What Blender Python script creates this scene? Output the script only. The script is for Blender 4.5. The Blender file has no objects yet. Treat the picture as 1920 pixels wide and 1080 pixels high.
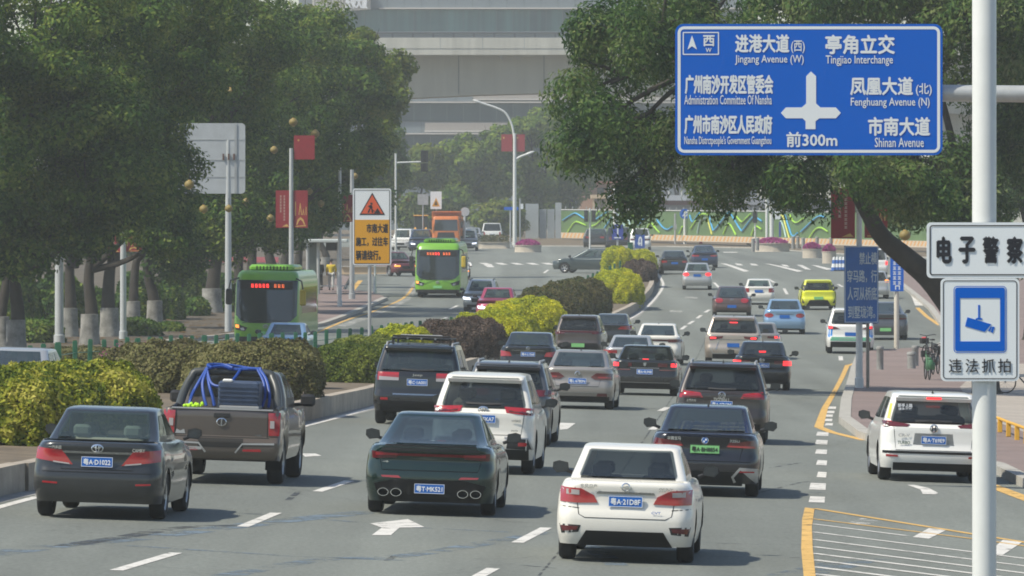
import bpy, bmesh, math, random
import numpy as np
from mathutils import Vector, Matrix
from mathutils.geometry import tessellate_polygon

SC = bpy.context.scene
COL = SC.collection
random.seed(7)
RNG = np.random.default_rng(11)

# ---------------------------------------------------------------- camera, sky, sun, exposure
F, CX, YH, CH = 13500.0, 960.0, 397.0, 4.5      # focal length in photo pixels, optical centre, horizon row, eye height
cam_data = bpy.data.cameras.new('camera')
cam = bpy.data.objects.new('camera', cam_data)
COL.objects.link(cam)
cam.location = (0, 0, CH)
cam.rotation_euler = (math.radians(90), 0, 0)
cam_data.sensor_width = 36.0
cam_data.lens = F / 1920 * 36.0
cam_data.shift_y = -(540 - YH) / 1920
cam_data.clip_start = 1.0
cam_data.clip_end = 6000
SC.camera = cam

SUN_EL, SUN_AZ = math.radians(52), math.radians(-114)      # azimuth from +Y, negative = to the left
world = bpy.data.worlds.new('World')
SC.world = world
world.use_nodes = True
wt = world.node_tree
sky = wt.nodes.new('ShaderNodeTexSky')
sky.sky_type = 'NISHITA'
sky.sun_disc = False
sky.sun_elevation = SUN_EL
sky.sun_rotation = SUN_AZ
sky.air_density = 1.0
sky.dust_density = 0.8
sky.ozone_density = 1.0
bg = wt.nodes['Background']
wt.links.new(sky.outputs[0], bg.inputs[0])
bg.inputs[1].default_value = 0.105
sd = bpy.data.lights.new('sun', 'SUN')
sd.energy = 4.0
sd.angle = math.radians(1.2)
sd.color = (1.0, 0.94, 0.80)
sun = bpy.data.objects.new('sun', sd)
COL.objects.link(sun)
sdir = Vector((math.sin(SUN_AZ) * math.cos(SUN_EL), math.cos(SUN_AZ) * math.cos(SUN_EL), math.sin(SUN_EL)))
sun.rotation_euler = sdir.to_track_quat('Z', 'Y').to_euler()
sun.location = (-60, 40, 90)
SC.view_settings.view_transform = 'Standard'
SC.view_settings.look = 'None'
SC.view_settings.exposure = 0.5
SC.view_settings.gamma = 1.0
SC.cycles.use_denoising = True
SC.cycles.max_bounces = 6
SC.cycles.transparent_max_bounces = 8
SC.cycles.volume_bounces = 0
SC.cycles.filter_width = 1.8

# ---------------------------------------------------------------- terrain: a long sag in the road, then a gentle rise
_KN = [(-200, 0), (0, 0), (124, 0), (150, -.1), (180, -.28), (208, -.58), (240, -.82), (275, -.92), (330, -.75), (370, -.42), (415, 0.0), (474, .4),
       (560, .72), (675, 1.0), (750, 1.35), (900, 1.8), (1300, 2.2), (3000, 2.2)]
_bk = np.concatenate([np.arange(-200, 520, 12.0), np.arange(520, 1300, 26.0), [1300, 1600, 3000]])
_z = np.interp(_bk, [k[0] for k in _KN], [k[1] for k in _KN])
for _ in range(2):
    _z[1:-1] = (_z[:-2] + 2 * _z[1:-1] + _z[2:]) / 4
_xf = np.interp(_bk, [-200, 150, 300, 500, 3000], [.032, .032, .012, .0, .0])    # crossfall
XB = [-15, -10, -5, 0, 5, 10, 15]


def gz(x, y):
    return float(np.interp(y, _bk, _z)) - float(np.interp(y, _bk, _xf)) * max(-15, min(15, x))


def G(px, py, dz=0.0):
    """ground point seen at a photo pixel"""
    lo, hi = 12.0, 2400.0
    k = (px - CX) / F
    for _ in range(60):
        m = (lo + hi) / 2
        row = YH + F * (CH - gz(k * m, m) - dz) / m
        if row > py:
            lo = m
        else:
            hi = m
    return Vector((k * lo, lo, gz(k * lo, lo) + dz))


def P(px, py, y):
    return Vector(((px - CX) / F * y, y, CH - (py - YH) / F * y))


def lin(r, g, b):
    def c(v):
        v /= 255.0
        return v / 12.92 if v <= .04045 else ((v + .055) / 1.055) ** 2.4
    return (c(r), c(g), c(b))


# ---------------------------------------------------------------- materials
_M = {}


def mat(name, base=(.5, .5, .5), rough=.6, metal=0.0, coat=0.0, emit=0.0, noise=None, bump=None, spec=.5, trans=0.0):
    if name in _M:
        return _M[name]
    m = bpy.data.materials.new(name)
    m.use_nodes = True
    nt = m.node_tree
    b = nt.nodes['Principled BSDF']
    b.inputs['Base Color'].default_value = (*base, 1)
    b.inputs['Roughness'].default_value = rough
    b.inputs['Metallic'].default_value = metal
    b.inputs['Specular IOR Level'].default_value = spec
    b.inputs['Coat Weight'].default_value = coat
    b.inputs['Coat Roughness'].default_value = .06
    if emit:
        b.inputs['Emission Color'].default_value = (*base, 1)
        b.inputs['Emission Strength'].default_value = emit
    if noise or bump:
        tc = nt.nodes.new('ShaderNodeTexCoord')
    if noise:
        scale, amt = noise
        n = nt.nodes.new('ShaderNodeTexNoise')
        n.inputs['Scale'].default_value = scale
        n.inputs['Detail'].default_value = 6
        n.inputs['Roughness'].default_value = .65
        nt.links.new(tc.outputs['Object'], n.inputs['Vector'])
        r = nt.nodes.new('ShaderNodeValToRGB')
        r.color_ramp.elements[0].position = .3
        r.color_ramp.elements[1].position = .7
        r.color_ramp.elements[0].color = (*[v * (1 - amt) for v in base], 1)
        r.color_ramp.elements[1].color = (*[min(1, v * (1 + amt)) for v in base], 1)
        nt.links.new(n.outputs['Fac'], r.inputs['Fac'])
        nt.links.new(r.outputs['Color'], b.inputs['Base Color'])
    if bump:
        n2 = nt.nodes.new('ShaderNodeTexNoise')
        n2.inputs['Scale'].default_value = bump[0]
        n2.inputs['Detail'].default_value = 4
        nt.links.new(tc.outputs['Object'], n2.inputs['Vector'])
        bp = nt.nodes.new('ShaderNodeBump')
        bp.inputs['Strength'].default_value = bump[1]
        bp.inputs['Distance'].default_value = .02
        nt.links.new(n2.outputs['Fac'], bp.inputs['Height'])
        nt.links.new(bp.outputs['Normal'], b.inputs['Normal'])
    _M[name] = m
    return m


def leaf_mat(name, cols, rough=.6, tl=.35, shine=.12, patch=.55):
    """per-leaf colours picked from a ramp by each leaf's own random value"""
    if name in _M:
        return _M[name]
    m = bpy.data.materials.new(name)
    m.use_nodes = True
    nt = m.node_tree
    b = nt.nodes['Principled BSDF']
    g = nt.nodes.new('ShaderNodeNewGeometry')
    r = nt.nodes.new('ShaderNodeValToRGB')
    e = r.color_ramp.elements
    e[0].position, e[0].color = 0, (*cols[0], 1)
    e[1].position, e[1].color = 1, (*cols[-1], 1)
    for i, c in enumerate(cols[1:-1]):
        x = e.new((i + 1) / (len(cols) - 1))
        x.color = (*c, 1)
    tc = nt.nodes.new('ShaderNodeTexCoord')
    nz = nt.nodes.new('ShaderNodeTexNoise')
    nz.inputs['Scale'].default_value = patch
    nz.inputs['Detail'].default_value = 3
    nt.links.new(tc.outputs['Object'], nz.inputs['Vector'])
    mr = nt.nodes.new('ShaderNodeMapRange')
    mr.inputs['From Min'].default_value, mr.inputs['From Max'].default_value = .36, .64
    mr.inputs['To Min'].default_value, mr.inputs['To Max'].default_value = -.22, .50
    nt.links.new(nz.outputs['Fac'], mr.inputs['Value'])
    ad = nt.nodes.new('ShaderNodeMath')
    ad.operation = 'MULTIPLY_ADD'
    ad.use_clamp = True
    ad.inputs[1].default_value = .72
    nt.links.new(g.outputs['Random Per Island'], ad.inputs[0])
    nt.links.new(mr.outputs[0], ad.inputs[2])
    nt.links.new(ad.outputs[0], r.inputs['Fac'])
    nt.links.new(r.outputs['Color'], b.inputs['Base Color'])
    b.inputs['Roughness'].default_value = rough
    b.inputs['Specular IOR Level'].default_value = shine
    t = nt.nodes.new('ShaderNodeBsdfTranslucent')
    nt.links.new(r.outputs['Color'], t.inputs['Color'])
    mx = nt.nodes.new('ShaderNodeMixShader')
    mx.inputs[0].default_value = tl
    out = nt.nodes['Material Output']
    nt.links.new(b.outputs[0], mx.inputs[1])
    nt.links.new(t.outputs[0], mx.inputs[2])
    nt.links.new(mx.outputs[0], out.inputs['Surface'])
    _M[name] = m
    return m


# ---------------------------------------------------------------- mesh building
class MB:
    """collects faces with materials; link() turns them into ONE mesh object"""

    def __init__(s):
        s.v, s.f, s.mi, s.mats = [], [], [], []

    def slot(s, m):
        if m not in s.mats:
            s.mats.append(m)
        return s.mats.index(m)

    def add(s, verts, faces, m):
        o = len(s.v)
        i = s.slot(m)
        s.v.extend([tuple(v) for v in verts])
        for f in faces:
            s.f.append([o + k for k in f])
            s.mi.append(i)

    def box(s, c, d, m, rz=0.0, bev=0.0):
        hx, hy, hz = d[0] / 2, d[1] / 2, d[2] / 2
        if bev > 0:
            b = min(bev, hx * .9, hy * .9, hz * .9)
            rings = []
            for (z, ins) in ((-hz, b), (-hz + b, 0), (hz - b, 0), (hz, b)):
                ax, ay = hx - ins, hy - ins
                cx_, cy_ = max(ax - b, 1e-4), max(ay - b, 1e-4)
                rings.append([(-cx_, -ay, z), (cx_, -ay, z), (ax, -cy_, z), (ax, cy_, z), (cx_, ay, z), (-cx_, ay, z), (-ax, cy_, z), (-ax, -cy_, z)])
            vs = [p for r in rings for p in r]
            fs = [[7, 6, 5, 4, 3, 2, 1, 0], [24 + k for k in range(8)]]
            for r in range(3):
                for k in range(8):
                    fs.append([r * 8 + k, r * 8 + (k + 1) % 8, r * 8 + 8 + (k + 1) % 8, r * 8 + 8 + k])
        else:
            vs = [(x, y, z) for z in (-hz, hz) for (x, y) in ((-hx, -hy), (hx, -hy), (hx, hy), (-hx, hy))]
            fs = [[3, 2, 1, 0], [4, 5, 6, 7], [0, 1, 5, 4], [1, 2, 6, 5], [2, 3, 7, 6], [3, 0, 4, 7]]
        ca, sa = math.cos(rz), math.sin(rz)
        s.add([(c[0] + x * ca - y * sa, c[1] + x * sa + y * ca, c[2] + z) for (x, y, z) in vs], fs, m)

    def tube(s, pts, r, m, n=8, caps=True):
        pts = [Vector(p) for p in pts]
        rs = r if isinstance(r, (list, tuple)) else [r] * len(pts)
        vs, fs = [], []
        prev = None
        for i, p in enumerate(pts):
            t = (pts[min(i + 1, len(pts) - 1)] - pts[max(i - 1, 0)]).normalized()
            if prev is None:
                a = t.cross(Vector((0, 1, 0)))
                if a.length < .1:
                    a = t.cross(Vector((1, 0, 0)))
            else:
                a = prev - t * prev.dot(t)
            a.normalize()
            prev = a
            b = t.cross(a)
            for k in range(n):
                q = 2 * math.pi * k / n
                vs.append(p + (a * math.cos(q) + b * math.sin(q)) * rs[i])
        for i in range(len(pts) - 1):
            for k in range(n):
                fs.append([i * n + k, i * n + (k + 1) % n, i * n + n + (k + 1) % n, i * n + n + k])
        if caps:
            fs.append(list(range(n))[::-1])
            fs.append([(len(pts) - 1) * n + k for k in range(n)])
        s.add(vs, fs, m)

    def lathe(s, prof, m, c=(0, 0, 0), axis='z', n=20):
        """profile of (radius, height) pairs spun round an axis"""
        vs, fs = [], []
        for (r, h) in prof:
            for k in range(n):
                a = 2 * math.pi * k / n
                x, y = r * math.cos(a), r * math.sin(a)
                p = (x, y, h) if axis == 'z' else ((h, x, y) if axis == 'x' else (x, h, y))
                vs.append((c[0] + p[0], c[1] + p[1], c[2] + p[2]))
        for i in range(len(prof) - 1):
            for k in range(n):
                fs.append([i * n + k, i * n + (k + 1) % n, (i + 1) * n + (k + 1) % n, (i + 1) * n + k])
        s.add(vs, fs, m)

    def ball(s, c, r, m, n=10):
        r = r if isinstance(r, (tuple, list)) else (r, r, r)
        vs, fs = [], []
        h = n // 2 + 1
        for i in range(h + 1):
            t = math.pi * i / h
            for k in range(n):
                a = 2 * math.pi * k / n
                vs.append((c[0] + r[0] * math.sin(t) * math.cos(a), c[1] + r[1] * math.sin(t) * math.sin(a), c[2] + r[2] * math.cos(t)))
        for i in range(h):
            for k in range(n):
                fs.append([i * n + k, i * n + n + k, i * n + n + (k + 1) % n, i * n + (k + 1) % n])
        s.add(vs, fs, m)

    def prism(s, poly, y0, y1, m):
        """polygon in the x-z plane, thickened from y0 (front) to y1"""
        n = len(poly)
        vs = [(x, y0, z) for x, z in poly] + [(x, y1, z) for x, z in poly]
        tris = tessellate_polygon([[Vector((x, z, 0)) for x, z in poly]])
        fs = [list(t) for t in tris] + [[k + n for k in t[::-1]] for t in tris]
        for k in range(n):
            fs.append([k, (k + 1) % n, (k + 1) % n + n, k + n])
        s.add(vs, fs, m)

    def text(s, body, cx, cz, w, h, y, m, bold=.02):
        """lettering in the x-z plane fitted to a box"""
        vs, fs = text_geo(body, 0.0)
        d = h * bold * (1.0 if bold > .02 else .5)
        for k, (dx, dz) in enumerate(((-d, 0), (d, 0), (0, d), (0, -d)) if bold > .012 else ((0, 0),)):
            s.add([(cx + a * (w - 2 * d) + dx, y - .0012 * k, cz + b * (h - 2 * d) + dz) for a, b in vs], fs, m)

    def link(s, name, parent=None, smooth=None, recalc=False):
        me = bpy.data.meshes.new(name)
        me.from_pydata(s.v, [], s.f)
        for m in s.mats:
            me.materials.append(m)
        me.polygons.foreach_set('material_index', s.mi)
        if recalc:
            bm = bmesh.new()
            bm.from_mesh(me)
            bmesh.ops.recalc_face_normals(bm, faces=bm.faces)
            bm.to_mesh(me)
            bm.free()
        if smooth is not None:
            me.polygons.foreach_set('use_smooth', [True] * len(me.polygons))
            me.set_sharp_from_angle(angle=math.radians(smooth))
        me.update()
        o = bpy.data.objects.new(name, me)
        COL.objects.link(o)
        if parent is not None:
            o.parent = parent
        return o


_TX = {}


def text_geo(body, bold):
    k = (body, bold)
    if k in _TX:
        return _TX[k]
    cu = bpy.data.curves.new('lettering', 'FONT')
    cu.body = body
    cu.offset = bold
    cu.resolution_u = 2
    o = bpy.data.objects.new('lettering', cu)
    COL.objects.link(o)
    bpy.context.view_layer.update()
    ev = o.evaluated_get(bpy.context.evaluated_depsgraph_get())
    me = ev.to_mesh()
    vs = [(v.co.x, v.co.y) for v in me.vertices]
    fs = [list(p.vertices) for p in me.polygons]
    ev.to_mesh_clear()
    bpy.data.objects.remove(o)
    bpy.data.curves.remove(cu)
    x0, x1 = min(v[0] for v in vs), max(v[0] for v in vs)
    z0, z1 = min(v[1] for v in vs), max(v[1] for v in vs)
    vs = [((x - (x0 + x1) / 2) / max(x1 - x0, 1e-6), (z - (z0 + z1) / 2) / max(z1 - z0, 1e-6)) for x, z in vs]
    _TX[k] = (vs, fs)
    return _TX[k]


def thing(name, label, cat, loc=(0, 0, 0), rz=0.0, group=None):
    o = bpy.data.objects.new(name, None)
    COL.objects.link(o)
    o.empty_display_size = .2
    o.location = loc
    o.rotation_euler = (0, 0, rz)
    tag(o, label, cat, group)
    return o


def tag(o, label=None, cat=None, group=None, kind=None):
    if label:
        o['label'] = label
    if cat:
        o['category'] = cat
    if group:
        o['group'] = group
    if kind:
        o['kind'] = kind
    return o


def dup(root, loc, rz=None, label=None):
    r = root.copy()
    COL.objects.link(r)
    r.location = loc
    if rz is not None:
        r.rotation_euler = (0, 0, rz)
    if label:
        r['label'] = label
    for ch in list(root.children):
        c = ch.copy()
        COL.objects.link(c)
        c.parent = r
        for g in ch.children:
            d = g.copy()
            COL.objects.link(d)
            d.parent = c
    return r


# ---------------------------------------------------------------- ground sheets
def sheet(name, polys, m, dz=0.0, skirt=None, kind='structure', label=None, step=True):
    """flat polygons (world x,y lists) draped over the terrain dz above it; skirt = (depth, material) adds an edge face"""
    bm = bmesh.new()
    for poly in polys:
        bm.faces.new([bm.verts.new((p[0], p[1], 0)) for p in poly])
    for f in bm.faces:
        f.normal_update()
        if f.normal.z < 0:
            f.normal_flip()
    bmesh.ops.triangulate(bm, faces=[f for f in bm.faces if len(f.verts) > 4], ngon_method='EAR_CLIP')
    ys = [v.co.y for v in bm.verts]
    xs = [v.co.x for v in bm.verts]
    for k in _bk:
        if min(ys) < k < max(ys):
            bmesh.ops.bisect_plane(bm, geom=bm.verts[:] + bm.edges[:] + bm.faces[:], plane_co=(0, k, 0), plane_no=(0, 1, 0))
    for k in XB:
        if min(xs) < k < max(xs):
            bmesh.ops.bisect_plane(bm, geom=bm.verts[:] + bm.edges[:] + bm.faces[:], plane_co=(k, 0, 0), plane_no=(1, 0, 0))
    bmesh.ops.triangulate(bm, faces=[f for f in bm.faces if len(f.verts) > 4])
    edges = [e for e in bm.edges if len(e.link_faces) == 1]
    for v in bm.verts:
        v.co.z = gz(v.co.x, v.co.y) + dz
    if skirt:
        low = {}
        for e in edges:
            q = []
            for v in e.verts:
                if v not in low:
                    low[v] = bm.verts.new((v.co.x, v.co.y, v.co.z - skirt[0]))
            a, b = e.verts
            f = bm.faces.new([a, b, low[b], low[a]])
            f.material_index = 1
        bmesh.ops.recalc_face_normals(bm, faces=bm.faces)
    me = bpy.data.meshes.new(name)
    bm.to_mesh(me)
    bm.free()
    me.materials.append(m)
    if skirt:
        me.materials.append(skirt[1])
    o = bpy.data.objects.new(name, me)
    COL.objects.link(o)
    tag(o, label=label, kind=kind)
    return o


def gpoly(pts):
    return [tuple(G(x, y)[:2]) for x, y in pts]


def band(pts, w, px=True):
    """a strip of width w along a ground polyline -> list of quads"""
    q = [G(*p).xy for p in pts] if px else [Vector(p) for p in pts]
    L, R = [], []
    for i, p in enumerate(q):
        t = (q[min(i + 1, len(q) - 1)] - q[max(i - 1, 0)]).normalized()
        n = Vector((-t.y, t.x)) * (w / 2)
        L.append(p + n)
        R.append(p - n)
    return [[L[i], L[i + 1], R[i + 1], R[i]] for i in range(len(q) - 1)]


def smooth_line(pts, n=6):
    """Catmull-Rom through the points"""
    out = []
    p = [pts[0]] + list(pts) + [pts[-1]]
    for i in range(1, len(p) - 2):
        for k in range(n):
            t = k / n
            out.append(tuple(.5 * (2 * p[i][j] + (p[i + 1][j] - p[i - 1][j]) * t + (2 * p[i - 1][j] - 5 * p[i][j] + 4 * p[i + 1][j] - p[i + 2][j]) * t * t
                                  + (-p[i - 1][j] + 3 * p[i][j] - 3 * p[i + 1][j] + p[i + 2][j]) * t ** 3) for j in range(len(pts[0]))))
    out.append(tuple(pts[-1]))
    return out
# ================================================================ setting: ground, road, kerbs, markings
def asphalt():
    m = mat('asphalt', (.1, .1, .1), rough=.85, spec=.3)
    nt = m.node_tree
    b = nt.nodes['Principled BSDF']
    tc = nt.nodes.new('ShaderNodeTexCoord')

    def noise(sx, sy, det=5, rough=.6, rot=0.0):
        mp = nt.nodes.new('ShaderNodeMapping')
        mp.inputs['Rotation'].default_value = (0, 0, rot)
        mp.inputs['Scale'].default_value = (sx, sy, 1)
        n = nt.nodes.new('ShaderNodeTexNoise')
        n.inputs['Scale'].default_value = 1
        n.inputs['Detail'].default_value = det
        n.inputs['Roughness'].default_value = rough
        nt.links.new(tc.outputs['Object'], mp.inputs[0])
        nt.links.new(mp.outputs[0], n.inputs['Vector'])
        return n.outputs['Fac']

    def mul(a, b_):
        x = nt.nodes.new('ShaderNodeMath')
        x.operation = 'MULTIPLY'
        nt.links.new(a, x.inputs[0])
        nt.links.new(b_, x.inputs[1])
        return x.outputs[0]

    def remap(a, lo, hi, f0=.3, f1=.7):
        x = nt.nodes.new('ShaderNodeMapRange')
        x.inputs['From Min'].default_value = f0
        x.inputs['From Max'].default_value = f1
        x.inputs['To Min'].default_value = lo
        x.inputs['To Max'].default_value = hi
        nt.links.new(a, x.inputs['Value'])
        return x.outputs[0]
    lanes = remap(noise(.55, .006, 3, .5, math.radians(3.5)), .80, 1.16)
    patch = remap(noise(.13, .02, 4), .86, 1.12)
    grain = remap(noise(14, 5, 3, .8), .82, 1.2)
    blot = remap(noise(.9, .22, 6, .7), .93, 1.06)
    vo = nt.nodes.new('ShaderNodeTexVoronoi')
    vo.feature = 'DISTANCE_TO_EDGE'
    mp = nt.nodes.new('ShaderNodeMapping')
    mp.inputs['Scale'].default_value = (.12, .035, 1)
    wv = nt.nodes.new('ShaderNodeTexNoise')
    wv.inputs['Scale'].default_value = .5
    wv.inputs['Detail'].default_value = 6
    ad = nt.nodes.new('ShaderNodeVectorMath')
    ad.operation = 'MULTIPLY_ADD'
    ad.inputs[1].default_value = (5, 9, 0)
    nt.links.new(tc.outputs['Object'], wv.inputs['Vector'])
    nt.links.new(wv.outputs['Color'], ad.inputs[0])
    nt.links.new(tc.outputs['Object'], ad.inputs[2])
    nt.links.new(ad.outputs[0], mp.inputs[0])
    nt.links.new(mp.outputs[0], vo.inputs['Vector'])
    vo.inputs['Scale'].default_value = 1
    crack = remap(vo.outputs['Distance'], .8, 1.0, .0, .006)
    f = mul(mul(mul(mul(lanes, patch), grain), blot), crack)
    cr = nt.nodes.new('ShaderNodeMix')
    cr.data_type = 'RGBA'
    cr.inputs['A'].default_value = (0, 0, 0, 1)
    cr.inputs['B'].default_value = (.158, .168, .150, 1)
    cr.clamp_factor = False
    nt.links.new(f, cr.inputs['Factor'])
    nt.links.new(cr.outputs['Result'], b.inputs['Base Color'])
    return m


def worn(name, base, wear=.35, scale=3.0):
    """road paint with patches worn through"""
    m = mat(name, base, rough=.75, noise=(2.0, .12), spec=.3)
    nt = m.node_tree
    tc = nt.nodes.new('ShaderNodeTexCoord')
    n = nt.nodes.new('ShaderNodeTexNoise')
    n.inputs['Scale'].default_value = scale
    n.inputs['Detail'].default_value = 8
    n.inputs['Roughness'].default_value = .75
    nt.links.new(tc.outputs['Object'], n.inputs['Vector'])
    r = nt.nodes.new('ShaderNodeMapRange')
    r.inputs['From Min'].default_value = wear
    r.inputs['From Max'].default_value = wear + .12
    nt.links.new(n.outputs['Fac'], r.inputs['Value'])
    t = nt.nodes.new('ShaderNodeBsdfTransparent')
    mx = nt.nodes.new('ShaderNodeMixShader')
    nt.links.new(r.outputs[0], mx.inputs[0])
    nt.links.new(t.outputs[0], mx.inputs[1])
    nt.links.new(nt.nodes['Principled BSDF'].outputs[0], mx.inputs[2])
    nt.links.new(mx.outputs[0], nt.nodes['Material Output'].inputs['Surface'])
    return m


M_ASPH = asphalt()
M_CONC = mat('weathered_concrete', (.34, .29, .23), .85, noise=(1.3, .28), bump=(9, .3))
M_KERB = mat('kerb_stone', (.36, .34, .30), .8, noise=(2.2, .22), bump=(14, .2))
M_SOIL = mat('soil', (.13, .10, .065), .95, noise=(1.5, .4), bump=(5, .6))
M_DRY = mat('dry_earth', (.135, .10, .06), .95, noise=(.6, .4), bump=(4, .6))
M_WHITE = worn('white_road_paint', (.58, .56, .52), .34)
M_WORN = worn('worn_white_road_paint', (.52, .51, .47), .46)
M_YEL = worn('yellow_road_paint', (.58, .36, .11), .33)
M_GREYP = mat('grey_metal', (.42, .43, .42), .45, metal=.3, noise=(3, .1))
M_WPOLE = mat('white_pole_paint', (.60, .61, .59), .35, noise=(2.5, .05))
M_DARK = mat('black_plastic', (.012, .012, .013), .45)


def pavers(name, c1, c2, mortar, sx=3.0):
    m = mat(name, c1, .85)
    nt = m.node_tree
    tc = nt.nodes.new('ShaderNodeTexCoord')
    br = nt.nodes.new('ShaderNodeTexBrick')
    br.inputs['Color1'].default_value = (*c1, 1)
    br.inputs['Color2'].default_value = (*c2, 1)
    br.inputs['Mortar'].default_value = (*mortar, 1)
    br.inputs['Scale'].default_value = sx
    br.inputs['Mortar Size'].default_value = .012
    n = nt.nodes.new('ShaderNodeTexNoise')
    n.inputs['Scale'].default_value = .5
    n.inputs['Detail'].default_value = 6
    mx = nt.nodes.new('ShaderNodeMix')
    mx.data_type = 'RGBA'
    mx.blend_type = 'MULTIPLY'
    mx.inputs['Factor'].default_value = .5
    nt.links.new(tc.outputs['Object'], br.inputs['Vector'])
    nt.links.new(tc.outputs['Object'], n.inputs['Vector'])
    nt.links.new(br.outputs['Color'], mx.inputs['A'])
    nt.links.new(n.outputs['Fac'], mx.inputs['B'])
    nt.links.new(mx.outputs['Result'], nt.nodes['Principled BSDF'].inputs['Base Color'])
    return m


M_RED = pavers('red_pavers', (.30, .215, .19), (.25, .18, .16), (.23, .21, .19))
M_BEIGE = pavers('beige_pavers', (.50, .44, .37), (.45, .39, .33), (.33, .29, .25), 2.0)

sheet('ground', [[(-500, -120), (500, -120), (500, 1400), (-500, 1400)]], M_DRY, -.08)
sheet('road', [[(-90, -60), (90, -60), (90, 800), (-90, 800)]], M_ASPH, 0)

# --- pavements and kerbs
left_edge = [(722, 562), (640, 598), (600, 612), (520, 622), (430, 632), (330, 642), (230, 656), (0, 700), (-600, 800), (-2500, 1300), (-2500, 700),
             (-1500, 470), (690, 466), (722, 470), (733, 486), (720, 500), (668, 508), (657, 523), (643, 548), (700, 552)]
lp = gpoly(left_edge)
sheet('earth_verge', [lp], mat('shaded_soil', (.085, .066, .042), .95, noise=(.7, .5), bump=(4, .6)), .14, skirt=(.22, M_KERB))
sheet('kerb', band(left_edge[:9], .3), M_KERB, .15, skirt=(.16, M_KERB))
isl = [(720, 561), (640, 596), (600, 610), (520, 620), (470, 612), (560, 575), (600, 548), (640, 520), (655, 523), (643, 547), (700, 552)]
sheet('pavement', [gpoly(isl)], M_RED, .147)
right_edge = [(1583, 793), (1586, 758), (1603, 697), (1612, 670), (1640, 662), (1750, 657), (1792, 640), (1745, 580), (1702, 545), (1668, 520), (1700, 500), (2300, 492), (4500, 640),
              (4500, 1500), (1990, 940), (1920, 909), (1870, 884), (1700, 845), (1622, 823)]
sheet('pavement', [gpoly(right_edge)], M_RED, .15, skirt=(.24, M_KERB))
sheet('kerb', band([(1990, 940), (1920, 909), (1870, 884), (1700, 845), (1622, 823), (1584, 794), (1587, 758), (1603, 697), (1612, 671)], .28), M_KERB, .165, skirt=(.18, M_KERB))
sheet('kerb', band([(1750, 657), (1792, 640), (1745, 580), (1702, 545), (1668, 520)], .3), M_KERB, .165, skirt=(.18, M_KERB))
sheet('plaza', [gpoly([(1800, 735), (1840, 690), (2400, 690), (2600, 850), (1990, 850), (1890, 812), (1830, 790)])], M_BEIGE, .156)
verge = [(1000, 462), (1250, 463), (1420, 466), (1620, 480), (2200, 500), (2200, 470), (1620, 455), (1300, 444), (900, 436), (500, 432), (500, 440), (880, 444)]
sheet('far_verge', [gpoly(verge)], M_DRY, .12, skirt=(.2, M_KERB))

# --- median planter
med_r = [(-300, 1003), (0, 927), (65, 915), (320, 850), (574, 787), (640, 771), (700, 756), (830, 714), (960, 672), (1080, 632), (1176, 591), (1200, 571), (1217, 553), (1223, 537),
         (1225, 525), (1229, 512), (1222, 500), (1205, 491), (1183, 489)]
med_l = [(1168, 500), (1135, 543), (1100, 559), (1000, 605), (900, 646), (690, 678), (560, 697), (345, 708), (136, 728), (17, 760), (-80, 788), (-400, 890)]
sheet('median_soil', [gpoly(med_r + med_l)], M_SOIL, .36)
sheet('median_kerb', band(smooth_line(med_r, 3), .26), M_CONC, .43, skirt=(.45, M_CONC))
sheet('median_kerb', band(med_l, .2), M_CONC, .40, skirt=(.42, M_CONC))
# gutter strip of paler dust beside the kerb
sheet('gutter', band([(x + 10, y + 5) for x, y in med_r[:13]], .5), mat('dusty_asphalt', (.23, .225, .21), .9, noise=(1.5, .25)), .004)

# --- road markings
W, WW, Y = [], [], []
W += band(smooth_line([(-60, 968), (0, 951), (70, 932), (580, 797), (700, 764), (830, 723), (960, 682), (1080, 643), (1188, 594), (1226, 562), (1243, 538), (1240, 524), (1232, 512)], 3), .16)
for a, b in [((218, 1070), (330, 1037)), ((455, 988), (518, 962)), ((595, 922), (655, 902)), ((700, 880), (742, 862)), ((885, 1088), (925, 1066)), ((970, 1018), (1024, 990)),
             ((1222, 806), (1233, 799)), ((1238, 771), (1252, 764)), ((1277, 618), (1286, 611)), ((1291, 608), (1300, 602)), ((1307, 597), (1315, 591)), ((1322, 586), (1330, 581)),
             ((1339, 530), (1348, 539)), ((1470, 541), (1476, 552)), ((1571, 533), (1580, 538)), ((1576, 668), (1577, 676)), ((1440, 523), (1452, 530)), ((820, 602), (838, 595)), ((843, 580), (858, 573)),
             ((1018, 545), (1026, 538)), ((1020, 512), (1028, 506))]:
    W += band([a, b], .17)


def zz(pts, ox, oy, k):
    return gpoly([(ox + x / k, oy + y / k) for x, y in pts])


W.append(gpoly([(697, 1004), (733, 1004), (749, 990), (796, 989), (765, 974), (694, 982), (716, 990)]))
W.append(gpoly([(1048, 793), (1079, 794), (1064, 805), (1050, 806)]))
W.append(gpoly([(566, 851), (592, 851), (603, 855), (572, 857)]))
WW.append(gpoly([(1284, 556), (1308, 557), (1308, 560), (1284, 560)]))
WW.append(gpoly([(1256, 582), (1280, 583), (1280, 586), (1256, 585)]))
W.append(zz([(815, 150), (880, 150), (1020, 180), (1110, 228), (1080, 240), (960, 235), (940, 195)], 1540, 880, 5.053))
for x0, x1, y0, y1 in [(1517, 1549, 906, 919), (1516, 1547, 931, 943), (1531, 1550, 885, 896), (1530, 1551, 863, 873), (1528, 1551, 843, 852), (1528, 1552, 825, 834), (1530, 1554, 810, 818)]:
    W.append(gpoly([(x0 + 3, y0), (x1, y0 + 1), (x1 - 1, y1), (x0, y1 - 1)]))
for k in range(8):
    ya = [983, 998, 1012, 1025.5, 1038, 1050, 1063, 1076][k]
    xe = 1700 if k == 0 else 1985
    W += band([(1525, ya), (xe, ya + .1254 * (xe - 1525))], .10 + .01 * k)
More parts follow.
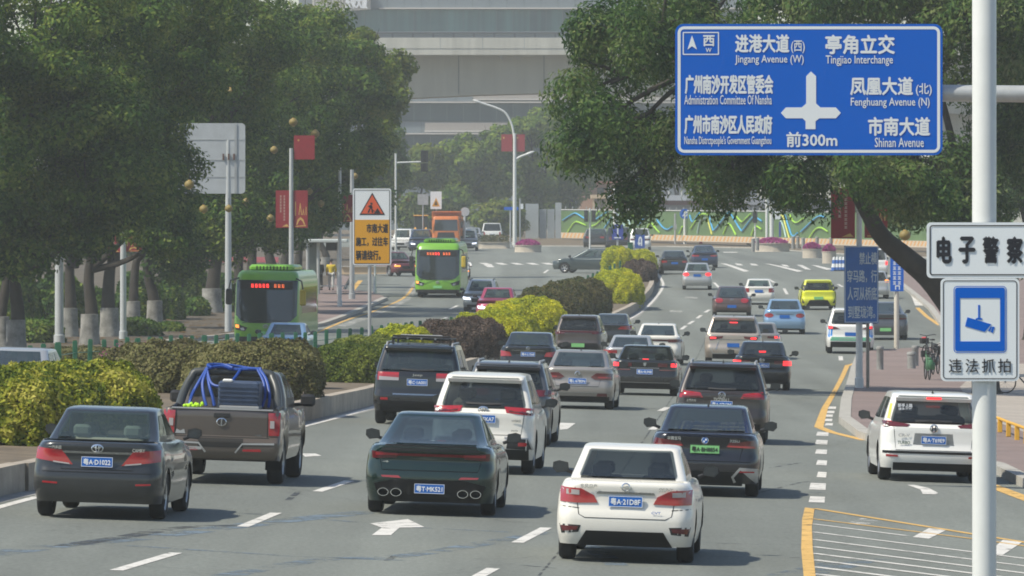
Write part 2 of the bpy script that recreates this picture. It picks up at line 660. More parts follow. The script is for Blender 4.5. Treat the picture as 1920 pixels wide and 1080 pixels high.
W.append(zz([(1020, 560), (1185, 578), (1020, 660), (865, 645)], 1540, 880, 5.053))
WW.append(zz([(385, 465), (545, 490), (435, 530), (250, 510)], 1540, 880, 5.053))
W.append(zz([(1600, 780), (1720, 670), (1900, 695), (1720, 815), (1620, 825)], 1540, 880, 5.053))
Y.append(zz([(105, 620), (170, 627), (152, 750), (158, 900), (178, 1090), (97, 1090), (80, 900), (86, 700)], 1480, 780, 3.6))
Y += band([(1527, 954), (1819, 1001), (2000, 1030)], .14)
Y += band([(1521, 973), (1819, 1010), (2000, 1035)], .10)
Y += band([(1622, 826), (1560, 811), (1535, 801)], .22)
Y += band([(1845, 906), (1925, 936), (2000, 962)], .3)
Y.append(zz([(390, 512), (350, 520), (170, 850), (110, 1000), (180, 1012), (220, 850), (300, 700)], 1500, 560, 4.154))
Y += band([(1590, 686), (1608, 679)], .15)
Y += band([(1720, 577), (1738, 594), (1762, 610)], .22)
W += band([(1695, 536), (1714, 550), (1724, 573)], .45)
for k, (x, y) in enumerate([(1552, 765), (1549, 773), (1546, 780), (1545, 788), (1546, 796)]):
    W.append(gpoly([(x + 3, y - 2.4), (x + 16, y - 2.2), (x + 15, y + 2.2), (x, y + 2)]))
for pts in ([(590, 820), (650, 824), (880, 898), (825, 905)], [(735, 820), (795, 826), (818, 842), (755, 838)], [(882, 822), (940, 826), (975, 843), (905, 840)], [(1030, 822), (1095, 828), (1420, 898), (1360, 905)],
            [(1195, 832), (1250, 836), (1285, 855), (1220, 850)], [(1350, 834), (1410, 838), (1500, 885), (1440, 880)], [(1500, 838), (1560, 842), (1720, 880), (1650, 885)], [(620, 706), (760, 706), (760, 713), (620, 713)]):
    W.append(zz(pts, 1240, 340, 5.333))
for x in range(795, 1240, 91):
    W.append(zz([(x, 474), (x + 45, 474), (x + 85, 484), (x + 38, 484)], 640, 340, 3.097))
    if x < 860:
        W.append(zz([(x + 30, 484), (x + 75, 484), (x + 95, 499), (x + 55, 499)], 640, 340, 3.097))
Y += band(smooth_line([(560, 640), (640, 604), (700, 584), (755, 560), (775, 538)], 4), .16)
WW += band(smooth_line([(640, 612), (700, 590), (755, 565), (772, 545), (784, 528)], 4), .5)
Y += band([(660, 545), (668, 535), (676, 526)], .3)
sheet('road_marking_white', W, M_WHITE, .006)
sheet('road_marking_faded', WW, M_WORN, .005)
sheet('road_marking_yellow', Y, M_YEL, .007)
# bluish smears and tar lines on the asphalt
M_SM = worn('blue_stain', (.14, .18, .215), .46, 1.2)
M_TAR = worn('tar_stain', (.055, .06, .065), .46, 1.6)
sm, tr = [], []
sm += band(smooth_line([(-20, 1040), (95, 1025), (250, 1010), (400, 992), (520, 978), (690, 960)], 4), .5)
sm += band(smooth_line([(420, 1080), (600, 1050), (760, 1042), (960, 1010)], 4), .35)
sm += band([(240, 1023), (560, 1044), (760, 1051)], .2)
sm += band([(620, 975), (790, 990), (960, 998)], .18)
sm += band(smooth_line([(1480, 1080), (1560, 1062), (1600, 1052), (1640, 1048)], 4), .6)
tr += band(smooth_line([(120, 1024), (250, 1004), (330, 990), (450, 985)], 4), .3)
tr += band([(1320, 1018), (1420, 1021), (1510, 1022)], .07)
tr += band([(1310, 1043), (1500, 1046)], .07)
tr += band([(540, 938), (560, 922)], .1)
tr += band([(725, 1052), (745, 1040)], .1)
tr += band([(1440, 878), (1500, 868)], .08)
tr += band([(1400, 930), (1500, 905), (1520, 903)], .06)
tr += band(smooth_line([(1010, 1080), (1110, 960), (1190, 850), (1290, 700), (1330, 620)], 4), .035)
tr += band([(980, 1060), (1040, 1066)], .12)
sm += band(smooth_line([(960, 1010), (1060, 1000), (1160, 1062)], 3), .3)
sheet('road_stain_blue', sm, M_SM, .003)
sheet('road_stain_tar', tr, M_TAR, .0035)

# ================================================================ hedges in the median
def leaf_quads(name, pts, nrm, size, m, parent=None, droop=0.0, aspect=.5, spread=.9):
    """one small rhombus per point, facing roughly along nrm"""
    n = len(pts)
    d = nrm + RNG.normal(0, spread, (n, 3))
    d /= np.linalg.norm(d, axis=1)[:, None] + 1e-9
    r = RNG.normal(0, 1, (n, 3))
    r[:, 2] -= droop
    t1 = r - d * np.sum(r * d, axis=1)[:, None]
    t1 /= np.linalg.norm(t1, axis=1)[:, None] + 1e-9
    t2 = np.cross(d, t1)
    sz = RNG.uniform(size[0], size[1], n)[:, None] / 2
    v = np.empty((n, 4, 3), dtype=np.float32)
    v[:, 0] = pts - t1 * sz
    v[:, 1] = pts + t2 * sz * aspect - t1 * sz * .1
    v[:, 2] = pts + t1 * sz
    v[:, 3] = pts - t2 * sz * aspect - t1 * sz * .1
    me = bpy.data.meshes.new(name)
    me.vertices.add(n * 4)
    me.loops.add(n * 4)
    me.polygons.add(n)
    me.vertices.foreach_set('co', v.reshape(-1))
    me.loops.foreach_set('vertex_index', np.arange(n * 4, dtype=np.int32))
    me.polygons.foreach_set('loop_start', np.arange(0, n * 4, 4, dtype=np.int32))
    me.materials.append(m)
    me.update(calc_edges=True)
    me.validate()
    o = bpy.data.objects.new(name, me)
    COL.objects.link(o)
    if parent is not None:
        o.parent = parent
    return o


def hedge_points(rx, ry, h, n, pw=3.0, lump=.055):
    """points on the upper skin of a clipped, slightly lumpy mound (base z=0)"""
    u = RNG.normal(0, 1, (n, 3))
    u[:, 2] = np.abs(u[:, 2]) * 1.0 + RNG.uniform(-.1, .25, n)
    u /= np.linalg.norm(u, axis=1)[:, None]
    k = (np.abs(u[:, 0]) ** pw + np.abs(u[:, 1]) ** pw + np.abs(u[:, 2]) ** pw) ** (-1 / pw)
    ph = RNG.uniform(0, 6.28, 6)
    lu = 1 + lump * (np.sin(u[:, 0] * 7 + ph[0]) * np.sin(u[:, 1] * 6 + ph[1]) + .7 * np.sin(u[:, 0] * 15 + ph[2]) * np.sin(u[:, 2] * 13 + ph[3]) + .5 * np.sin(u[:, 1] * 19 + u[:, 0] * 17 + ph[4]))
    lu *= 1 + RNG.uniform(-.10, .03, n)
    p = u * k[:, None] * lu[:, None] * np.array([rx, ry, h])
    nr = u / np.array([rx, ry, h])
    nr /= np.linalg.norm(nr, axis=1)[:, None]
    return p, nr


M_HY = leaf_mat('yellow_green_leaves', [(.05, .09, .012), (.16, .20, .02), (.36, .36, .04), (.50, .46, .10)], tl=.3, patch=1.1)
M_HY2 = leaf_mat('bright_yellow_leaves', [(.16, .22, .012), (.42, .44, .02), (.62, .58, .03)], tl=.3)
M_HP = leaf_mat('purple_brown_leaves', [(.06, .052, .025), (.115, .10, .042), (.135, .14, .045), (.22, .20, .085)], tl=.2)
M_HD = leaf_mat('dark_purple_leaves', [(.055, .038, .030), (.095, .068, .054), (.15, .11, .085)], tl=.2)
M_HO = leaf_mat('olive_leaves', [(.03, .045, .012), (.07, .085, .02), (.10, .08, .035), (.15, .14, .05)], tl=.25)
M_HG = leaf_mat('mid_green_leaves', [(.04, .075, .012), (.10, .14, .02), (.22, .25, .045)], tl=.3)
M_PINK = leaf_mat('magenta_petals', [(.30, .03, .16), (.45, .06, .28)], tl=.3)
M_TWIG = mat('hedge_twigs', (.030, .028, .018), .95, noise=(6, .5))


def hedge(label, blobs, m, dens=1900, size=(.05, .10), group='clipped hedges in the median', flowers=None, cat='hedge', name='clipped_hedge', base=.34):
    """blobs: (px centre, front ground row, width px, depth m, top row)"""
    pts, nrs = [], []
    cores = []
    b0 = None
    for (xl, xr, yg, dep, top) in blobs:
        g = G((xl + xr) / 2, yg)
        s = F / g.y
        yc = g.y + dep / 2
        g2 = Vector((((xl + xr) / 2 - CX) / F * yc, yc, 0))
        zb = gz(g2.x, yc) + base
        zt = CH - (top - YH) / F * yc
        rx, h = (xr - xl) / 2 / s, zt - zb
        if b0 is None:
            b0 = Vector((g2.x, yc, zb))
        n = int(dens * (2 * rx * dep + 2 * (rx + dep / 2) * h * 1.2))
        n = min(n, 60000)
        p, q = hedge_points(rx, dep / 2, h, n)
        off = np.array([g2.x - b0.x, yc - b0.y, zb - b0.z])
        pts.append(p + off)
        nrs.append(q)
        core = MB()
        core.ball((off[0], off[1], off[2] + h * .42), (rx * .84, dep * .42, h * .46), M_TWIG, 14)
        cores.append(core)
    t = thing(name, label, cat, b0, 0, group)
    leaf_quads('foliage', np.concatenate(pts), np.concatenate(nrs), size, m, t, spread=.6)
    for core in cores:
        core.link('stems', t, smooth=80)
    if flowers:
        fp = []
        for (px, py, dist, wid, n) in flowers:
            c = P(px, py, b0.y + dist) - b0
            fp.append(np.array(c) + RNG.normal(0, 1, (n, 3)) * np.array([wid, .3, .05]))
        fp = np.concatenate(fp)
        leaf_quads('blossom', fp, np.tile([0, -.4, 1.0], (len(fp), 1)), (.05, .09), M_PINK, t)
    return t


hedge('nearest yellow-green clipped hedge on the kerb beside the dark grey saloon', [(-120, 140, 876, 2.8, 700), (20, 298, 842, 2.6, 683), (-20, 150, 800, 2.6, 685), (-60, 200, 858, 2.6, 693)], M_HY, 1700, (.06, .12))
hedge('long purple-brown hedge with magenta blossom behind the bronze pickup', [(72, 235, 712, 3, 652), (215, 440, 768, 3.4, 643), (340, 604, 780, 3.2, 645), (450, 606, 756, 3, 640), (190, 330, 760, 2.4, 649)], M_HP, 1500, (.06, .11),
      flowers=[(238, 652, -.8, .25, 130), (215, 664, -1.2, .16, 60), (330, 650, -.5, .5, 30), (110, 668, -.5, .3, 20)])
hedge('mid-green hedge between the purple hedge and the black four-wheel-drive', [(580, 722, 744, 2.6, 646), (610, 790, 722, 3.0, 632), (690, 800, 722, 2.4, 640)], M_HG, 1700, (.06, .11))
hedge('small yellow-topped hedge behind the roof rack of the black four-wheel-drive', [(690, 812, 704, 3.4, 613)], M_HY2, 1700, (.06, .11))
hedge('dark purple leafless-looking hedge right of the roof rack', [(768, 905, 694, 4, 603), (830, 948, 690, 4.4, 598)], M_HD, 1500, (.06, .11))
hedge('yellow hedge in front of the red car, left of the brown electric wagon', [(842, 1000, 676, 4.8, 587), (920, 1066, 657, 5.6, 561), (890, 1010, 668, 5, 575)], M_HY2, 1200, (.07, .12))
hedge('olive hedge halfway along the median, behind the yellow one', [(962, 1090, 628, 9, 542), (1030, 1146, 612, 9, 525), (1000, 1110, 622, 9, 534)], M_HO, 700, (.08, .14))
hedge('yellow rounded hedge between the olive and the far purple hedge', [(1110, 1206, 583, 10, 508)], M_HY2, 800, (.08, .14))
hedge('dark purple rounded hedge at the far tip of the median', [(1165, 1232, 540, 7, 489)], M_HD, 700, (.09, .15))
hedge('farthest bright yellow hedge under the blue turn signs', [(1128, 1186, 520, 6, 464), (1168, 1231, 516, 7, 470)], M_HY2, 600, (.1, .16))

# ================================================================ green stake fence along the far side of the median
M_STK = mat('green_stake_paint', (.012, .11, .05), .5, noise=(2, .2))
fl = [(-80, 775), (17, 747), (44, 741), (136, 717), (345, 697), (560, 688), (614, 680), (690, 670), (800, 656), (900, 640), (1000, 600), (1100, 556), (1135, 540), (1180, 512)]
fw = [G(*p) for p in fl]
seg = [0]
for a, b in zip(fw, fw[1:]):
    seg.append(seg[-1] + (b - a).length)


def fence_at(d):
    i = max(k for k in range(len(seg)) if seg[k] <= d + 1e-6)
    i = min(i, len(fw) - 2)
    t = (d - seg[i]) / (seg[i + 1] - seg[i])
    p = fw[i].lerp(fw[i + 1], t)
    return Vector((p.x, p.y, gz(p.x, p.y)))


f0 = fence_at(0)
fence = thing('stake_fence', 'low green metal stake fence with thin rails along the far edge of the median', 'fence', f0)
rail = MB()
prev = None
dd, nst = 0.0, 0
stakes = []
nxt = -60.0
while dd < seg[-1]:
    p = fence_at(dd)
    px_ = CX + F * p.x / p.y
    if px_ >= nxt:
        stakes.append(p)
        nxt = px_ + (28 if px_ < 170 else (20 if px_ < 700 else (14 if px_ < 960 else 8.5))) * RNG.uniform(.9, 1.1)
    dd += .12
for i, p in enumerate(stakes):
    h = 1.12 + RNG.uniform(-.03, .03)
    w = .13 if i % 6 else .17
    q = p - f0
    st = MB()
    st.box((0, 0, h / 2), (w, .05, h), M_STK, bev=.012)
    st.box((0, 0, h + .01), (w * .8, .04, .03), M_STK)
    if i < 96:
        so = st.link('stake', fence)
        so.location = q
        so.rotation_euler = (RNG.uniform(-.02, .02), RNG.uniform(-.04, .04), .15)
    else:
        rail.add([(v[0] + q.x, v[1] + q.y, v[2] + q.z) for v in st.v], st.f, M_STK)
for z in (.35, .8):
    rail.tube([s_ - f0 + Vector((0, .05, z)) for s_ in stakes], .012, M_STK, n=4)
rail.link('rail', fence)
# ================================================================ vehicles
def paint(name, c, metal=.0, rough=.32, coat=.8):
    """car paint with a film of road dust, thicker on the lower panels"""
    m = mat(name, c, rough, metal, coat)
    nt = m.node_tree
    b = nt.nodes['Principled BSDF']
    tc = nt.nodes.new('ShaderNodeTexCoord')
    sp = nt.nodes.new('ShaderNodeSeparateXYZ')
    nt.links.new(tc.outputs['Object'], sp.inputs[0])
    n = nt.nodes.new('ShaderNodeTexNoise')
    n.inputs['Scale'].default_value = 2.6
    n.inputs['Detail'].default_value = 7
    n.inputs['Roughness'].default_value = .7
    nt.links.new(tc.outputs['Object'], n.inputs['Vector'])
    mr = nt.nodes.new('ShaderNodeMapRange')
    mr.inputs['From Min'].default_value, mr.inputs['From Max'].default_value = .15, .8
    mr.inputs['To Min'].default_value, mr.inputs['To Max'].default_value = .34, .03
    nt.links.new(sp.outputs['Z'], mr.inputs['Value'])
    ml = nt.nodes.new('ShaderNodeMath')
    ml.operation = 'MULTIPLY'
    nt.links.new(n.outputs['Fac'], ml.inputs[0])
    nt.links.new(mr.outputs[0], ml.inputs[1])
    mx = nt.nodes.new('ShaderNodeMix')
    mx.data_type = 'RGBA'
    mx.inputs['A'].default_value = (*c, 1)
    mx.inputs['B'].default_value = (.14, .128, .108, 1)
    nt.links.new(ml.outputs[0], mx.inputs['Factor'])
    nt.links.new(mx.outputs['Result'], b.inputs['Base Color'])
    rr = nt.nodes.new('ShaderNodeMapRange')
    rr.inputs['To Min'].default_value, rr.inputs['To Max'].default_value = rough, .85
    nt.links.new(ml.outputs[0], rr.inputs['Value'])
    nt.links.new(rr.outputs[0], b.inputs['Roughness'])
    cr = nt.nodes.new('ShaderNodeMapRange')
    cr.inputs['From Max'].default_value = .35
    cr.inputs['To Min'].default_value, cr.inputs['To Max'].default_value = coat, coat * .25
    nt.links.new(ml.outputs[0], cr.inputs['Value'])
    nt.links.new(cr.outputs[0], b.inputs['Coat Weight'])
    return m


def see_through(name, tint, clear, base=(.02, .026, .03)):
    """tinted car glass: partly clear, with a glossy skin"""
    m = mat(name, base, .05, spec=.8, coat=.3)
    nt = m.node_tree
    t = nt.nodes.new('ShaderNodeBsdfTransparent')
    t.inputs['Color'].default_value = (*tint, 1)
    mx = nt.nodes.new('ShaderNodeMixShader')
    mx.inputs[0].default_value = clear
    nt.links.new(nt.nodes['Principled BSDF'].outputs[0], mx.inputs[1])
    nt.links.new(t.outputs[0], mx.inputs[2])
    nt.links.new(mx.outputs[0], nt.nodes['Material Output'].inputs['Surface'])
    return m


M_GLASS = see_through('tinted_glass', (.55, .60, .60), .50)
M_GLASSB = see_through('bluish_tinted_glass', (.50, .62, .66), .42, (.045, .062, .072))
M_GLASSG = see_through('greenish_glass', (.62, .75, .72), .55, (.05, .07, .07))
M_SEAT = mat('dark_seat', (.03, .031, .033), .8)
M_SEATC = mat('cream_seat', (.42, .40, .34), .8)
M_TYRE = mat('tyre_rubber', (.018, .018, .018), .85, noise=(6, .3))
M_RIM = mat('alloy_rim', (.45, .45, .45), .35, metal=.8)
M_TRIM = mat('black_trim', (.018, .018, .019), .5)
M_UNDER = mat('underbody', (.010, .010, .010), .9)
M_CHROME = mat('chrome', (.75, .76, .77), .15, metal=1.0)
M_SILVER = mat('silver_trim', (.42, .42, .41), .4, metal=.5)
M_REDL = mat('red_lamp_lens', (.32, .012, .018), .15, coat=1.0)
M_DREDL = mat('dark_red_lamp_lens', (.10, .010, .014), .15, coat=1.0)
M_CLEAR = mat('clear_lamp_lens', (.36, .33, .33), .15, coat=1.0)
M_LIT = mat('lit_brake_lamp', (1.0, .03, .035), .3, emit=1.3)
M_AMBER = mat('lit_amber_lamp', (1.0, .30, .04), .3, emit=1.2)
M_HEADON = mat('lit_headlamp', (.85, .9, 1.0), .3, emit=1.6)
M_HEADL = mat('headlamp_glass', (.30, .31, .32), .12, coat=1.0)
M_PBLUE = mat('blue_plate', (.012, .125, .46), .6, spec=.2)
M_PGREEN = mat('green_plate', (.22, .55, .20), .45)
M_PWHITE = mat('plate_white', (.78, .80, .82), .5)
M_PBLACK = mat('plate_black', (.02, .025, .02), .5)

XR = [0, .22, .44, .64, .80, .92, 1.0]


def lerp_tab(t, z):
    return float(np.interp(z, [k[0] for k in t], [k[1] for k in t]))


class Shell:
    """stack of rounded plan outlines; right half kept, mirrored on output"""

    def __init__(s, rings):
        s.rings = rings            # list of [(x,y,z)] right half from rear centre to front centre
        s.n = len(rings[0])

    def full(s):
        n = s.n
        vs, fs = [], []
        for r in s.rings:
            vs += r + [(-x, y, z) for (x, y, z) in r[-2:0:-1]]
        m = 2 * n - 2
        for i in range(len(s.rings) - 1):
            for k in range(m):
                a, b = i * m + k, i * m + (k + 1) % m
                fs.append([a, b, b + m, a + m])
        return vs, fs, m

    def cap(s, base):
        n = s.n
        fs = []
        m = 2 * n - 2
        for k in range(n - 1):
            a, b = k, k + 1
            la, lb = (m - a) % m, (m - b) % m
            if a == la:
                fs.append([base + a, base + b, base + lb][::-1])
            elif b == lb:
                fs.append([base + a, base + b, base + la][::-1])
            else:
                fs.append([base + a, base + b, base + lb, base + la][::-1])
        return fs

    def pt(s, x, z, end):
        """surface point at lateral x and height z on the rear (or front) face"""
        h = s.kr if end == 'rear' else s.kf
        ax = abs(x)
        ys, zs = [], []
        for r in s.rings:
            seg_ = r[:h + 1] if end == 'rear' else r[::-1][:h + 1]
            xs = [p[0] for p in seg_]
            ys.append(np.interp(ax, xs, [p[1] for p in seg_]))
            zs.append(seg_[2][2])
        o = np.argsort(zs)
        return float(np.interp(z, np.array(zs)[o], np.array(ys)[o]))


def ring_points(hw, y0, y1, rx, ry, fx, fy, bow_r, bow_f, ys):
    pts = []
    for k in XR:
        x = k * (hw - rx)
        pts.append((x, y0 + bow_r * (x / hw) ** 2))
    yb = y0 + bow_r * ((hw - rx) / hw) ** 2
    for a in (22, 45, 67, 90):
        a = math.radians(a)
        pts.append((hw - rx + rx * math.sin(a), yb + ry * (1 - math.cos(a))))
    kr = len(pts) - 1
    for y in ys:
        pts.append((hw, y))
    fr = []
    for k in XR:
        x = k * (hw - fx)
        fr.append((x, y1 - bow_f * (x / hw) ** 2))
    yb = y1 - bow_f * ((hw - fx) / hw) ** 2
    for a in (22, 45, 67, 90):
        a = math.radians(a)
        fr.append((hw - fx + fx * math.sin(a), yb - fy * (1 - math.cos(a))))
    kf = len(fr) - 1
    return pts + fr[::-1], kr, kf


KINDS = {
    # rear profile (z as share of H -> y offset), deck and bonnet heights, cabin numbers (shares of L), width shares
    'saloon': dict(L=4.7, deck=.705, hood=.655, yr0=.115, yr1=.30, yf1=.555, yf0=.725, w1=.70, belt=.85, rp=[(.12, .12), (.22, .03), (.30, 0), (.43, .0), (.47, .05), (.60, .055), (.665, .03), (.70, .045), (.715, .09)]),
    'fastback': dict(L=4.9, deck=.70, hood=.64, yr0=.06, yr1=.36, yf1=.54, yf0=.72, w1=.64, belt=.86, rp=[(.10, .14), (.20, .05), (.36, 0), (.48, .03), (.52, .07), (.60, .06), (.665, .0), (.70, .01), (.715, .06)]),
    'suv': dict(L=4.65, deck=.625, hood=.60, yr0=.022, yr1=.10, yf1=.53, yf0=.74, w1=.76, belt=.95, rp=[(.12, .12), (.20, .04), (.28, 0), (.36, .0), (.40, .05), (.50, .06), (.60, .06), (.64, .08)]),
    'hatch': dict(L=4.0, deck=.62, hood=.60, yr0=.03, yr1=.12, yf1=.52, yf0=.78, w1=.74, belt=.95, rp=[(.12, .12), (.20, .04), (.28, 0), (.38, .0), (.42, .06), (.50, .07), (.60, .06), (.64, .08)]),
    'beetle': dict(L=4.3, deck=.60, hood=.60, yr0=.05, yr1=.33, yf1=.55, yf0=.72, w1=.66, belt=.84, rp=[(.12, .14), (.20, .05), (.28, 0), (.36, .0), (.42, .04), (.52, .08), (.58, .13), (.62, .2)]),
    'mpv': dict(L=4.9, deck=.56, hood=.54, yr0=.02, yr1=.05, yf1=.64, yf0=.82, w1=.80, belt=.95, rp=[(.12, .10), (.20, .03), (.28, 0), (.36, .0), (.40, .04), (.50, .05), (.58, .06)]),
    'offroad': dict(L=4.7, deck=.63, hood=.61, yr0=.02, yr1=.065, yf1=.56, yf0=.72, w1=.80, belt=.96, rp=[(.14, .10), (.22, .02), (.28, 0), (.38, .0), (.42, .05), (.55, .06), (.64, .07)]),
}
_WHEELS = {}


def wheel_mesh(r, w):
    k = (round(r, 2), round(w, 2))
    if k not in _WHEELS:
        t = MB()
        t.lathe([(r * .62, -w / 2 + .01), (r * .9, -w / 2), (r * .985, -w * .36), (r, -w * .2), (r, w * .2), (r * .985, w * .36), (r * .9, w / 2), (r * .62, w / 2 - .01)], M_TYRE, axis='x', n=28)
        a = t.link('wheel', None, 50)
        d = MB()
        d.lathe([(.001, w * .30), (r * .12, w * .32), (r * .2, w * .28)], M_RIM, axis='x', n=12)
        d.lathe([(r * .56, w * .36), (r * .64, w * .46), (r * .64, -w * .3), (r * .56, -w * .3)], M_RIM, axis='x', n=28)
        d.lathe([(.001, w * .1), (r * .6, w * .1)], M_DARK, axis='x', n=20)
        for q in range(5):
            an = q * 2 * math.pi / 5 + .3
            c, s_ = math.cos(an), math.sin(an)
            d.add([(w * .3, c * r * .1 - s_ * .04, s_ * r * .1 + c * .04), (w * .3, c * r * .1 + s_ * .04, s_ * r * .1 - c * .04), (w * .38, c * r * .6 + s_ * .028, s_ * r * .6 - c * .028), (w * .38, c * r * .6 - s_ * .028, s_ * r * .6 + c * .028)], [[0, 1, 2, 3]], M_RIM)
        b = d.link('rim', None, 40)
        _WHEELS[k] = (a.data, b.data)
        bpy.data.objects.remove(a)
        bpy.data.objects.remove(b)
    return _WHEELS[k]


def add_wheel(root, x, y, r, w, rim_paint=None):
    ta, rb = wheel_mesh(r, w)
    o = bpy.data.objects.new('wheel', ta)
    COL.objects.link(o)
    o.parent = root
    o.location = (x, y, r)
    o.rotation_euler = (RNG.uniform(0, 6), 0, 0 if x > 0 else math.pi)
    p = bpy.data.objects.new('rim', rb)
    COL.objects.link(p)
    p.parent = o


def place(root, axle_y, pos, heading, back=False):
    """stand a vehicle on the road: its local point (0, axle_y, 0) lands on pos; heading degrees to the right of +Y"""
    n = Vector((gz(pos.x - .5, pos.y) - gz(pos.x + .5, pos.y), gz(pos.x, pos.y - 2) / 4 - gz(pos.x, pos.y + 2) / 4, 1)).normalized()
    h = math.radians(heading + (180 if back else 0))
    f = Vector((math.sin(h), math.cos(h), 0))
    f = (f - n * f.dot(n)).normalized()
    r = f.cross(n)
    m = Matrix(((r.x, f.x, n.x, 0), (r.y, f.y, n.y, 0), (r.z, f.z, n.z, 0), (0, 0, 0, 1)))
    m.translation = pos - f * axle_y
    root.matrix_world = m


def surf_patch(poly, ptf, m, thick, mb=None, end='rear', xs=None, zs=None, lift=.0):
    """polygon drawn on the rear/front face -> small solid plate following the surface"""
    mb = mb or MB()
    bm = bmesh.new()
    bm.faces.new([bm.verts.new((x, 0, z)) for x, z in poly])
    x0, x1 = min(p[0] for p in poly), max(p[0] for p in poly)
    z0, z1 = min(p[1] for p in poly), max(p[1] for p in poly)
    nx = max(1, int((x1 - x0) / .06))
    nz = max(1, int((z1 - z0) / .045))
    bmesh.ops.triangulate(bm, faces=bm.faces[:], ngon_method='EAR_CLIP') if len(poly) > 4 else None
    for k in range(1, nx):
        bmesh.ops.bisect_plane(bm, geom=bm.verts[:] + bm.edges[:] + bm.faces[:], plane_co=(x0 + (x1 - x0) * k / nx, 0, 0), plane_no=(1, 0, 0))
    for k in range(1, nz):
        bmesh.ops.bisect_plane(bm, geom=bm.verts[:] + bm.edges[:] + bm.faces[:], plane_co=(0, 0, z0 + (z1 - z0) * k / nz), plane_no=(0, 0, 1))
    bm.verts.index_update()
    sg = -1 if end == 'rear' else 1
    top, low = [], []
    for v in bm.verts:
        x, z = v.co.x, v.co.z
        y = ptf(x, z)
        e = .02
        dx = (ptf(x + e, z) - ptf(x - e, z)) / (2 * e)
        dz = (ptf(x, z + e) - ptf(x, z - e)) / (2 * e)
        dx = max(-4, min(4, dx))
        dz = max(-3, min(3, dz))
        n = Vector((-dx, 1, -dz)).normalized() * sg
        q = Vector((x, y, z))
        top.append(q + n * (thick + lift))
        low.append(q - n * .02)
    nv = len(top)
    fs = []
    for f in bm.faces:
        idx = [v.index for v in f.verts]
        a, b, c = (top[i] for i in idx[:3])
        if ((b - a).cross(c - a)).y * sg < 0:
            idx = idx[::-1]
        fs.append(idx)
    for e in bm.edges:
        if len(e.link_faces) == 1:
            a, b = e.verts[0].index, e.verts[1].index
            fs.append([a, b, b + nv, a + nv])
    bm.free()
    mb.add(top + low, fs, m)
    return mb


def stroke(pts, w):
    """thin closed polygon along a polyline in x-z"""
    L, R = [], []
    for i, p in enumerate(pts):
        a, b = pts[max(i - 1, 0)], pts[min(i + 1, len(pts) - 1)]
        dx, dz = b[0] - a[0], b[1] - a[1]
        l = math.hypot(dx, dz) or 1
        L.append((p[0] - dz / l * w / 2, p[1] + dx / l * w / 2))
        R.append((p[0] + dz / l * w / 2, p[1] - dx / l * w / 2))
    return L + R[::-1]


def mirror(poly):
    return [(-x, z) for x, z in poly[::-1]]


def oval(cx, cz, rx, rz, n=14):
    return [(cx + rx * math.cos(2 * math.pi * k / n), cz + rz * math.sin(2 * math.pi * k / n)) for k in range(n)]


def plate(root, x, y, z, txt, green=False, tilt=0.0, facing=-1, w=None):
    w = w or (.48 if green else .44)
    mb = MB()
    pl, tx = (M_PGREEN, M_PBLACK) if green else (M_PBLUE, M_PWHITE)
    mb.box((0, 0, 0), (w, .012, .14), pl)
    if txt:
        mb.text(txt, 0, 0, w * .88, .092, -.0085, tx, .028)
        for zz_ in (-.066, .066):
            mb.box((0, -.0065, zz_), (w, .003, .006), tx)
        for xx in (-w / 2 + .003, w / 2 - .003):
            mb.box((xx, -.0065, 0), (.006, .003, .14), tx)
    o = mb.link('licence_plate', root)
    o.location = (x, y, z)
    o.rotation_euler = (tilt, 0, 0 if facing < 0 else math.pi)
    return o


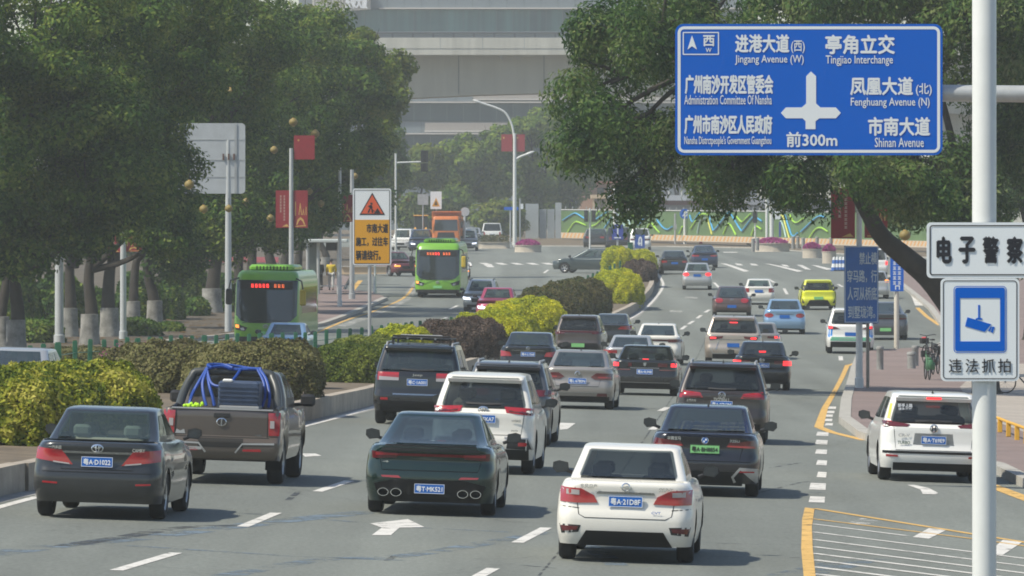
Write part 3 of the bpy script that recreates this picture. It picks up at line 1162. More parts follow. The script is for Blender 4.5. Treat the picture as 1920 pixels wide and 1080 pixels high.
def car(name, label, cat, body, px, kind='saloon', heading=3.0, oncoming=False, L=None, glass=None, group='cars and vans on the avenue', det=2,
        lamps=None, decals=(), lit=None, third=None, plt=None, roof=None, rails=False, spoiler=None, fin=True, trim_low=True, seam=True, tint=None, yaw=None, sill=None, W=None, H=None, roll=True, blackroof=None, front=None, winw=None, wing=None, seats=None):
    """px = (left, right, roof row, ground row) of the face turned to us in the photograph"""
    xl, xr, yt, yg = px
    g = G((xl + xr) / 2, yg)
    K = KINDS[kind]
    s = F / g.y
    W = W or (xr - xl) / s
    rd = K['yr1'] * (L or K['L']) if not oncoming else (1 - K['yf1']) * (L or K['L'])
    H = H or (CH - (yt - YH) / F * (g.y + rd - .5) - g.z)
    L = L or K['L']
    gl = glass or M_GLASS
    r = .225 * H if kind not in ('suv', 'offroad', 'mpv') else .215 * H
    r = max(.29, min(.38, r))
    ra = r + .05
    ar, af = .185 * L, .80 * L
    if kind in ('hatch', 'beetle'):
        ar, af = .165 * L, .80 * L
    zbe = K['rp'][0][0] * H + .05
    sl = sill or .14 * H
    hw0 = W / 2
    dk, hd = K['deck'] * H, K['hood'] * H
    yr0, yr1, yf1, yf0 = (K[k] * L for k in ('yr0', 'yr1', 'yf1', 'yf0'))

    def zt(y):
        base = [(0, dk), (yr0 * .5, dk + .01 * H), (yr0 + .15, dk + .012 * H), (L * .5, dk - .02 * H), (yf0 - .3, hd + .035 * H), (yf0, hd + .03 * H), (L - .5, hd - .03 * H), (L, hd - .11 * H)]
        return lerp_tab(base, y)

    def zb(y):
        for yc in (ar, af):
            d = abs(y - yc)
            if d < ra:
                return r + math.sqrt(max(0, ra * ra - d * d)) * .98
        return sl if .5 < y < L - .55 else zbe
    ys = sorted([ar + ra * k for k in (-1.001, -.999, -.92, -.75, -.45, 0, .45, .75, .92, .999, 1.001)] + [af + ra * k for k in (-1.001, -.999, -.92, -.75, -.45, 0, .45, .75, .92, .999, 1.001)] + [L * .36, L * .45, L * .55, L * .62])
    wz = [(.0, .93), (.16, .955), (.28, .995), (.42, 1.0), (.55, .99), (.62, .965), (.66, .93), (.72, .90)]
    if kind in ('suv', 'offroad', 'mpv', 'hatch'):
        wz = [(.0, .94), (.16, .965), (.28, 1.0), (.45, 1.0), (.56, .985), (.62, .96), (.66, .93)]
    fp = [(.12, .12), (.2, .03), (.3, .0), (.45, .02), (.55, .10), (.62, .3), (.7, .5)]
    levels = [0, .06, .14, .22, .30, .38, .46, .54, .62, .70, .78, .86, .92, .965, .99, 1.0]
    rings = []
    for li, f in enumerate(levels):
        zr = zbe + (zt(0) - zbe) * f
        zf = zbe + (zt(L) - zbe) * f
        sh = {13: .985, 14: .955, 15: .90}.get(li, 1.0)
        hw = hw0 * lerp_tab(wz, zr / H) * sh
        y0 = lerp_tab(K['rp'], zr / H) + {14: .015, 15: .06}.get(li, 0)
        y1 = L - lerp_tab(fp, zf / H) - {14: .03, 15: .10}.get(li, 0)
        rx, ry = (.20, .34) if kind not in ('mpv', 'offroad') else (.14, .26)
        pts, kr, kf = ring_points(hw, y0, y1, rx, ry, .32, .5, .05, .14, ys)
        ring = []
        for i, (x, y) in enumerate(pts):
            if i <= kr:
                z = zr
            elif i >= len(pts) - 1 - kf:
                z = zf
            else:
                z = zb(y) + (zt(y) - zb(y)) * f
                x = hw0 * lerp_tab(wz, z / H * (K['deck'] / max(.01, zt(y) / H))) * sh
            ring.append((x, y, z))
        rings.append(ring)
    low = Shell(rings)
    low.kr, low.kf = kr, kf
    # cabin
    ym, hl = (yr1 + yf1) / 2, (yf1 - yr1) / 2 + .3
    w0, w1 = hw0 * K['belt'], hw0 * K['w1']
    gl_levels = [0, .10, .24, .40, .56, .72, .86, .94, 1.0]
    tops = [(0.03, .007), (.10, .016), (.22, .024), (.45, .030)]
    crown = .030
    gr = []

    def cab(g_, ins=0, add=0):
        q = g_
        hw = (w0 + (w1 - w0) * q ** 1.25) * (1 - ins * .55)
        yr = yr0 + (yr1 - yr0) * (q ** (1.0 if kind not in ('fastback', 'beetle') else .9))
        yf = yf0 + (yf1 - yf0) * q
        if kind in ('fastback', 'beetle'):
            yr = yr0 + (yr1 - yr0) * (1 - (1 - q) ** .62) if kind == 'beetle' else yr0 + (yr1 - yr0) * q ** 1.15
        yr += ins * hl * .5
        yf -= ins * hl * .5
        ss = [yr + .3 + (yf - .3 - yr - .3) * k / 10 for k in range(11)]
        pts, a, b = ring_points(hw, yr, yf, .08, .16, .16, .2, .06, .12, ss)
        out = []
        for (x, y) in pts:
            ztop = H - crown - .045 * ((y - ym) / hl) ** 2 - (.02 if kind in ('fastback', 'saloon') else 0) * max(0, (ym - y) / hl)
            zz_ = zt(min(max(y, 0), L)) - .03
            out.append((x, y, zz_ + (ztop - zz_) * g_ + add))
        return out, a, b
    for q in gl_levels:
        ring, ka, kb = cab(q)
        gr.append(ring)
    for ins, add in tops:
        ring, _, _ = cab(1.0, ins, add)
        gr.append(ring)
    top = Shell(gr)
    top.kr, top.kf = ka, kb
    root = thing(name, label, cat, (0, 0, 0), 0, group)
    mb = MB()
    v, f, m_ = low.full()
    mb.add(v, f + low.cap(len(v) - m_), body)
    v, f, m_ = top.full()
    cut = set()
    nside = ka + 1
    for li in range(1, 7):
        for k in range(m_):
            kk = min(k, m_ - 1 - k)
            if kk < 5 or kk >= top.n - 1 - 6:
                cut.add(li * m_ + k)
            elif 2 <= li < 6 and det >= 1 and (nside <= kk < nside + 4 or nside + 5 <= kk < nside + 10):
                cut.add(li * m_ + k)
    f = [q_ for i_, q_ in enumerate(f) if i_ not in cut]
    nl = len(gl_levels)
    rb = blackroof or body
    mb.add(v, f, body)
    mb.add(v[-m_:], top.cap(0), rb)
    if blackroof:
        v2, f2 = v[(nl - 2) * m_:], f[(nl - 2) * m_:]
    mb.box((0, L / 2, (sl + .55) / 2 + .02), (W - .52, L - .5, .55 - sl), M_UNDER)
    mb.link('body', root, 38)
    # seats seen through the glass
    sm_ = seats or M_SEAT
    zb_ = dk - .12
    ys_ = yr0 + (yr1 - yr0) * (.62 if kind in ('saloon', 'fastback', 'beetle') else 0) + (.12 if kind in ('saloon', 'fastback', 'beetle') else .85)
    for nm_, yy_, xs_ in (('rear_seat', ys_, (-.36, .36)), ('front_seat', min(ys_ + 1.0, yf1 - .2), (-.36, .36))):
        ms = MB()
        zt_ = min(H - .42, zb_ + .30)
        for x in xs_ if nm_ == 'front_seat' else (0,):
            ms.box((x, yy_, (zb_ + zt_) / 2 - .1), (.50 if nm_ == 'front_seat' else w1 * 1.7, .14, zt_ - zb_ + .2), sm_, bev=.05)
        for x in xs_:
            ms.box((x, yy_ - .01, zt_ + .09), (.25, .10, .17), sm_, bev=.04)
            ms.tube([(x - .05, yy_, zt_ - .02), (x - .05, yy_, zt_ + .05)], .01, M_SILVER, n=5)
            ms.tube([(x + .05, yy_, zt_ - .02), (x + .05, yy_, zt_ + .05)], .01, M_SILVER, n=5)
        ms.link(nm_, root, 40)
    # glass
    def patch(nm, i0, i1, l0, l1, parent, off=.009, both=False, mt=None):
        for sgn in ((1, -1) if not both else (0,)):
            g2 = MB()
            idx = list(range(i0, i1 + 1))
            rows = []
            for li in range(l0, l1 + 1):
                row = [gr[li][i] for i in idx]
                if both:
                    row = [(-x, y, z) for (x, y, z) in row[::-1] if x > 1e-6] + row if idx[0] == 0 else row + [(-x, y, z) for (x, y, z) in row[::-1] if x > 1e-6]
                if sgn < 0:
                    row = [(-x, y, z) for (x, y, z) in row]
                rows.append([Vector(p) for p in row])
            nc = len(rows[0])
            vs = []
            for a in range(len(rows)):
                for c in range(nc):
                    du = rows[a][min(c + 1, nc - 1)] - rows[a][max(c - 1, 0)]
                    dv = rows[min(a + 1, len(rows) - 1)][c] - rows[max(a - 1, 0)][c]
                    n_ = du.cross(dv).normalized()
                    if n_.dot(rows[a][c] - Vector((0, ym, H * .5))) < 0:
                        n_ = -n_
                    vs.append(rows[a][c] + n_ * off)
            fs = [[a * nc + c, a * nc + c + 1, (a + 1) * nc + c + 1, (a + 1) * nc + c] for a in range(len(rows) - 1) for c in range(nc - 1)]
            g2.add(vs, fs, mt or gl)
            g2.link(nm, parent, 60, recalc=False)
    def rear_glass():
        g2 = MB()
        lv = list(range(1, 9))
        nc = 13
        fr0, fr1 = dict(saloon=(.955, .985), fastback=(.955, .98), beetle=(.95, .98)).get(kind, (.97, .98))
        rows = []
        for j, li in enumerate(lv):
            rr_ = gr[li][:ka + 1]
            lim = rr_[6][0] * (fr0 + (fr1 - fr0) * j / (len(lv) - 1))
            if li in (lv[0], lv[-1]):
                lim -= .02
            row = []
            for q_ in range(nc):
                x = lim * (2 * q_ / (nc - 1) - 1)
                up = .35 if li == lv[0] else (.45 if li == lv[-1] else 0)
                y = np.interp(abs(x), [p[0] for p in rr_], [p[1] for p in rr_])
                z = np.interp(abs(x), [p[0] for p in rr_], [p[2] for p in rr_])
                if up:
                    r2 = gr[li + 1 if li == lv[0] else li - 1][:ka + 1]
                    y = y * (1 - up) + up * np.interp(abs(x), [p[0] for p in r2], [p[1] for p in r2])
                    z = z * (1 - up) + up * np.interp(abs(x), [p[0] for p in r2], [p[2] for p in r2])
                row.append(Vector((x, y, z)))
            rows.append(row)
        nrm_ = Vector((0, -(rows[-1][6].z - rows[0][6].z), rows[-1][6].y - rows[0][6].y)).normalized()
        g2.add([p + nrm_ * .012 for r_ in rows for p in r_], [[a * nc + c, a * nc + c + 1, (a + 1) * nc + c + 1, (a + 1) * nc + c] for a in range(len(rows) - 1) for c in range(nc - 1)], gl)
        g2.link('rear_window', root, 60)
    rear_glass()
    ns = len(gr[0])
    patch('windscreen', ns - 1 - 6, ns - 1, 1, 7, root, both=True)
    c0 = ka + 1
    if det >= 1:
        patch('side_window', c0 + 0, c0 + 4, 2, 6, root)
        patch('side_window', c0 + 5, c0 + 10, 2, 6, root)

    def rpt(x, z):
        if z > dk:
            return top.pt(x, z, 'rear')
        return low.pt(x, z, 'rear')

    def fpt(x, z):
        return low.pt(x, z, 'front')
    end = 'front' if oncoming else 'rear'
    ptf = fpt if oncoming else rpt
    # decals: (part name, material, polygon in metres on the right-hand side or centred, thickness, mirrored)
    for d in decals:
        nm, mt_, poly, th, mir = (list(d) + [.008, False])[:5]
        if mir:
            for pp in (poly, mirror(poly)):
                surf_patch(pp, ptf, mt_, th, end=end).link(nm, root, 30)
        else:
            surf_patch(poly, ptf, mt_, th, end=end).link(nm, root, 30)
    lname = 'headlight' if oncoming else 'tail_light'
    for lp_ in (lamps or []):
        for pp in (lp_, ):
            pieces = pp if isinstance(pp[0][0], (bpy.types.Material,)) else [pp]
            for sgn in (1, -1):
                par = None
                for k, (mt_, poly) in enumerate(pp):
                    q = poly if sgn > 0 else mirror(poly)
                    o = surf_patch(q, ptf, mt_, .014 + .006 * k, end=end).link(lname if k == 0 else 'lens', root if k == 0 else par, 30)
                    if k == 0:
                        par = o
    # wheels, mirrors
    for x in (-1, 1):
        for y in (ar, af):
            add_wheel(root, x * (hw0 - .13), y, r, .215)
    zm = zt(yf0) + .09
    for x in (-1, 1):
        m2 = MB()
        cx_ = x * (hw0 + .10)
        rr = [(-.105, -.06), (.06, -.08), (.115, -.02), (.11, .06), (.03, .085), (-.09, .06)]
        yb_ = yf0 - .18
        a = [(cx_ + px_ * x, yb_, zm + pz) for px_, pz in rr]
        b = [(cx_ + px_ * .9 * x, yb_ + .07, zm + pz * .95) for px_, pz in rr]
        c = [(cx_ + px_ * .5 * x, yb_ + .14, zm + pz * .55) for px_, pz in rr]
        fs = [list(range(6))]
        for i in range(2):
            for k in range(6):
                fs.append([i * 6 + k, i * 6 + (k + 1) % 6, i * 6 + 6 + (k + 1) % 6, i * 6 + 6 + k])
        fs.append([12 + k for k in range(6)][::-1])
        m2.add(a + b + c, fs, M_TRIM if oncoming is False and det >= 2 else M_TRIM)
        m2.tube([(x * (hw0 - .06), yf0 - .1, zm - .08), (cx_ - .03 * x, yb_ + .07, zm - .03)], .025, M_TRIM, n=6)
        m2.add([(px_, y_ + .006 - .012, z_) for (px_, y_, z_) in [(cx_ + p_ * .86 * x, yb_, zm + q_ * .84) for p_, q_ in rr]], [list(range(6))], mat('mirror_glass', (.03, .036, .04), .12, spec=.6))
        m2.link('wing_mirror', root, 40, recalc=True)
    if fin and det >= 1 and kind != 'offroad':
        m3 = MB()
        zf_ = H - .05
        m3.add([(-.025, yr1 + .16, zf_), (.025, yr1 + .16, zf_), (0, yr1 + .18, zf_ + .10), (-.025, yr1 + .38, zf_), (.025, yr1 + .38, zf_), (0, yr1 + .25, zf_ + .09)], [[0, 1, 2], [0, 2, 5, 3], [1, 4, 5, 2], [3, 5, 4]], M_TRIM)
        m3.link('roof_aerial', root)
    if rails:
        for x in (-1, 1):
            m4 = MB()
            rz = H + .012
            m4.tube([(x * (w1 - .06), yr1 + .12, H - .07), (x * (w1 - .06), yr1 + .22, rz), (x * (w1 - .06), yf1 - .25, rz), (x * (w1 - .06), yf1 - .1, H - .07)], .022, M_SILVER if rails == 'silver' else M_TRIM, n=6)
            m4.link('roof_rail', root, 60)
    if spoiler:
        m5 = MB()
        ytop = yr1
        hwS = w1 * .98
        a = [(-hwS, ytop + .22, H - .075), (hwS, ytop + .22, H - .075), (hwS * .96, ytop - .16, H - .10), (-hwS * .96, ytop - .16, H - .10)]
        b = [(x, y + (.02 if i < 2 else .04), z - (.05 if i < 2 else .06)) for i, (x, y, z) in enumerate(a)]
        m5.add(a + b, [[0, 1, 2, 3], [7, 6, 5, 4], [0, 3, 7, 4], [1, 5, 6, 2], [2, 6, 7, 3], [0, 4, 5, 1]], spoiler)
        m5.link('roof_spoiler', root)
    if third:
        zz_, ww_, dy_ = third
        m6 = MB()
        yy = rpt(0, zz_) if not spoiler or dy_ == 0 else yr1 - .165
        m6.box((0, yy - .02 + dy_, zz_), (ww_, .03, .035 if ww_ > .2 else .05), M_LIT)
        m6.link('high_brake_light', root)
    if plt:
        txt, zc, green = plt[:3]
        yy = min(ptf(0, zc + .07), ptf(0, zc - .07), ptf(.2, zc)) if not oncoming else max(ptf(0, zc + .07), ptf(0, zc - .07))
        plate(root, plt[3] if len(plt) > 3 else 0, yy - .02 if not oncoming else yy + .02, zc, txt, green, facing=1 if oncoming else -1)
    place(root, ar if not oncoming else af, g, heading, oncoming)
    return root, dict(L=L, W=W, H=H, hw=hw0, dk=dk, yr0=yr0, yr1=yr1, yf1=yf1, yf0=yf0, rpt=rpt, fpt=fpt, zt=zt, ar=ar, af=af, w1=w1, r=r)


def emblem(root, x, y, z, kind, r=.075, m=None):
    """small chrome badge standing on a panel"""
    m = m or M_CHROME
    mb = MB()

    def ring(rx, rz, cx=0, cz=0, t=.010, n=20):
        mb.tube([(cx + rx * math.cos(2 * math.pi * k / n), 0, cz + rz * math.sin(2 * math.pi * k / n)) for k in range(n + 1)], t, m, n=5, caps=False)
    if kind == 'ovals':
        ring(r, r * .68)
        ring(r * .28, r * .62)
        ring(r * .68, r * .26, 0, r * .3)
    elif kind == 'ringbar':
        ring(r * .85, r * .85)
        mb.box((0, 0, 0), (r * 2.3, .012, r * .34), m)
    elif kind == 'roundel':
        ring(r, r)
        mb.lathe([(.001, -.004), (r * .9, -.004)], M_PBLUE, axis='y', n=16)
        mb.box((r * .3, -.008, r * .3), (r * .55, .004, r * .55), M_PWHITE)
        mb.box((-r * .3, -.008, -r * .3), (r * .55, .004, r * .55), M_PWHITE)
    elif kind == 'vw':
        ring(r, r)
        mb.prism(stroke([(-r * .6, r * .65), (0, -r * .1), (r * .6, r * .65)], r * .2), -.006, .004, m)
        mb.prism(stroke([(-r * .75, r * .2), (-r * .35, -r * .75), (0, -r * .1), (r * .35, -r * .75), (r * .75, r * .2)], r * .2), -.007, .004, m)
    elif kind == 'h':
        ring(r, r * 1.0, t=.012)
        for q in (-1, 1):
            mb.prism([(q * r * .62, r * .7), (q * r * .28, r * .7), (q * r * .22, -r * .7), (q * r * .5, -r * .7)], -.008, .004, M_DARK)
        mb.box((0, -.004, 0), (r * .5, .006, r * .3), M_DARK)
    elif kind == 'arch':
        ring(r, r * .75)
        mb.box((0, 0, 0), (r * .3, .012, r * 1.2), m)
    elif kind == 'shield':
        mb.prism([(-r * .7, r * .8), (r * .7, r * .8), (r * .6, -r * .2), (0, -r), (-r * .6, -r * .2)], -.006, .004, m)
    elif kind == 'star':
        ring(r, r)
        for k in range(3):
            a = math.pi / 2 + k * 2 * math.pi / 3
            mb.prism(stroke([(0, 0), (r * math.cos(a), r * math.sin(a))], r * .22), -.006, .004, m)
    elif kind.startswith('T:'):
        mb.text(kind[2:], 0, 0, r * 2, r * .55, -.004, m, .03)
    o = mb.link('badge', root)
    o.location = (x, y - .02, z)
    return o
# ---------------------------------------------------------------- the cars, nearest first
P_WHITE = paint('white_car_paint', (.78, .77, .73))
P_CREAM = paint('pearl_white_car_paint', (.74, .71, .64))
P_GREY = paint('dark_grey_car_paint', (.020, .023, .025), .3)
P_BRONZE = paint('bronze_car_paint', (.105, .086, .072), .45, .38)
P_GREEN = paint('dark_green_car_paint', (.004, .024, .018), .35, .2)
P_BLACK = paint('black_car_paint', (.007, .008, .010), .0, .22)
P_BLUEBLACK = paint('blue_black_car_paint', (.010, .011, .018), .2, .2)
P_BROWNBLK = paint('brown_black_car_paint', (.030, .023, .022), .2, .3)
P_CHAMP = paint('champagne_car_paint', (.34, .31, .28), .55, .35)
P_TAN = paint('tan_silver_car_paint', (.47, .41, .35), .5, .35)
P_SILVER = paint('silver_car_paint', (.50, .50, .49), .55, .35)
P_MIDGREY = paint('mid_grey_car_paint', (.10, .105, .115), .4, .3)
P_EVBROWN = paint('taupe_car_paint', (.085, .068, .062), .3, .3)
P_LBLUE = paint('light_blue_car_paint', (.27, .43, .62), .45, .3)
P_BEETLE = paint('chestnut_car_paint', (.10, .060, .050), .3, .3)
P_YELLOW = paint('acid_yellow_car_paint', (.70, .72, .02))
P_RED = paint('rose_red_car_paint', (.33, .03, .08), .2)
P_DRED = paint('maroon_car_paint', (.14, .02, .028), .2)
P_NAVY = paint('navy_car_paint', (.02, .035, .075), .2)
P_SLATE = paint('slate_green_car_paint', (.030, .048, .050), .3)

CARS = 'cars and vans on the avenue'


def slab(x0, x1, z0, z1, d0=0.0, d1=0.0):
    """four-cornered lamp outline: inner edge x0 (height cut by d0), outer x1"""
    return [(x0, z0 + d0), (x1, z0), (x1, z1), (x0, z1 - d1)]


def band_poly(hw, z0, z1):
    return [(-hw, z0), (hw, z0), (hw, z1), (-hw, z1)]


# white saloon, nearest in the middle lanes
c, q = car('white_saloon', 'white saloon nearest the camera with a black lower bumper, in the middle lanes', 'car', P_CREAM, (1045, 1303, 832, 1051), 'saloon', 3.2,
           lamps=[[(M_REDL, [(.36, .775), (.41, .87), (.58, .955), (.845, .965), (.84, .775), (.62, .765)]), (M_CLEAR, [(.60, .87), (.60, .935), (.76, .94), (.76, .875)]), ]],
           decals=[('lower_bumper', M_TRIM, [(-.62, .22), (.62, .22), (.50, .415), (-.50, .415)], .008),
                   ('reflector', M_DREDL, [(.62, .42), (.80, .40), (.83, .47), (.60, .465)], .012, True), ('reflector_surround', M_TRIM, [(.60, .39), (.82, .37), (.85, .49), (.57, .48)], .004, True),
                   ('chrome_strip', M_CHROME, [(-.38, .895), (.38, .895), (.36, .925), (-.36, .925)], .012),
                   ('panel_gap', M_UNDER, stroke([(-.66, .965), (-.60, .62), (-.52, .58), (.52, .58), (.60, .62), (.66, .965)], .010), .003),
                   ('bumper_seam', M_UNDER, stroke([(.60, .70), (.84, .72)], .010), .003, True)],
           plt=('粤A·21D8F', .80, False), fin=False)
emblem(c, 0, q['rpt'](0, 1.0), .985, 'ringbar', .06)
emblem(c, -.48, q['rpt'](.48, .985), .985, 'T:东风日产', .11)
emblem(c, .52, q['rpt'](.5, .965), .965, 'T:SYLPHY', .09)
emblem(c, .40, q['rpt'](.4, .66), .665, 'T:CVT', .06, M_PBLUE)

# dark grey saloon bottom left
c, q = car('grey_saloon', 'dusty dark grey saloon beside the yellow-green hedge', 'car', P_GREY, (69, 314, 762, 970), 'saloon', 3.4, glass=M_GLASSG, seats=M_SEATC,
           lamps=[[(M_REDL, [(.34, .76), (.50, .965), (.86, .99), (.87, .83)]), (M_CLEAR, [(.38, .762), (.62, .79), (.62, .81), (.40, .785)])]],
           decals=[('chrome_strip', M_CHROME, band_poly(.49, .925, .955), .014), ('reflector', M_REDL, [(.55, .49), (.76, .50), (.76, .525), (.55, .515)], .01, True),
                   ('panel_gap', M_UNDER, stroke([(-.56, .96), (-.50, .70), (.50, .70), (.56, .96)], .010), .003), ('bumper_seam', M_UNDER, stroke([(-.82, .66), (.82, .66)], .010), .003),
                   ],
           plt=('粤A·D1022', .81, False), fin=False, winw=5)
emblem(c, 0, q['rpt'](0, .99), 1.0, 'ovals', .078)
emblem(c, -.60, q['rpt'](.6, .99), 1.0, 'T:一汽丰田', .09)
emblem(c, .58, q['rpt'](.58, .98), .985, 'T:CAMRY', .09)

# dark green fastback
c, q = car('green_fastback', 'dark green fastback with a full-width red light bar and four exhaust tips', 'car', P_GREEN, (688, 932, 772, 963), 'fastback', 2.6, glass=M_GLASSB,
           lamps=[[(M_DREDL, [(.50, .845), (.85, .825), (.86, .93), (.46, .915)]), (M_REDL, [(.50, .885), (.80, .875), (.80, .915), (.48, .91)])]],
           decals=[('light_bar', M_REDL, band_poly(.52, .875, .91), .016), ('spoiler_lip', M_TRIM, [(-.72, .955), (.72, .955), (.66, 1.02), (-.66, 1.02)], .02),
                   ('diffuser', M_TRIM, [(-.72, .20), (.72, .20), (.82, .46), (.52, .53), (-.52, .53), (-.82, .46)], .006),
                   ('reflector', M_REDL, [(.42, .545), (.70, .555), (.72, .58), (.46, .58)], .012, True), ('panel_gap', M_UNDER, stroke([(-.74, .80), (-.70, .66), (.70, .66), (.74, .80)], .010), .003)],
           plt=('粤T·MK521', .40, False), fin=False, L=4.95, winw=5)
for x in (-.68, -.49, .49, .68):
    e = MB()
    e.lathe([(.072, -.05), (.082, -.05), (.082, .08)], M_CHROME, axis='y', n=18)
    e.lathe([(.001, .02), (.072, .0), (.072, -.05)], M_UNDER, axis='y', n=18)
    o = e.link('exhaust_tip', c, 40)
    o.location = (x, q['rpt'](x, .34) - .01, .335)
    o.scale = (1, 1, .72)
emblem(c, -.66, q['rpt'](.66, .78), .78, 'T:4', .05)

# bronze pickup
g = G(424, 904)
PW, PH, PL = 1.90, 1.78, 5.35
pick = thing('pickup_truck', 'bronze double-cab pickup with a blue hose over its roll bar', 'pickup truck', (0, 0, 0), 0, CARS)


def pick_shell():
    ys = sorted([1.2 + .46 * k for k in (-1.001, -.999, -.9, -.6, 0, .6, .9, .999, 1.001)] + [4.4 + .46 * k for k in (-1.001, -.999, -.9, -.6, 0, .6, .9, .999, 1.001)] + [1.75, 2.3, 2.9, 3.5])

    def zb(y):
        for yc in (1.2, 4.4):
            d = abs(y - yc)
            if d < .46:
                return .39 + math.sqrt(.46 ** 2 - d * d)
        return .38
    rings = []
    for li, f in enumerate([0, .06, .12, .18, .26, .36, .48, .6, .72, .84, .93, .98, 1.0]):
        ring = []
        z0 = .40
        zr = z0 + (1.20 - z0) * f
        hw = PW / 2 * lerp_tab([(0, .95), (.1, .97), (.3, 1.0), (.6, 1.0), (.9, .985), (1, .96)], f)
        y0 = lerp_tab([(.40, .12), (.46, .03), (.55, 0), (.70, 0), (.72, .10), (.78, .12), (1.15, .12), (1.2, .14)], zr)
        pts, kr, kf = ring_points(hw, y0, PL - lerp_tab([(.3, .1), (.6, 0), (.9, .06), (1.05, .4)], .4 + .65 * f), .07, .10, .3, .5, .02, .12, ys)
        for i, (x, y) in enumerate(pts):
            zt_ = 1.20 if y < 3.4 else (1.13 if y < PL - .6 else 1.02)
            b = zb(y) if kr < i < len(pts) - 1 - kf else z0
            ring.append((x, y, b + (zt_ - b) * f))
        rings.append(ring)
    sh = Shell(rings)
    sh.kr, sh.kf = kr, kf
    return sh


psh = pick_shell()
mb = MB()
v, f, m_ = psh.full()
mb.add(v, f + psh.cap(len(v) - m_), P_BRONZE)
mb.box((0, PL / 2, .55), (PW - .5, PL - .5, .34), M_UNDER)
cabr = []
for (z, hw, ya, yb) in ((1.18, .86, 1.95, 4.05), (1.35, .84, 1.98, 3.85), (1.55, .79, 2.03, 3.55), (1.70, .735, 2.08, 3.32), (1.755, .69, 2.16, 3.2), (PH - .005, .55, 2.3, 3.05), (PH, .3, 2.5, 2.9)):
    pts, ka, kb = ring_points(hw, ya, yb, .1, .14, .14, .2, .04, .08, [ya + .25 + (yb - ya - .5) * k / 8 for k in range(9)])
    cabr.append([(x, y, z) for x, y in pts])
csh = Shell(cabr)
v, f, m_ = csh.full()
mb.add(v, f + csh.cap(len(v) - m_), P_BRONZE)
mb.link('body', pick, 35)


def cpatch(nm, i0, i1, l0, l1, sgn):
    g2 = MB()
    rows = []
    for li in range(l0, l1 + 1):
        row = [cabr[li][i] for i in range(i0, i1 + 1)]
        if sgn == 0:
            row = [(-x, y, z) for (x, y, z) in row[::-1] if x > 1e-6] + row
        else:
            row = [(x * sgn, y, z) for (x, y, z) in row]
        rows.append(row)
    nc = len(rows[0])
    o_ = .01
    vs = [(x + (o_ * sgn), y - (o_ if sgn == 0 else 0), z) for r_ in rows for (x, y, z) in r_]
    g2.add(vs, [[a * nc + k, a * nc + k + 1, (a + 1) * nc + k + 1, (a + 1) * nc + k] for a in range(len(rows) - 1) for k in range(nc - 1)], M_GLASS)
    return g2.link(nm, pick, 60)


cpatch('rear_window', 0, 6, 1, 3, 0)
for sg in (1, -1):
    cpatch('side_window', ka + 2, ka + 5, 1, 3, sg)
    cpatch('side_window', ka + 6, ka + 9, 1, 3, sg)
ppt = lambda x, z: psh.pt(x, z, 'rear')
for sgn in (1, -1):
    fl_ = (lambda p_: p_) if sgn > 0 else mirror
    tl = surf_patch(fl_([(.76, .80), (.915, .80), (.92, 1.16), (.745, 1.16)]), ppt, M_REDL, .02).link('tail_light', pick, 30)
    surf_patch(fl_([(.775, .92), (.845, .92), (.845, 1.04), (.775, 1.04)]), ppt, M_CLEAR, .03).link('lens', tl, 30)
    surf_patch(fl_([(.36, .545), (.66, .545), (.64, .585), (.36, .575)]), ppt, M_REDL, .012).link('reflector', pick, 30)
surf_patch([(-.80, .555), (-.30, .555), (-.30, .60), (-.80, .60)], ppt, M_SILVER, .012).link('bumper_step', pick, 30)
surf_patch(band_poly(.36, .60, .74), ppt, M_UNDER, .006).link('number_plate_recess', pick, 30)
for pl_ in ([(.24, .52), (.35, .66), (.86, .67)], [(-.24, .52), (-.35, .66), (-.86, .67)]):
    surf_patch(stroke(pl_, .025), ppt, M_SILVER, .012).link('bumper_trim', pick, 30)
surf_patch(stroke([(-.77, .76), (.77, .76)], .014), ppt, M_UNDER, .003).link('panel_gap', pick, 30)
for x in (-.735, .735):
    surf_patch(stroke([(x, .76), (x, 1.17)], .012), ppt, M_UNDER, .003).link('panel_gap', pick, 30)
h_ = MB()
h_.box((0, ppt(0, 1.12) - .012, 1.11), (.26, .03, .075), M_TRIM, bev=.01)
h_.link('tailgate_handle', pick)
tr_ = MB()
tr_.box((0, .17, 1.207), (1.62, .10, .022), M_SILVER)
tr_.link('tailgate_cap', pick)
emblem(pick, 0, ppt(0, .99), 1.0, 'arch', .075)
surf_patch([(-.74, .80), (-.58, .80), (-.60, .87), (-.66, .84), (-.72, .87)], ppt, M_SILVER, .01).link('badge', pick)
emblem(pick, .60, ppt(.6, .80), .80, 'T:POER', .055)
plate(pick, -.02, .045, .645, '粤A·2Q87M', w=.46)
bar = MB()
arch = smooth_line([(-.80, 1.16, 1.18), (-.76, 1.5, 1.42), (-.66, 1.72, 1.66), (-.50, 1.78, 1.76), (.50, 1.78, 1.76), (.66, 1.72, 1.66), (.76, 1.5, 1.42), (.80, 1.16, 1.18)], 4)
bar.tube(arch, .07, mat('roll_bar_grey', (.045, .05, .05), .4), n=10)
for x in (-1, 1):
    bar.tube([(x * .83, .5, 1.20), (x * .83, 1.5, 1.24), (x * .80, 1.7, 1.30)], .035, M_TRIM, n=6)
bar.link('roll_bar', pick, 60)
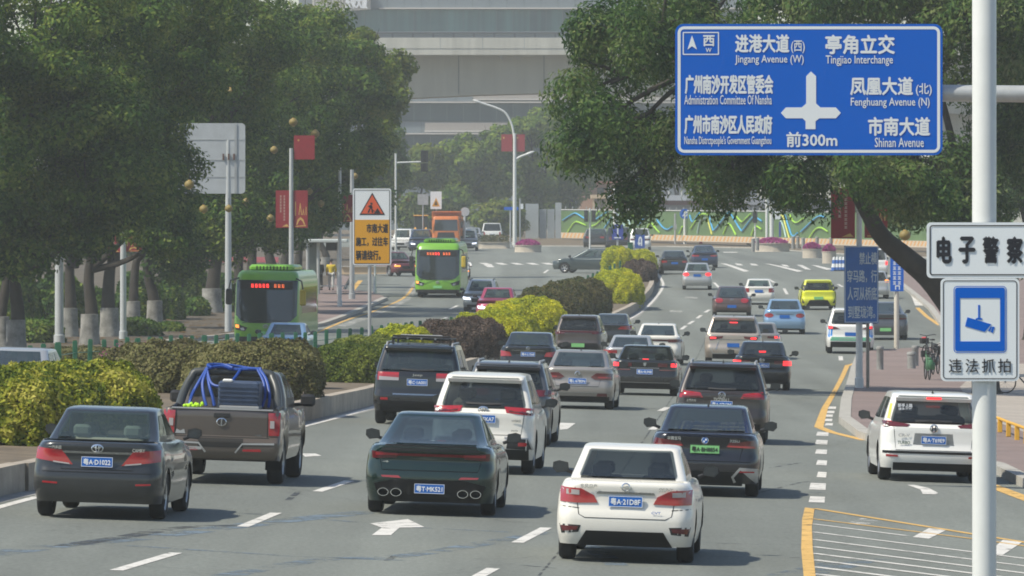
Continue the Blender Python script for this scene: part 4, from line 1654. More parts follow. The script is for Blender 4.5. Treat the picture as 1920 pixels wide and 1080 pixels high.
for x in (-1, 1):
    for y in (1.2, 4.4):
        add_wheel(pick, x * (PW / 2 - .15), y, .385, .25)
    mm = MB()
    mm.box((x * (PW / 2 + .13), 3.62, 1.30), (.24, .12, .20), M_TRIM, bev=.04)
    mm.tube([(x * .86, 3.7, 1.22), (x * (PW / 2 + .06), 3.65, 1.24)], .03, M_TRIM, n=6)
    mm.link('wing_mirror', pick, 40)
    fl2 = MB()
    fl2.box((x * (PW / 2 - .16), .80, .38), (.26, .02, .30), M_UNDER)
    fl2.link('mud_flap', pick)
place(pick, 1.2, g, 3.2)
PM = pick.matrix_world.copy()


def ride(root):
    root.matrix_world = PM
    return root


tank = ride(thing('water_tank', 'dark blue ribbed water tank standing in the bed of the bronze pickup', 'water tank'))
tb = MB()
M_TANK = mat('blue_tank_plastic', (.035, .055, .10), .45, noise=(4, .3))
tb.box((.20, 1.05, 1.42), (.66, .7, .44), M_TANK, bev=.03)
for k in range(5):
    tb.box((.20, .694, 1.27 + .07 * k), (.64, .02, .022), M_TANK)
tb.link('tank', tank)
tb = MB()
tb.box((.22, 1.05, 1.225), (.64, .74, .05), M_SILVER, bev=.01)
tb.link('base', tank)
tb = MB()
tb.box((.02, .75, 1.65), (.16, .10, .05), mat('white_plastic', (.7, .7, .68), .5), bev=.015)
tb.link('valve', tank)
hose = ride(thing('hose', 'coiled bright blue hose draped over the roll bar of the bronze pickup', 'hose'))
M_HOSE = mat('blue_hose', (.012, .06, .30), .5)
hb = MB()
for k, pts in enumerate(([(-.45, 1.70, 1.80), (-.55, 1.60, 1.62), (-.66, 1.45, 1.40), (-.70, 1.35, 1.22)], [(-.44, 1.70, 1.80), (-.50, 1.58, 1.60), (-.46, 1.45, 1.38), (-.40, 1.4, 1.22)], [(-.46, 1.72, 1.80), (-.38, 1.55, 1.56), (-.30, 1.45, 1.36), (-.26, 1.4, 1.22)],
                         [(-.46, 1.72, 1.80), (-.34, 1.52, 1.58), (-.15, 1.45, 1.54), (.02, 1.5, 1.62), (.14, 1.70, 1.79)], [(-.42, 1.66, 1.80), (-.2, 1.72, 1.83), (0, 1.72, 1.79), (.25, 1.72, 1.80), (.48, 1.72, 1.80)], [(-.38, 1.8, 1.82), (-.1, 1.86, 1.85), (.3, 1.84, 1.81), (.5, 1.78, 1.81)],
                         [(.48, 1.72, 1.80), (.62, 1.62, 1.66), (.70, 1.45, 1.42), (.70, 1.35, 1.22)], [(.44, 1.72, 1.80), (.58, 1.58, 1.62), (.62, 1.45, 1.40), (.58, 1.35, 1.22)], [(-.36, 1.62, 1.81), (-.44, 1.7, 1.85), (-.2, 1.78, 1.86), (.0, 1.68, 1.81)])):
    hb.tube(smooth_line([(x * .92, y - .10 if z < 1.7 else y, z if z < 1.7 else z + .02) for x, y, z in pts], 5), .026, M_HOSE, n=6)
hb.link('hose_coil', hose, 60)
glo = ride(thing('work_gloves', 'bright yellow-green gloves lying on the tailgate edge of the bronze pickup', 'gloves'))
gb = MB()
for k in range(9):
    gb.ball((-.62 + .035 * k, .30 + .02 * (k % 2), 1.235 + RNG.uniform(0, .04)), (.03, .03, RNG.uniform(.02, .05)), mat('lime_fabric', (.45, .75, .03), .8), 6)
gb.link('glove', glo)

# black four-wheel-drive with a rack
c, q = car('black_offroader', 'black four-wheel-drive with a roof rack beside the median kerb', 'car', P_BLACK, (702, 868, 644, 796), 'offroad', 3.4, glass=M_GLASSB,
           lamps=[[(M_REDL, slab(.40, .85, .95, 1.12)), (M_CLEAR, [(.40, .95), (.82, .95), (.82, 1.03), (.40, 1.01)])]],
           decals=[('chrome_strip', M_CHROME, band_poly(.52, .645, .67), .012), ('reflector', M_REDL, [(.62, .53), (.78, .53), (.78, .58), (.62, .58)], .012, True),
                   ('lower_bumper', M_TRIM, band_poly(.78, .30, .52), .006), ('wiper', M_TRIM, stroke([(0, 1.17), (.35, 1.19)], .03), .02)],
           plt=('粤C·1A001', .92, False), rails='silver', spoiler=P_BLACK, fin=True)
emblem(c, 0, q['rpt'](0, 1.07), 1.07, 'T:Jeep', .11)
rk = MB()
for y in (1.0, 1.5, 2.0, 2.5):
    rk.tube([(-.62, y, q['H'] + .09), (.62, y, q['H'] + .09)], .022, M_TRIM, n=6)
for x in (-.62, -.3, 0, .3, .62):
    rk.tube([(x, .85, q['H'] + .10), (x, 2.65, q['H'] + .10)], .02, M_SILVER if abs(x) < .5 else M_TRIM, n=6)
for x in (-.62, .62):
    for y in (1.0, 2.5):
        rk.tube([(x, y, q['H'] - .03), (x, y, q['H'] + .10)], .025, M_TRIM, n=6)
rk.tube([(-.62, .85, q['H'] + .15), (.62, .85, q['H'] + .15)], .02, M_TRIM, n=6)
rk.link('roof_rack', c, 60)
lb = MB()
lb.box((0, .95, q['H'] + .15), (.9, .09, .07), M_SILVER, bev=.01)
lb.link('rack_light_bar', c)

# pearl white people carrier behind it
c, q = car('white_wagon', 'pearl white sports utility wagon with dark rear window, left of the silver saloon', 'car', P_CREAM, (811, 1004, 699, 886), 'suv', 3.3,
           lamps=[[(M_REDL, [(.40, 1.06), (.84, 1.02), (.86, 1.14), (.36, 1.16)]), (M_DREDL, [(.45, 1.065), (.80, 1.04), (.80, 1.085), (.42, 1.10)])]],
           decals=[('lower_bumper', M_TRIM, band_poly(.80, .26, .44), .006), ('reflector_surround', M_TRIM, [(.42, .45), (.84, .44), (.80, .62), (.44, .62)], .006, True), ('reflector', M_REDL, [(.62, .50), (.76, .50), (.76, .56), (.62, .56)], .014, True),
                   ('bumper_trim', M_SILVER, stroke([(.38, .64), (.78, .63), (.86, .44)], .025), .012, True), ('wiper', M_TRIM, stroke([(-.05, 1.19), (.3, 1.20)], .03), .03),
                   ('panel_gap', M_UNDER, stroke([(-.72, 1.14), (-.66, .68), (.66, .68), (.72, 1.14)], .010), .003)],
           plt=('粤A·75KA7', .95, False), spoiler=P_CREAM, fin=False, L=4.85, seats=M_SEATC)
emblem(c, 0, q['rpt'](0, 1.1), 1.10, 'ovals', .085)
emblem(c, .58, q['rpt'](.58, .93), .93, 'T:HYBRID', .08)
emblem(c, .55, q['rpt'](.55, .76), .76, 'T:4WD', .06)

car('grey_wagon', 'dark grey sports utility wagon half hidden by the pearl white wagon', 'car', P_MIDGREY, (868, 1034, 677, 834), 'suv', 3.3, lamps=[[(M_DREDL, slab(.35, .86, .98, 1.10))]], rails='silver', spoiler=P_MIDGREY, plt=('', .85, False))

# blue-black saloon with the green plate
c, q = car('black_saloon', 'blue-black saloon with a green number plate behind the white saloon', 'car', P_BLUEBLACK, (1218, 1424, 758, 928), 'saloon', 3.0, glass=M_GLASSB,
           lamps=[[(M_DREDL, [(.34, .815), (.40, .89), (.80, .93), (.84, .80)]), (M_REDL, [(.36, .815), (.80, .80), (.78, .835), (.38, .84)])]],
           decals=[('lower_bumper', M_TRIM, band_poly(.62, .19, .42), .006), ('bumper_trim', M_SILVER, stroke([(.50, .25), (.46, .33), (.58, .47), (.84, .46), (.84, .25)], .04), .014, True), ('reflector', M_REDL, [(.56, .41), (.80, .41), (.80, .435), (.58, .435)], .016, True),
                   ('panel_gap', M_UNDER, stroke([(-.62, .84), (-.56, .58), (.56, .58), (.62, .84)], .010), .003), ('bumper_seam', M_UNDER, stroke([(-.80, .58), (.80, .58)], .009), .003),
                   ('spoiler_lip', P_BLUEBLACK, [(-.62, .965), (.62, .965), (.60, .99), (-.60, .99)], .025)],
           plt=('粤A·BH8854', .77, True), L=4.72)
emblem(c, 0, q['rpt'](0, .90), .91, 'roundel', .05)
emblem(c, -.50, q['rpt'](.5, .95), .935, 'T:华晨宝马', .11)
emblem(c, .48, q['rpt'](.5, .92), .915, 'T:325Li', .08)

# brown-black wagon
c, q = car('brown_wagon', 'brown-black sports utility wagon directly ahead of the blue-black saloon', 'car', P_BROWNBLK, (1266, 1438, 678, 830), 'suv', 2.8,
           lamps=[[(M_REDL, [(.38, .93), (.44, 1.02), (.84, 1.06), (.86, .92)]), (M_DREDL, [(.44, .94), (.80, .93), (.80, .96), (.42, .965)])]],
           decals=[('lower_bumper', M_TRIM, band_poly(.80, .28, .42), .006), ('chrome_strip', M_CHROME, band_poly(.7, .43, .45), .01), ('wiper', M_TRIM, stroke([(-.05, 1.10), (.28, 1.11)], .03), .03)],
           plt=('粤A·2Z63M', .80, False), rails='silver', spoiler=P_BROWNBLK)
emblem(c, 0, q['rpt'](0, .985), .985, 'vw', .07)
emblem(c, 0, q['rpt'](0, .90), .89, 'T:TIGUAN L', .17)
emblem(c, -.62, q['rpt'](.62, .86), .87, 'T:上汽大众', .10)

# champagne saloon
c, q = car('champagne_saloon', 'champagne silver saloon right of the dark grey wagon', 'car', P_CHAMP, (1016, 1152, 655, 766), 'saloon', 3.3, glass=M_GLASSB,
           lamps=[[(M_DREDL, [(.32, .79), (.42, .73), (.84, .72), (.84, .885), (.46, .89)]), (M_REDL, [(.50, .77), (.80, .765), (.80, .80), (.50, .80)])]],
           decals=[('bumper_trim', M_SILVER, band_poly(.80, .40, .42), .01), ('lower_bumper', M_TRIM, band_poly(.78, .17, .32), .006), ('exhaust_trim', M_DREDL, [(.48, .33), (.74, .33), (.72, .40), (.50, .40)], .012, True), ('panel_gap', M_UNDER, stroke([(-.58, .80), (-.52, .56), (.52, .56), (.58, .80)], .012), .003)],
           plt=('粤L·6780N', .69, False))
emblem(c, 0, q['rpt'](0, .86), .86, 'vw', .06)

# black saloon with brake lights, lion badge
c, q = car('black_saloon', 'black saloon with lit brake lights right of the champagne silver saloon', 'car', P_BLACK, (1147, 1272, 646, 741), 'saloon', 3.0, third=(.985, .17, -.02),
           lamps=[[(M_LIT, slab(.72, .86, .80, .90)), ], [(M_DREDL, slab(.36, .62, .80, .90))], [(M_DREDL, slab(.40, .84, .69, .73))]],
           decals=[('chrome_strip', M_SILVER, band_poly(.40, .755, .775), .01), ('lower_bumper', M_TRIM, band_poly(.80, .19, .34), .006), ('bumper_trim', M_SILVER, band_poly(.80, .355, .37), .01)],
           plt=('粤A·9L998', .66, False))
emblem(c, 0, q['rpt'](0, .86), .86, 'shield', .06)

c, q = car('black_saloon', 'black saloon with a chrome boot strip next to the median, ahead of the champagne saloon', 'car', P_BLACK, (937, 1046, 622, 712), 'saloon', 3.2, glass=M_GLASSB,
           lamps=[[(M_REDL, [(.50, .73), (.84, .72), (.84, .90), (.56, .86)])]], decals=[('chrome_strip', M_CHROME, band_poly(.50, .90, .93), .014)], plt=('粤A·L1568', .80, False), fin=False)
emblem(c, 0, q['rpt'](0, .985), .985, 'star', .05)
c, q = car('taupe_electric_wagon', 'taupe electric wagon with a full-width rear light bar and green plate', 'car', P_EVBROWN, (1041, 1130, 590, 673), 'suv', 3.6, L=4.9,
           lamps=[[(M_DREDL, slab(.5, .88, .93, 1.03))]], decals=[('light_bar', M_DREDL, band_poly(.85, .98, 1.03), .016), ('lower_bumper', M_TRIM, [(-.84, .26), (.84, .26), (.70, .60), (-.70, .60)], .006)], plt=('', .52, True), spoiler=P_EVBROWN)
car('black_saloon', 'black saloon half hidden behind the taupe electric wagon', 'car', P_GREY, (1108, 1184, 588, 652), 'saloon', 4.2, glass=M_GLASSB, lamps=[[(M_REDL, [(.30, .76), (.84, .74), (.84, .90), (.42, .88)])]], fin=False)
car('silver_saloon', 'pale silver saloon mostly hidden behind the black saloon with the shield badge', 'car', P_SILVER, (1132, 1230, 628, 706), 'saloon', 3.0, glass=M_GLASSB, lamps=[[(M_REDL, slab(.4, .86, .76, .86))]], fin=False)
car('white_saloon', 'white saloon with a full-width dark red light bar in the middle of the traffic', 'car', P_CREAM, (1187, 1278, 606, 684), 'saloon', 3.0, glass=M_GLASSB, lamps=[[(M_DREDL, slab(.4, .88, .82, .93))]],
    decals=[('light_bar', M_DREDL, band_poly(.8, .86, .92), .014), ('lower_bumper', M_SILVER, band_poly(.8, .22, .36), .006)])
c, q = car('tan_wagon', 'tan silver sports utility wagon with silver roof rails and lit brake lights', 'car', P_TAN, (1321, 1428, 592, 684), 'suv', 2.2, rails='silver', spoiler=P_TAN, third=(1.53, .28, -.03),
           lamps=[[(M_DREDL, [(.40, .96), (.84, .88), (.88, 1.02), (.36, 1.04)]), (M_LIT, slab(.62, .82, .94, 1.0))]], decals=[('chrome_strip', M_CHROME, stroke([(-.62, .55), (-.5, .92), (.5, .92), (.62, .55)], .03), .01), ('lower_bumper', M_TRIM, band_poly(.74, .22, .40), .006),
                                                                                                                              ('bumper_trim', M_SILVER, stroke([(.84, .62), (.72, .42), (.3, .42)], .03), .012, True)], plt=('', .72, False))
c, q = car('black_saloon', 'black saloon with lit brake lights close behind the tan wagon', 'car', P_BLACK, (1374, 1482, 639, 731), 'saloon', 2.4, third=(1.13, .20, -.02),
           lamps=[[(M_LIT, slab(.62, .86, .74, .88))], [(M_DREDL, slab(.36, .62, .78, .88))]], decals=[('lower_bumper', M_TRIM, band_poly(.8, .19, .34), .006)], plt=('粤A·9E263', .74, False))
emblem(c, 0, q['rpt'](0, .88), .89, 'vw', .065)
car('silver_saloon', 'champagne saloon half hidden behind the tan wagon', 'car', P_CHAMP, (1374, 1464, 604, 673), 'saloon', 3.0, fin=False, lamps=[[(M_LIT, slab(.66, .84, .80, .88))], [(M_DREDL, slab(.4, .66, .8, .88))]])
c, q = car('light_blue_saloon', 'light blue saloon with oval red tail lights', 'car', P_LBLUE, (1431, 1510, 561, 626), 'saloon', 1.6, glass=M_GLASSB, L=4.85, fin=False, roof=None,
           lamps=[[(M_REDL, oval(.68, .83, .19, .10))]], decals=[('chrome_strip', M_CHROME, band_poly(.40, .88, .905), .012), ('lower_bumper', M_TRIM, band_poly(.7, .18, .26), .006)], plt=('', .78, False))
c, q = car('chestnut_coupe', 'round-backed chestnut brown coupe behind the tan wagon', 'car', P_BEETLE, (1335, 1409, 537, 593), 'beetle', 1.6, glass=M_GLASSB, fin=False,
           lamps=[[(M_REDL, oval(.62, .78, .19, .12))]], decals=[('bumper_seam', M_UNDER, band_poly(.8, .62, .64), .004), ('lower_bumper', M_TRIM, band_poly(.74, .2, .30), .006)], plt=('', .50, False))
emblem(c, 0, q['rpt'](0, .82), .82, 'vw', .07)
car('silver_saloon', 'small cream-silver saloon between the chestnut coupe and the acid yellow hatchback', 'car', P_CREAM, (1393, 1452, 523, 571), 'saloon', 1.6, glass=M_GLASSG, lamps=[[(M_REDL, slab(.52, .8, .66, .88))]], plt=('', .72, False), fin=False)
car('silver_saloon', 'silver saloon with lit brake lights alone in the left lane before the junction', 'car', P_SILVER, (1279, 1335, 493, 543), 'saloon', 1.2, glass=M_GLASSG, lamps=[[(M_LIT, oval(.64, .90, .17, .10))]], plt=('', .84, False), fin=False)
car('black_saloon', 'black saloon with a chrome strip, first of the two at the junction', 'car', P_GREY, (1238, 1290, 470, 514), 'saloon', -1.0, glass=M_GLASSB, lamps=[[(M_REDL, slab(.5, .84, .76, .90))]], decals=[('chrome_strip', M_CHROME, band_poly(.5, .88, .92), .014)], plt=('', .74, False), fin=False)
car('blue_black_saloon', 'blue-black saloon, right of the two at the junction', 'car', P_NAVY, (1295, 1346, 460, 502), 'fastback', -1.0, glass=M_GLASSB, lamps=[[(M_REDL, slab(.4, .88, .80, .92))]], plt=('', .60, False), fin=False)
c, q = car('yellow_hatchback', 'small acid yellow electric hatchback with a green plate', 'car', P_YELLOW, (1501, 1567, 524, 581), 'hatch', -.4, L=3.8, fin=False, spoiler=P_YELLOW,
           lamps=[[(M_TRIM, [(.72, .98), (.86, 1.0), (.80, 1.3), (.66, 1.26)])]],
           decals=[('lower_bumper', M_TRIM, [(-.66, .20), (.66, .20), (.46, .52), (-.46, .52)], .006), ('bumper_accent', M_TRIM, [(.72, .36), (.84, .36), (.84, .62)], .008, True)], plt=('', .62, True))
c, q = car('white_livery_wagon', 'white sports utility wagon with blue and green livery behind the blue crossing sign', 'car', P_WHITE, (1549, 1638, 578, 663), 'suv', 1.6, rails='silver', spoiler=P_WHITE,
           lamps=[[(M_DREDL, [(.42, .98), (.86, .96), (.88, 1.10), (.60, 1.06)]), (M_LIT, slab(.70, .84, 1.0, 1.08))]],
           decals=[('livery', mat('blue_livery', (.03, .22, .62), .4), [(.72, .70), (.88, .62), (.88, .94), (.70, .98)], .004, True), ('livery', mat('mint_livery', (.25, .72, .48), .4), [(-.80, .52), (.80, .52), (.74, .66), (-.74, .66)], .004),
                   ('lower_bumper', M_TRIM, band_poly(.78, .26, .48), .006), ('livery_lettering', P_WHITE, band_poly(.45, .575, .60), .007)], plt=('', .78, False), glass=M_GLASS)
c, q = car('grey_fastback', 'slate grey electric fastback between the two blue signs', 'car', P_MIDGREY, (1616, 1702, 566, 637), 'fastback', .8, glass=M_GLASSB, lamps=[[(M_DREDL, slab(.5, .88, .88, .95))]], decals=[('light_bar', M_DREDL, band_poly(.8, .90, .94), .014)], plt=('', .45, True), fin=False)
car('white_wagon', 'white wagon with an amber lamp half hidden by the blue crossing sign', 'car', P_SILVER, (1605, 1667, 508, 560), 'suv', 1.0, lamps=[[(M_AMBER, slab(.66, .86, .9, 1.05))]], fin=False)
car('white_van', 'white people carrier at the junction just visible past the blue crossing sign', 'car', P_WHITE, (1612, 1664, 466, 518), 'mpv', 0.0, lamps=[[(M_LIT, slab(.72, .86, .75, 1.0))]], fin=False)
# white wagon turning into the side road
c, q = car('white_wagon', 'white sports utility wagon turning off beside the camera pole', 'car', P_WHITE, (1641, 1843, 735, 902), 'suv', -.6, spoiler=P_WHITE, third=(1.475, .26, -.02), W=1.86,
           lamps=[[(M_DREDL, [(.42, 1.005), (.46, .965), (.86, .96), (.90, 1.06), (.80, 1.06)]), (M_LIT, slab(.74, .86, .98, 1.05))], [(M_AMBER, [(.775, 1.10), (.81, 1.10), (.745, 1.36), (.715, 1.36)])]],
           decals=[('bumper_trim', M_TRIM, band_poly(.88, .50, .545), .01), ('lower_bumper', M_TRIM, band_poly(.70, .20, .34), .006), ('reflector', M_REDL, [(.62, .44), (.82, .445), (.82, .48), (.62, .47)], .012, True),
                   ('number_plate_recess', P_SILVER, [(-.36, .66), (.36, .66), (.33, .86), (-.33, .86)], .003), ('wiper', M_TRIM, stroke([(-.32, 1.06), (.1, 1.07)], .03), .03), ('panel_gap', M_UNDER, stroke([(-.70, .95), (-.66, .56), (.66, .56), (.70, .95)], .010), .003)],
           plt=('粤A·T69E9', .745, False))
emblem(c, 0, q['rpt'](0, .95), .95, 'h', .065)
emblem(c, -.52, q['rpt'](.52, .80), .82, 'T:CR-V', .10, M_SILVER)
emblem(c, -.52, q['rpt'](.52, .68), .69, 'T:TURBO', .11, mat('badge_teal', (.05, .12, .10), .4))
st = MB()
st.text('新手上路', -.50, 1.335, .26, .07, 0, M_PWHITE, .04)
st.text('请多关照', -.50, 1.27, .24, .05, 0, M_PWHITE, .03)
o = st.link('window_sticker', c)
o.location = (0, q['rpt'](.5, 1.30) - .035, 0)
o.rotation_euler = (0, 0, 0)
# beyond the junction
car('dark_saloon', 'dark grey hatchback at the green hoarding, left of the black people carrier', 'car', P_GREY, (1094, 1140, 429, 464), 'suv', 6.0, glass=M_GLASSB, lamps=[[(M_REDL, slab(.5, .88, .9, 1.05))]], fin=False)
car('black_people_carrier', 'black people carrier at the green hoarding under the blue sign', 'car', P_BLUEBLACK, (1137, 1183, 426, 466), 'mpv', 4.0, lamps=[[(M_DREDL, slab(.6, .88, .8, 1.1))]], fin=False)
car('white_wagon', 'white sports utility wagon at the green hoarding behind the blue turn sign', 'car', P_WHITE, (1181, 1220, 428, 469), 'suv', 2.0, lamps=[[(M_DREDL, slab(.4, .88, .9, 1.05))]], fin=False)
c, q = car('slate_wagon', 'slate green sports utility wagon crossing the junction side-on behind the yellow hedge', 'car', P_SLATE, (1046, 1104, 463, 512), 'suv', -70, L=4.9, W=1.9, H=1.62, glass=M_GLASSG, fin=False)
place(c, q['af'], G(1066, 511.5), -72)

# ---------------------------------------------------------------- oncoming cars
HL = lambda lit_: [[(M_HEADON if lit_ else M_HEADL, [(.42, .60), (.80, .62), (.84, .74), (.46, .70)])]]
GR = [('grille', M_TRIM, [(-.36, .48), (.36, .48), (.40, .68), (-.40, .68)], .008), ('lower_intake', M_TRIM, band_poly(.6, .22, .36), .006)]
car('silver_wagon', 'silver sports utility wagon with lit headlights coming beside the red car', 'car', P_SILVER, (869, 931, 524, 584), 'suv', 3.0, True, glass=M_GLASSG, lamps=HL(True), decals=GR, fin=False, rails=True)
car('red_saloon', 'rose red saloon coming along the median fence', 'car', P_RED, (893, 968, 539, 603), 'saloon', 3.0, True, glass=M_GLASSG, lamps=HL(True), decals=GR, fin=False)
car('maroon_saloon', 'maroon saloon with an amber indicator behind the nearer green bus', 'car', P_DRED, (727, 783, 472, 518), 'saloon', -22, True, glass=M_GLASSG, lamps=[[(M_AMBER, slab(.5, .84, .62, .72))]], decals=GR, fin=False)
car('light_blue_saloon', 'pale blue saloon coming in front of the shaded green bus', 'car', P_LBLUE, (486, 578, 604, 678), 'saloon', 3.0, True, glass=M_GLASSB, lamps=HL(False), decals=GR, fin=False)
car('pale_grey_saloon', 'pale grey car at the left edge behind the green stakes', 'car', P_SILVER, (-45, 88, 650, 757), 'suv', 3.2, True, glass=M_GLASSB, lamps=HL(False), decals=GR, fin=False)
car('white_van', 'white van with a slanted front waiting left of the navy wagon', 'car', P_WHITE, (735, 772, 429, 469), 'mpv', 8, True, glass=M_GLASSG, lamps=HL(False), decals=GR, fin=False)
car('navy_wagon', 'navy sports utility wagon waiting in front of the orange tipper', 'car', P_NAVY, (767, 810, 430, 471), 'suv', 2.0, True, glass=M_GLASSG, lamps=HL(True), decals=GR, fin=False)
car('dark_saloon', 'dark car partly hidden behind the roof of the sunlit green bus', 'car', P_GREY, (828, 862, 432, 466), 'suv', 2.0, True, glass=M_GLASSG, lamps=HL(False), decals=GR, fin=False)
car('silver_van', 'silver people carrier with lit headlights right of the sunlit green bus', 'car', P_SILVER, (857, 896, 430, 470), 'mpv', 1.0, True, glass=M_GLASSG, lamps=HL(True), decals=GR, fin=False)
car('pale_saloon', 'pale green-grey saloon behind the silver people carrier', 'car', P_SILVER, (866, 903, 427, 458), 'saloon', 4.0, True, glass=M_GLASSG, lamps=HL(False), decals=GR, fin=False)
car('white_people_carrier', 'white people carrier driving off above the planter hedge', 'car', P_WHITE, (903, 942, 418, 455), 'mpv', 0.0, lamps=[[(M_REDL, slab(.72, .9, .7, 1.1))]], plt=('', .8, False), fin=False)
# ================================================================ signs, posts and street furniture
M_SBLUE = mat('sign_blue', (.002, .105, .50), .6, spec=.15)
M_SWHITE = mat('sign_white', (.70, .73, .74), .4)
M_SBLACK = mat('sign_black', (.015, .015, .02), .5)
M_SAMB = mat('sign_amber', (.62, .30, .015), .45)
M_SRED = mat('banner_red', (.27, .018, .026), .6, noise=(3, .12))
M_SREDD = mat('sign_orange_red', (.62, .10, .035), .5)
M_GOLD = mat('banner_gold', (.62, .40, .12), .6)
M_ALU = mat('galvanised_steel', (.40, .41, .41), .45, metal=.4, noise=(2, .12))
M_LPOST = mat('lamp_post_paint', (.42, .44, .44), .4, noise=(2, .08))


def rrect(x0, x1, z0, z1, r, n=4):
    out = []
    for cx_, cz_, a0 in ((x1 - r, z0 + r, -90), (x1 - r, z1 - r, 0), (x0 + r, z1 - r, 90), (x0 + r, z0 + r, 180)):
        for k in range(n + 1):
            a = math.radians(a0 + 90 * k / n)
            out.append((cx_ + r * math.cos(a), cz_ + r * math.sin(a)))
    return out


class Board:
    """helper for flat signs: photo pixels at depth y -> local x,z round a root"""

    def __init__(s, y, root):
        s.y, s.o, s.k = y, root, F / y

    def q(s, px, py):
        p = P(px, py, s.y) - s.o
        return (p.x, p.z)

    def poly(s, pts):
        return [s.q(*p) for p in pts]

    def rr(s, x0, x1, y0, y1, r):
        a, b = s.q(x0, y1), s.q(x1, y0)
        return rrect(a[0], b[0], a[1], b[1], r / s.k)

    def frame(s, mb, x0, x1, y0, y1, r, w, yy, m):
        a, b = s.rr(x0, x1, y0, y1, r), s.rr(x0 + w, x1 - w, y0 + w, y1 - w, max(r - w, .5))
        n = len(a)
        vs = [(x, yy, z) for x, z in a] + [(x, yy, z) for x, z in b]
        mb.add(vs, [[k, (k + 1) % n, (k + 1) % n + n, k + n] for k in range(n)], m)

    def text(s, mb, body, x0, x1, y0, y1, yy, m, bold=.03):
        a, b = s.q(x0, y1), s.q(x1, y0)
        mb.text(body, (a[0] + b[0]) / 2, (a[1] + b[1]) / 2, b[0] - a[0], b[1] - a[1], yy, m, bold)


# --- overhead direction sign on its cantilever gantry
Yb = 123.0
rt = P(2160, 1000, Yb)
rt.z = gz(rt.x, Yb)
t = thing('direction_sign', 'large blue overhead direction sign with white Chinese lettering on a cantilever arm', 'road sign', rt)
B = Board(Yb, rt)
mb = MB()
mb.prism(B.rr(1266, 1767, 45, 291, 15), -.03, .0, M_SBLUE)
B.frame(mb, 1270.5, 1762.5, 49.5, 286.5, 12, 5.5, -.034, M_SWHITE)
for s_, x0, x1, y0, y1, bo in (('进港大道', 1378, 1480, 64, 99, .03), ('(西)', 1483, 1509, 76, 100, .02), ('Jingang Avenue (W)', 1378, 1507, 103, 122, .015), ('亭角立交', 1547, 1678, 65, 102, .03),
                               ('Tingjiao Interchange', 1548, 1674, 104, 124, .015), ('广州南沙开发区管委会', 1284, 1450, 140, 177, .03), ('Administration Committee Of Nansha', 1283, 1447, 178, 196, .015),
                               ('广州市南沙区人民政府', 1283, 1448, 215, 252, .03), ("Nansha Distrctpeople's Government Guangzhou", 1283, 1446, 255, 275, .015), ('前300m', 1474, 1570, 247, 276, .025),
                               ('凤凰大道', 1594, 1712, 144, 179, .03), ('(北)', 1717, 1747, 156, 180, .02), ('Fenghuang Avenue (N)', 1595, 1743, 183, 203, .015), ('市南大道', 1627, 1744, 219, 255, .03),
                               ('Shinan Avenue', 1640, 1732, 258, 276, .015), ('西', 1318, 1340, 66, 87, .03), ('W', 1323, 1334, 90, 98, .03)):
    B.text(mb, s_, x0, x1, y0, y1, -.035, M_SWHITE, bo)
B.frame(mb, 1280, 1348, 60, 103, 1.5, 2, -.036, M_SWHITE)
zq = lambda pts: [(1240 + x / 2.7, 20 + y / 2.7) for x, y in pts]
for pl_ in ([(155, 125), (180, 197), (155, 180), (132, 197)], [(757, 308), (783, 332), (783, 470), (805, 490), (883, 490), (908, 518), (883, 545), (800, 545), (780, 560), (780, 600), (730, 600), (730, 560), (715, 545), (630, 545), (605, 518), (630, 490), (710, 490), (733, 470), (733, 332)]):
    mb.prism(B.poly(zq(pl_)), -.0375, -.03, M_SWHITE)
mb.link('sign_panel', t)
mb = MB()
for py in (95, 240):
    a, b = B.q(1275, py), B.q(1760, py)
    mb.box(((a[0] + b[0]) / 2, .03, a[1]), (b[0] - a[0], .05, .09), M_ALU)
mb.link('back_rail', t)
mb = MB()
a, b = B.q(1500, 172), B.q(2160, 178)
mb.tube([(a[0], .20, a[1]), (b[0], .20, b[1])], .145, M_GREYP, n=14)
mb.link('arm', t, 50)
mb = MB()
mb.tube([(0, .2, 0), (0, .2, b[1] + .4)], [.19, .15], M_GREYP, n=16)
mb.box((0, .2, .02), (.7, .7, .04), M_GREYP)
mb.link('pole', t, 50)

# --- white pole with two enforcement signs, close to the camera
Yp = 66.0
rt = P(1845.5, 1300, Yp)
rt.z = gz(rt.x, Yp)
t = thing('camera_warning_pole', 'thick white pole carrying two white police camera signs', 'sign pole', rt)
B = Board(Yp, rt)
mb = MB()
mb.lathe([(.111, 0), (.111, 7.2), (.10, 7.25), (.001, 7.28)], M_WPOLE, n=32)
mb.lathe([(.22, 0), (.22, .03), (.12, .035)], M_WPOLE, n=24)
mb.link('pole', t, 40)
mb = MB()
mb.prism(B.rr(1736, 1956, 417, 521, 8), -.150, -.125, M_SWHITE)
B.frame(mb, 1741, 1951, 422, 516, 6, 2.2, -.1545, M_SBLACK)
for ch, xa, xb in (('电', 1754, 1783), ('子', 1795, 1827), ('警', 1840, 1871), ('察', 1885, 1916)):
    B.text(mb, ch, xa, xb, 443, 494, -.155, M_SBLACK, .035)
mb.link('upper_sign', t)
mb = MB()
mb.prism(B.rr(1762, 1909, 521.5, 714, 9), -.152, -.127, M_SWHITE)
B.frame(mb, 1766, 1905, 525.5, 710, 7, 1.6, -.1555, M_SBLACK)
B.frame(mb, 1786, 1885, 536, 661, 7, 1.3, -.1555, M_SBLUE)
B.frame(mb, 1789, 1882, 539, 658, 5, 9, -.1555, M_SBLUE)
mb.prism(B.rr(1789, 1882, 539, 558.5, 4), -.1565, -.152, M_SBLUE)
mb.prism(B.rr(1789, 1882, 639.5, 658, 4), -.1565, -.152, M_SBLUE)
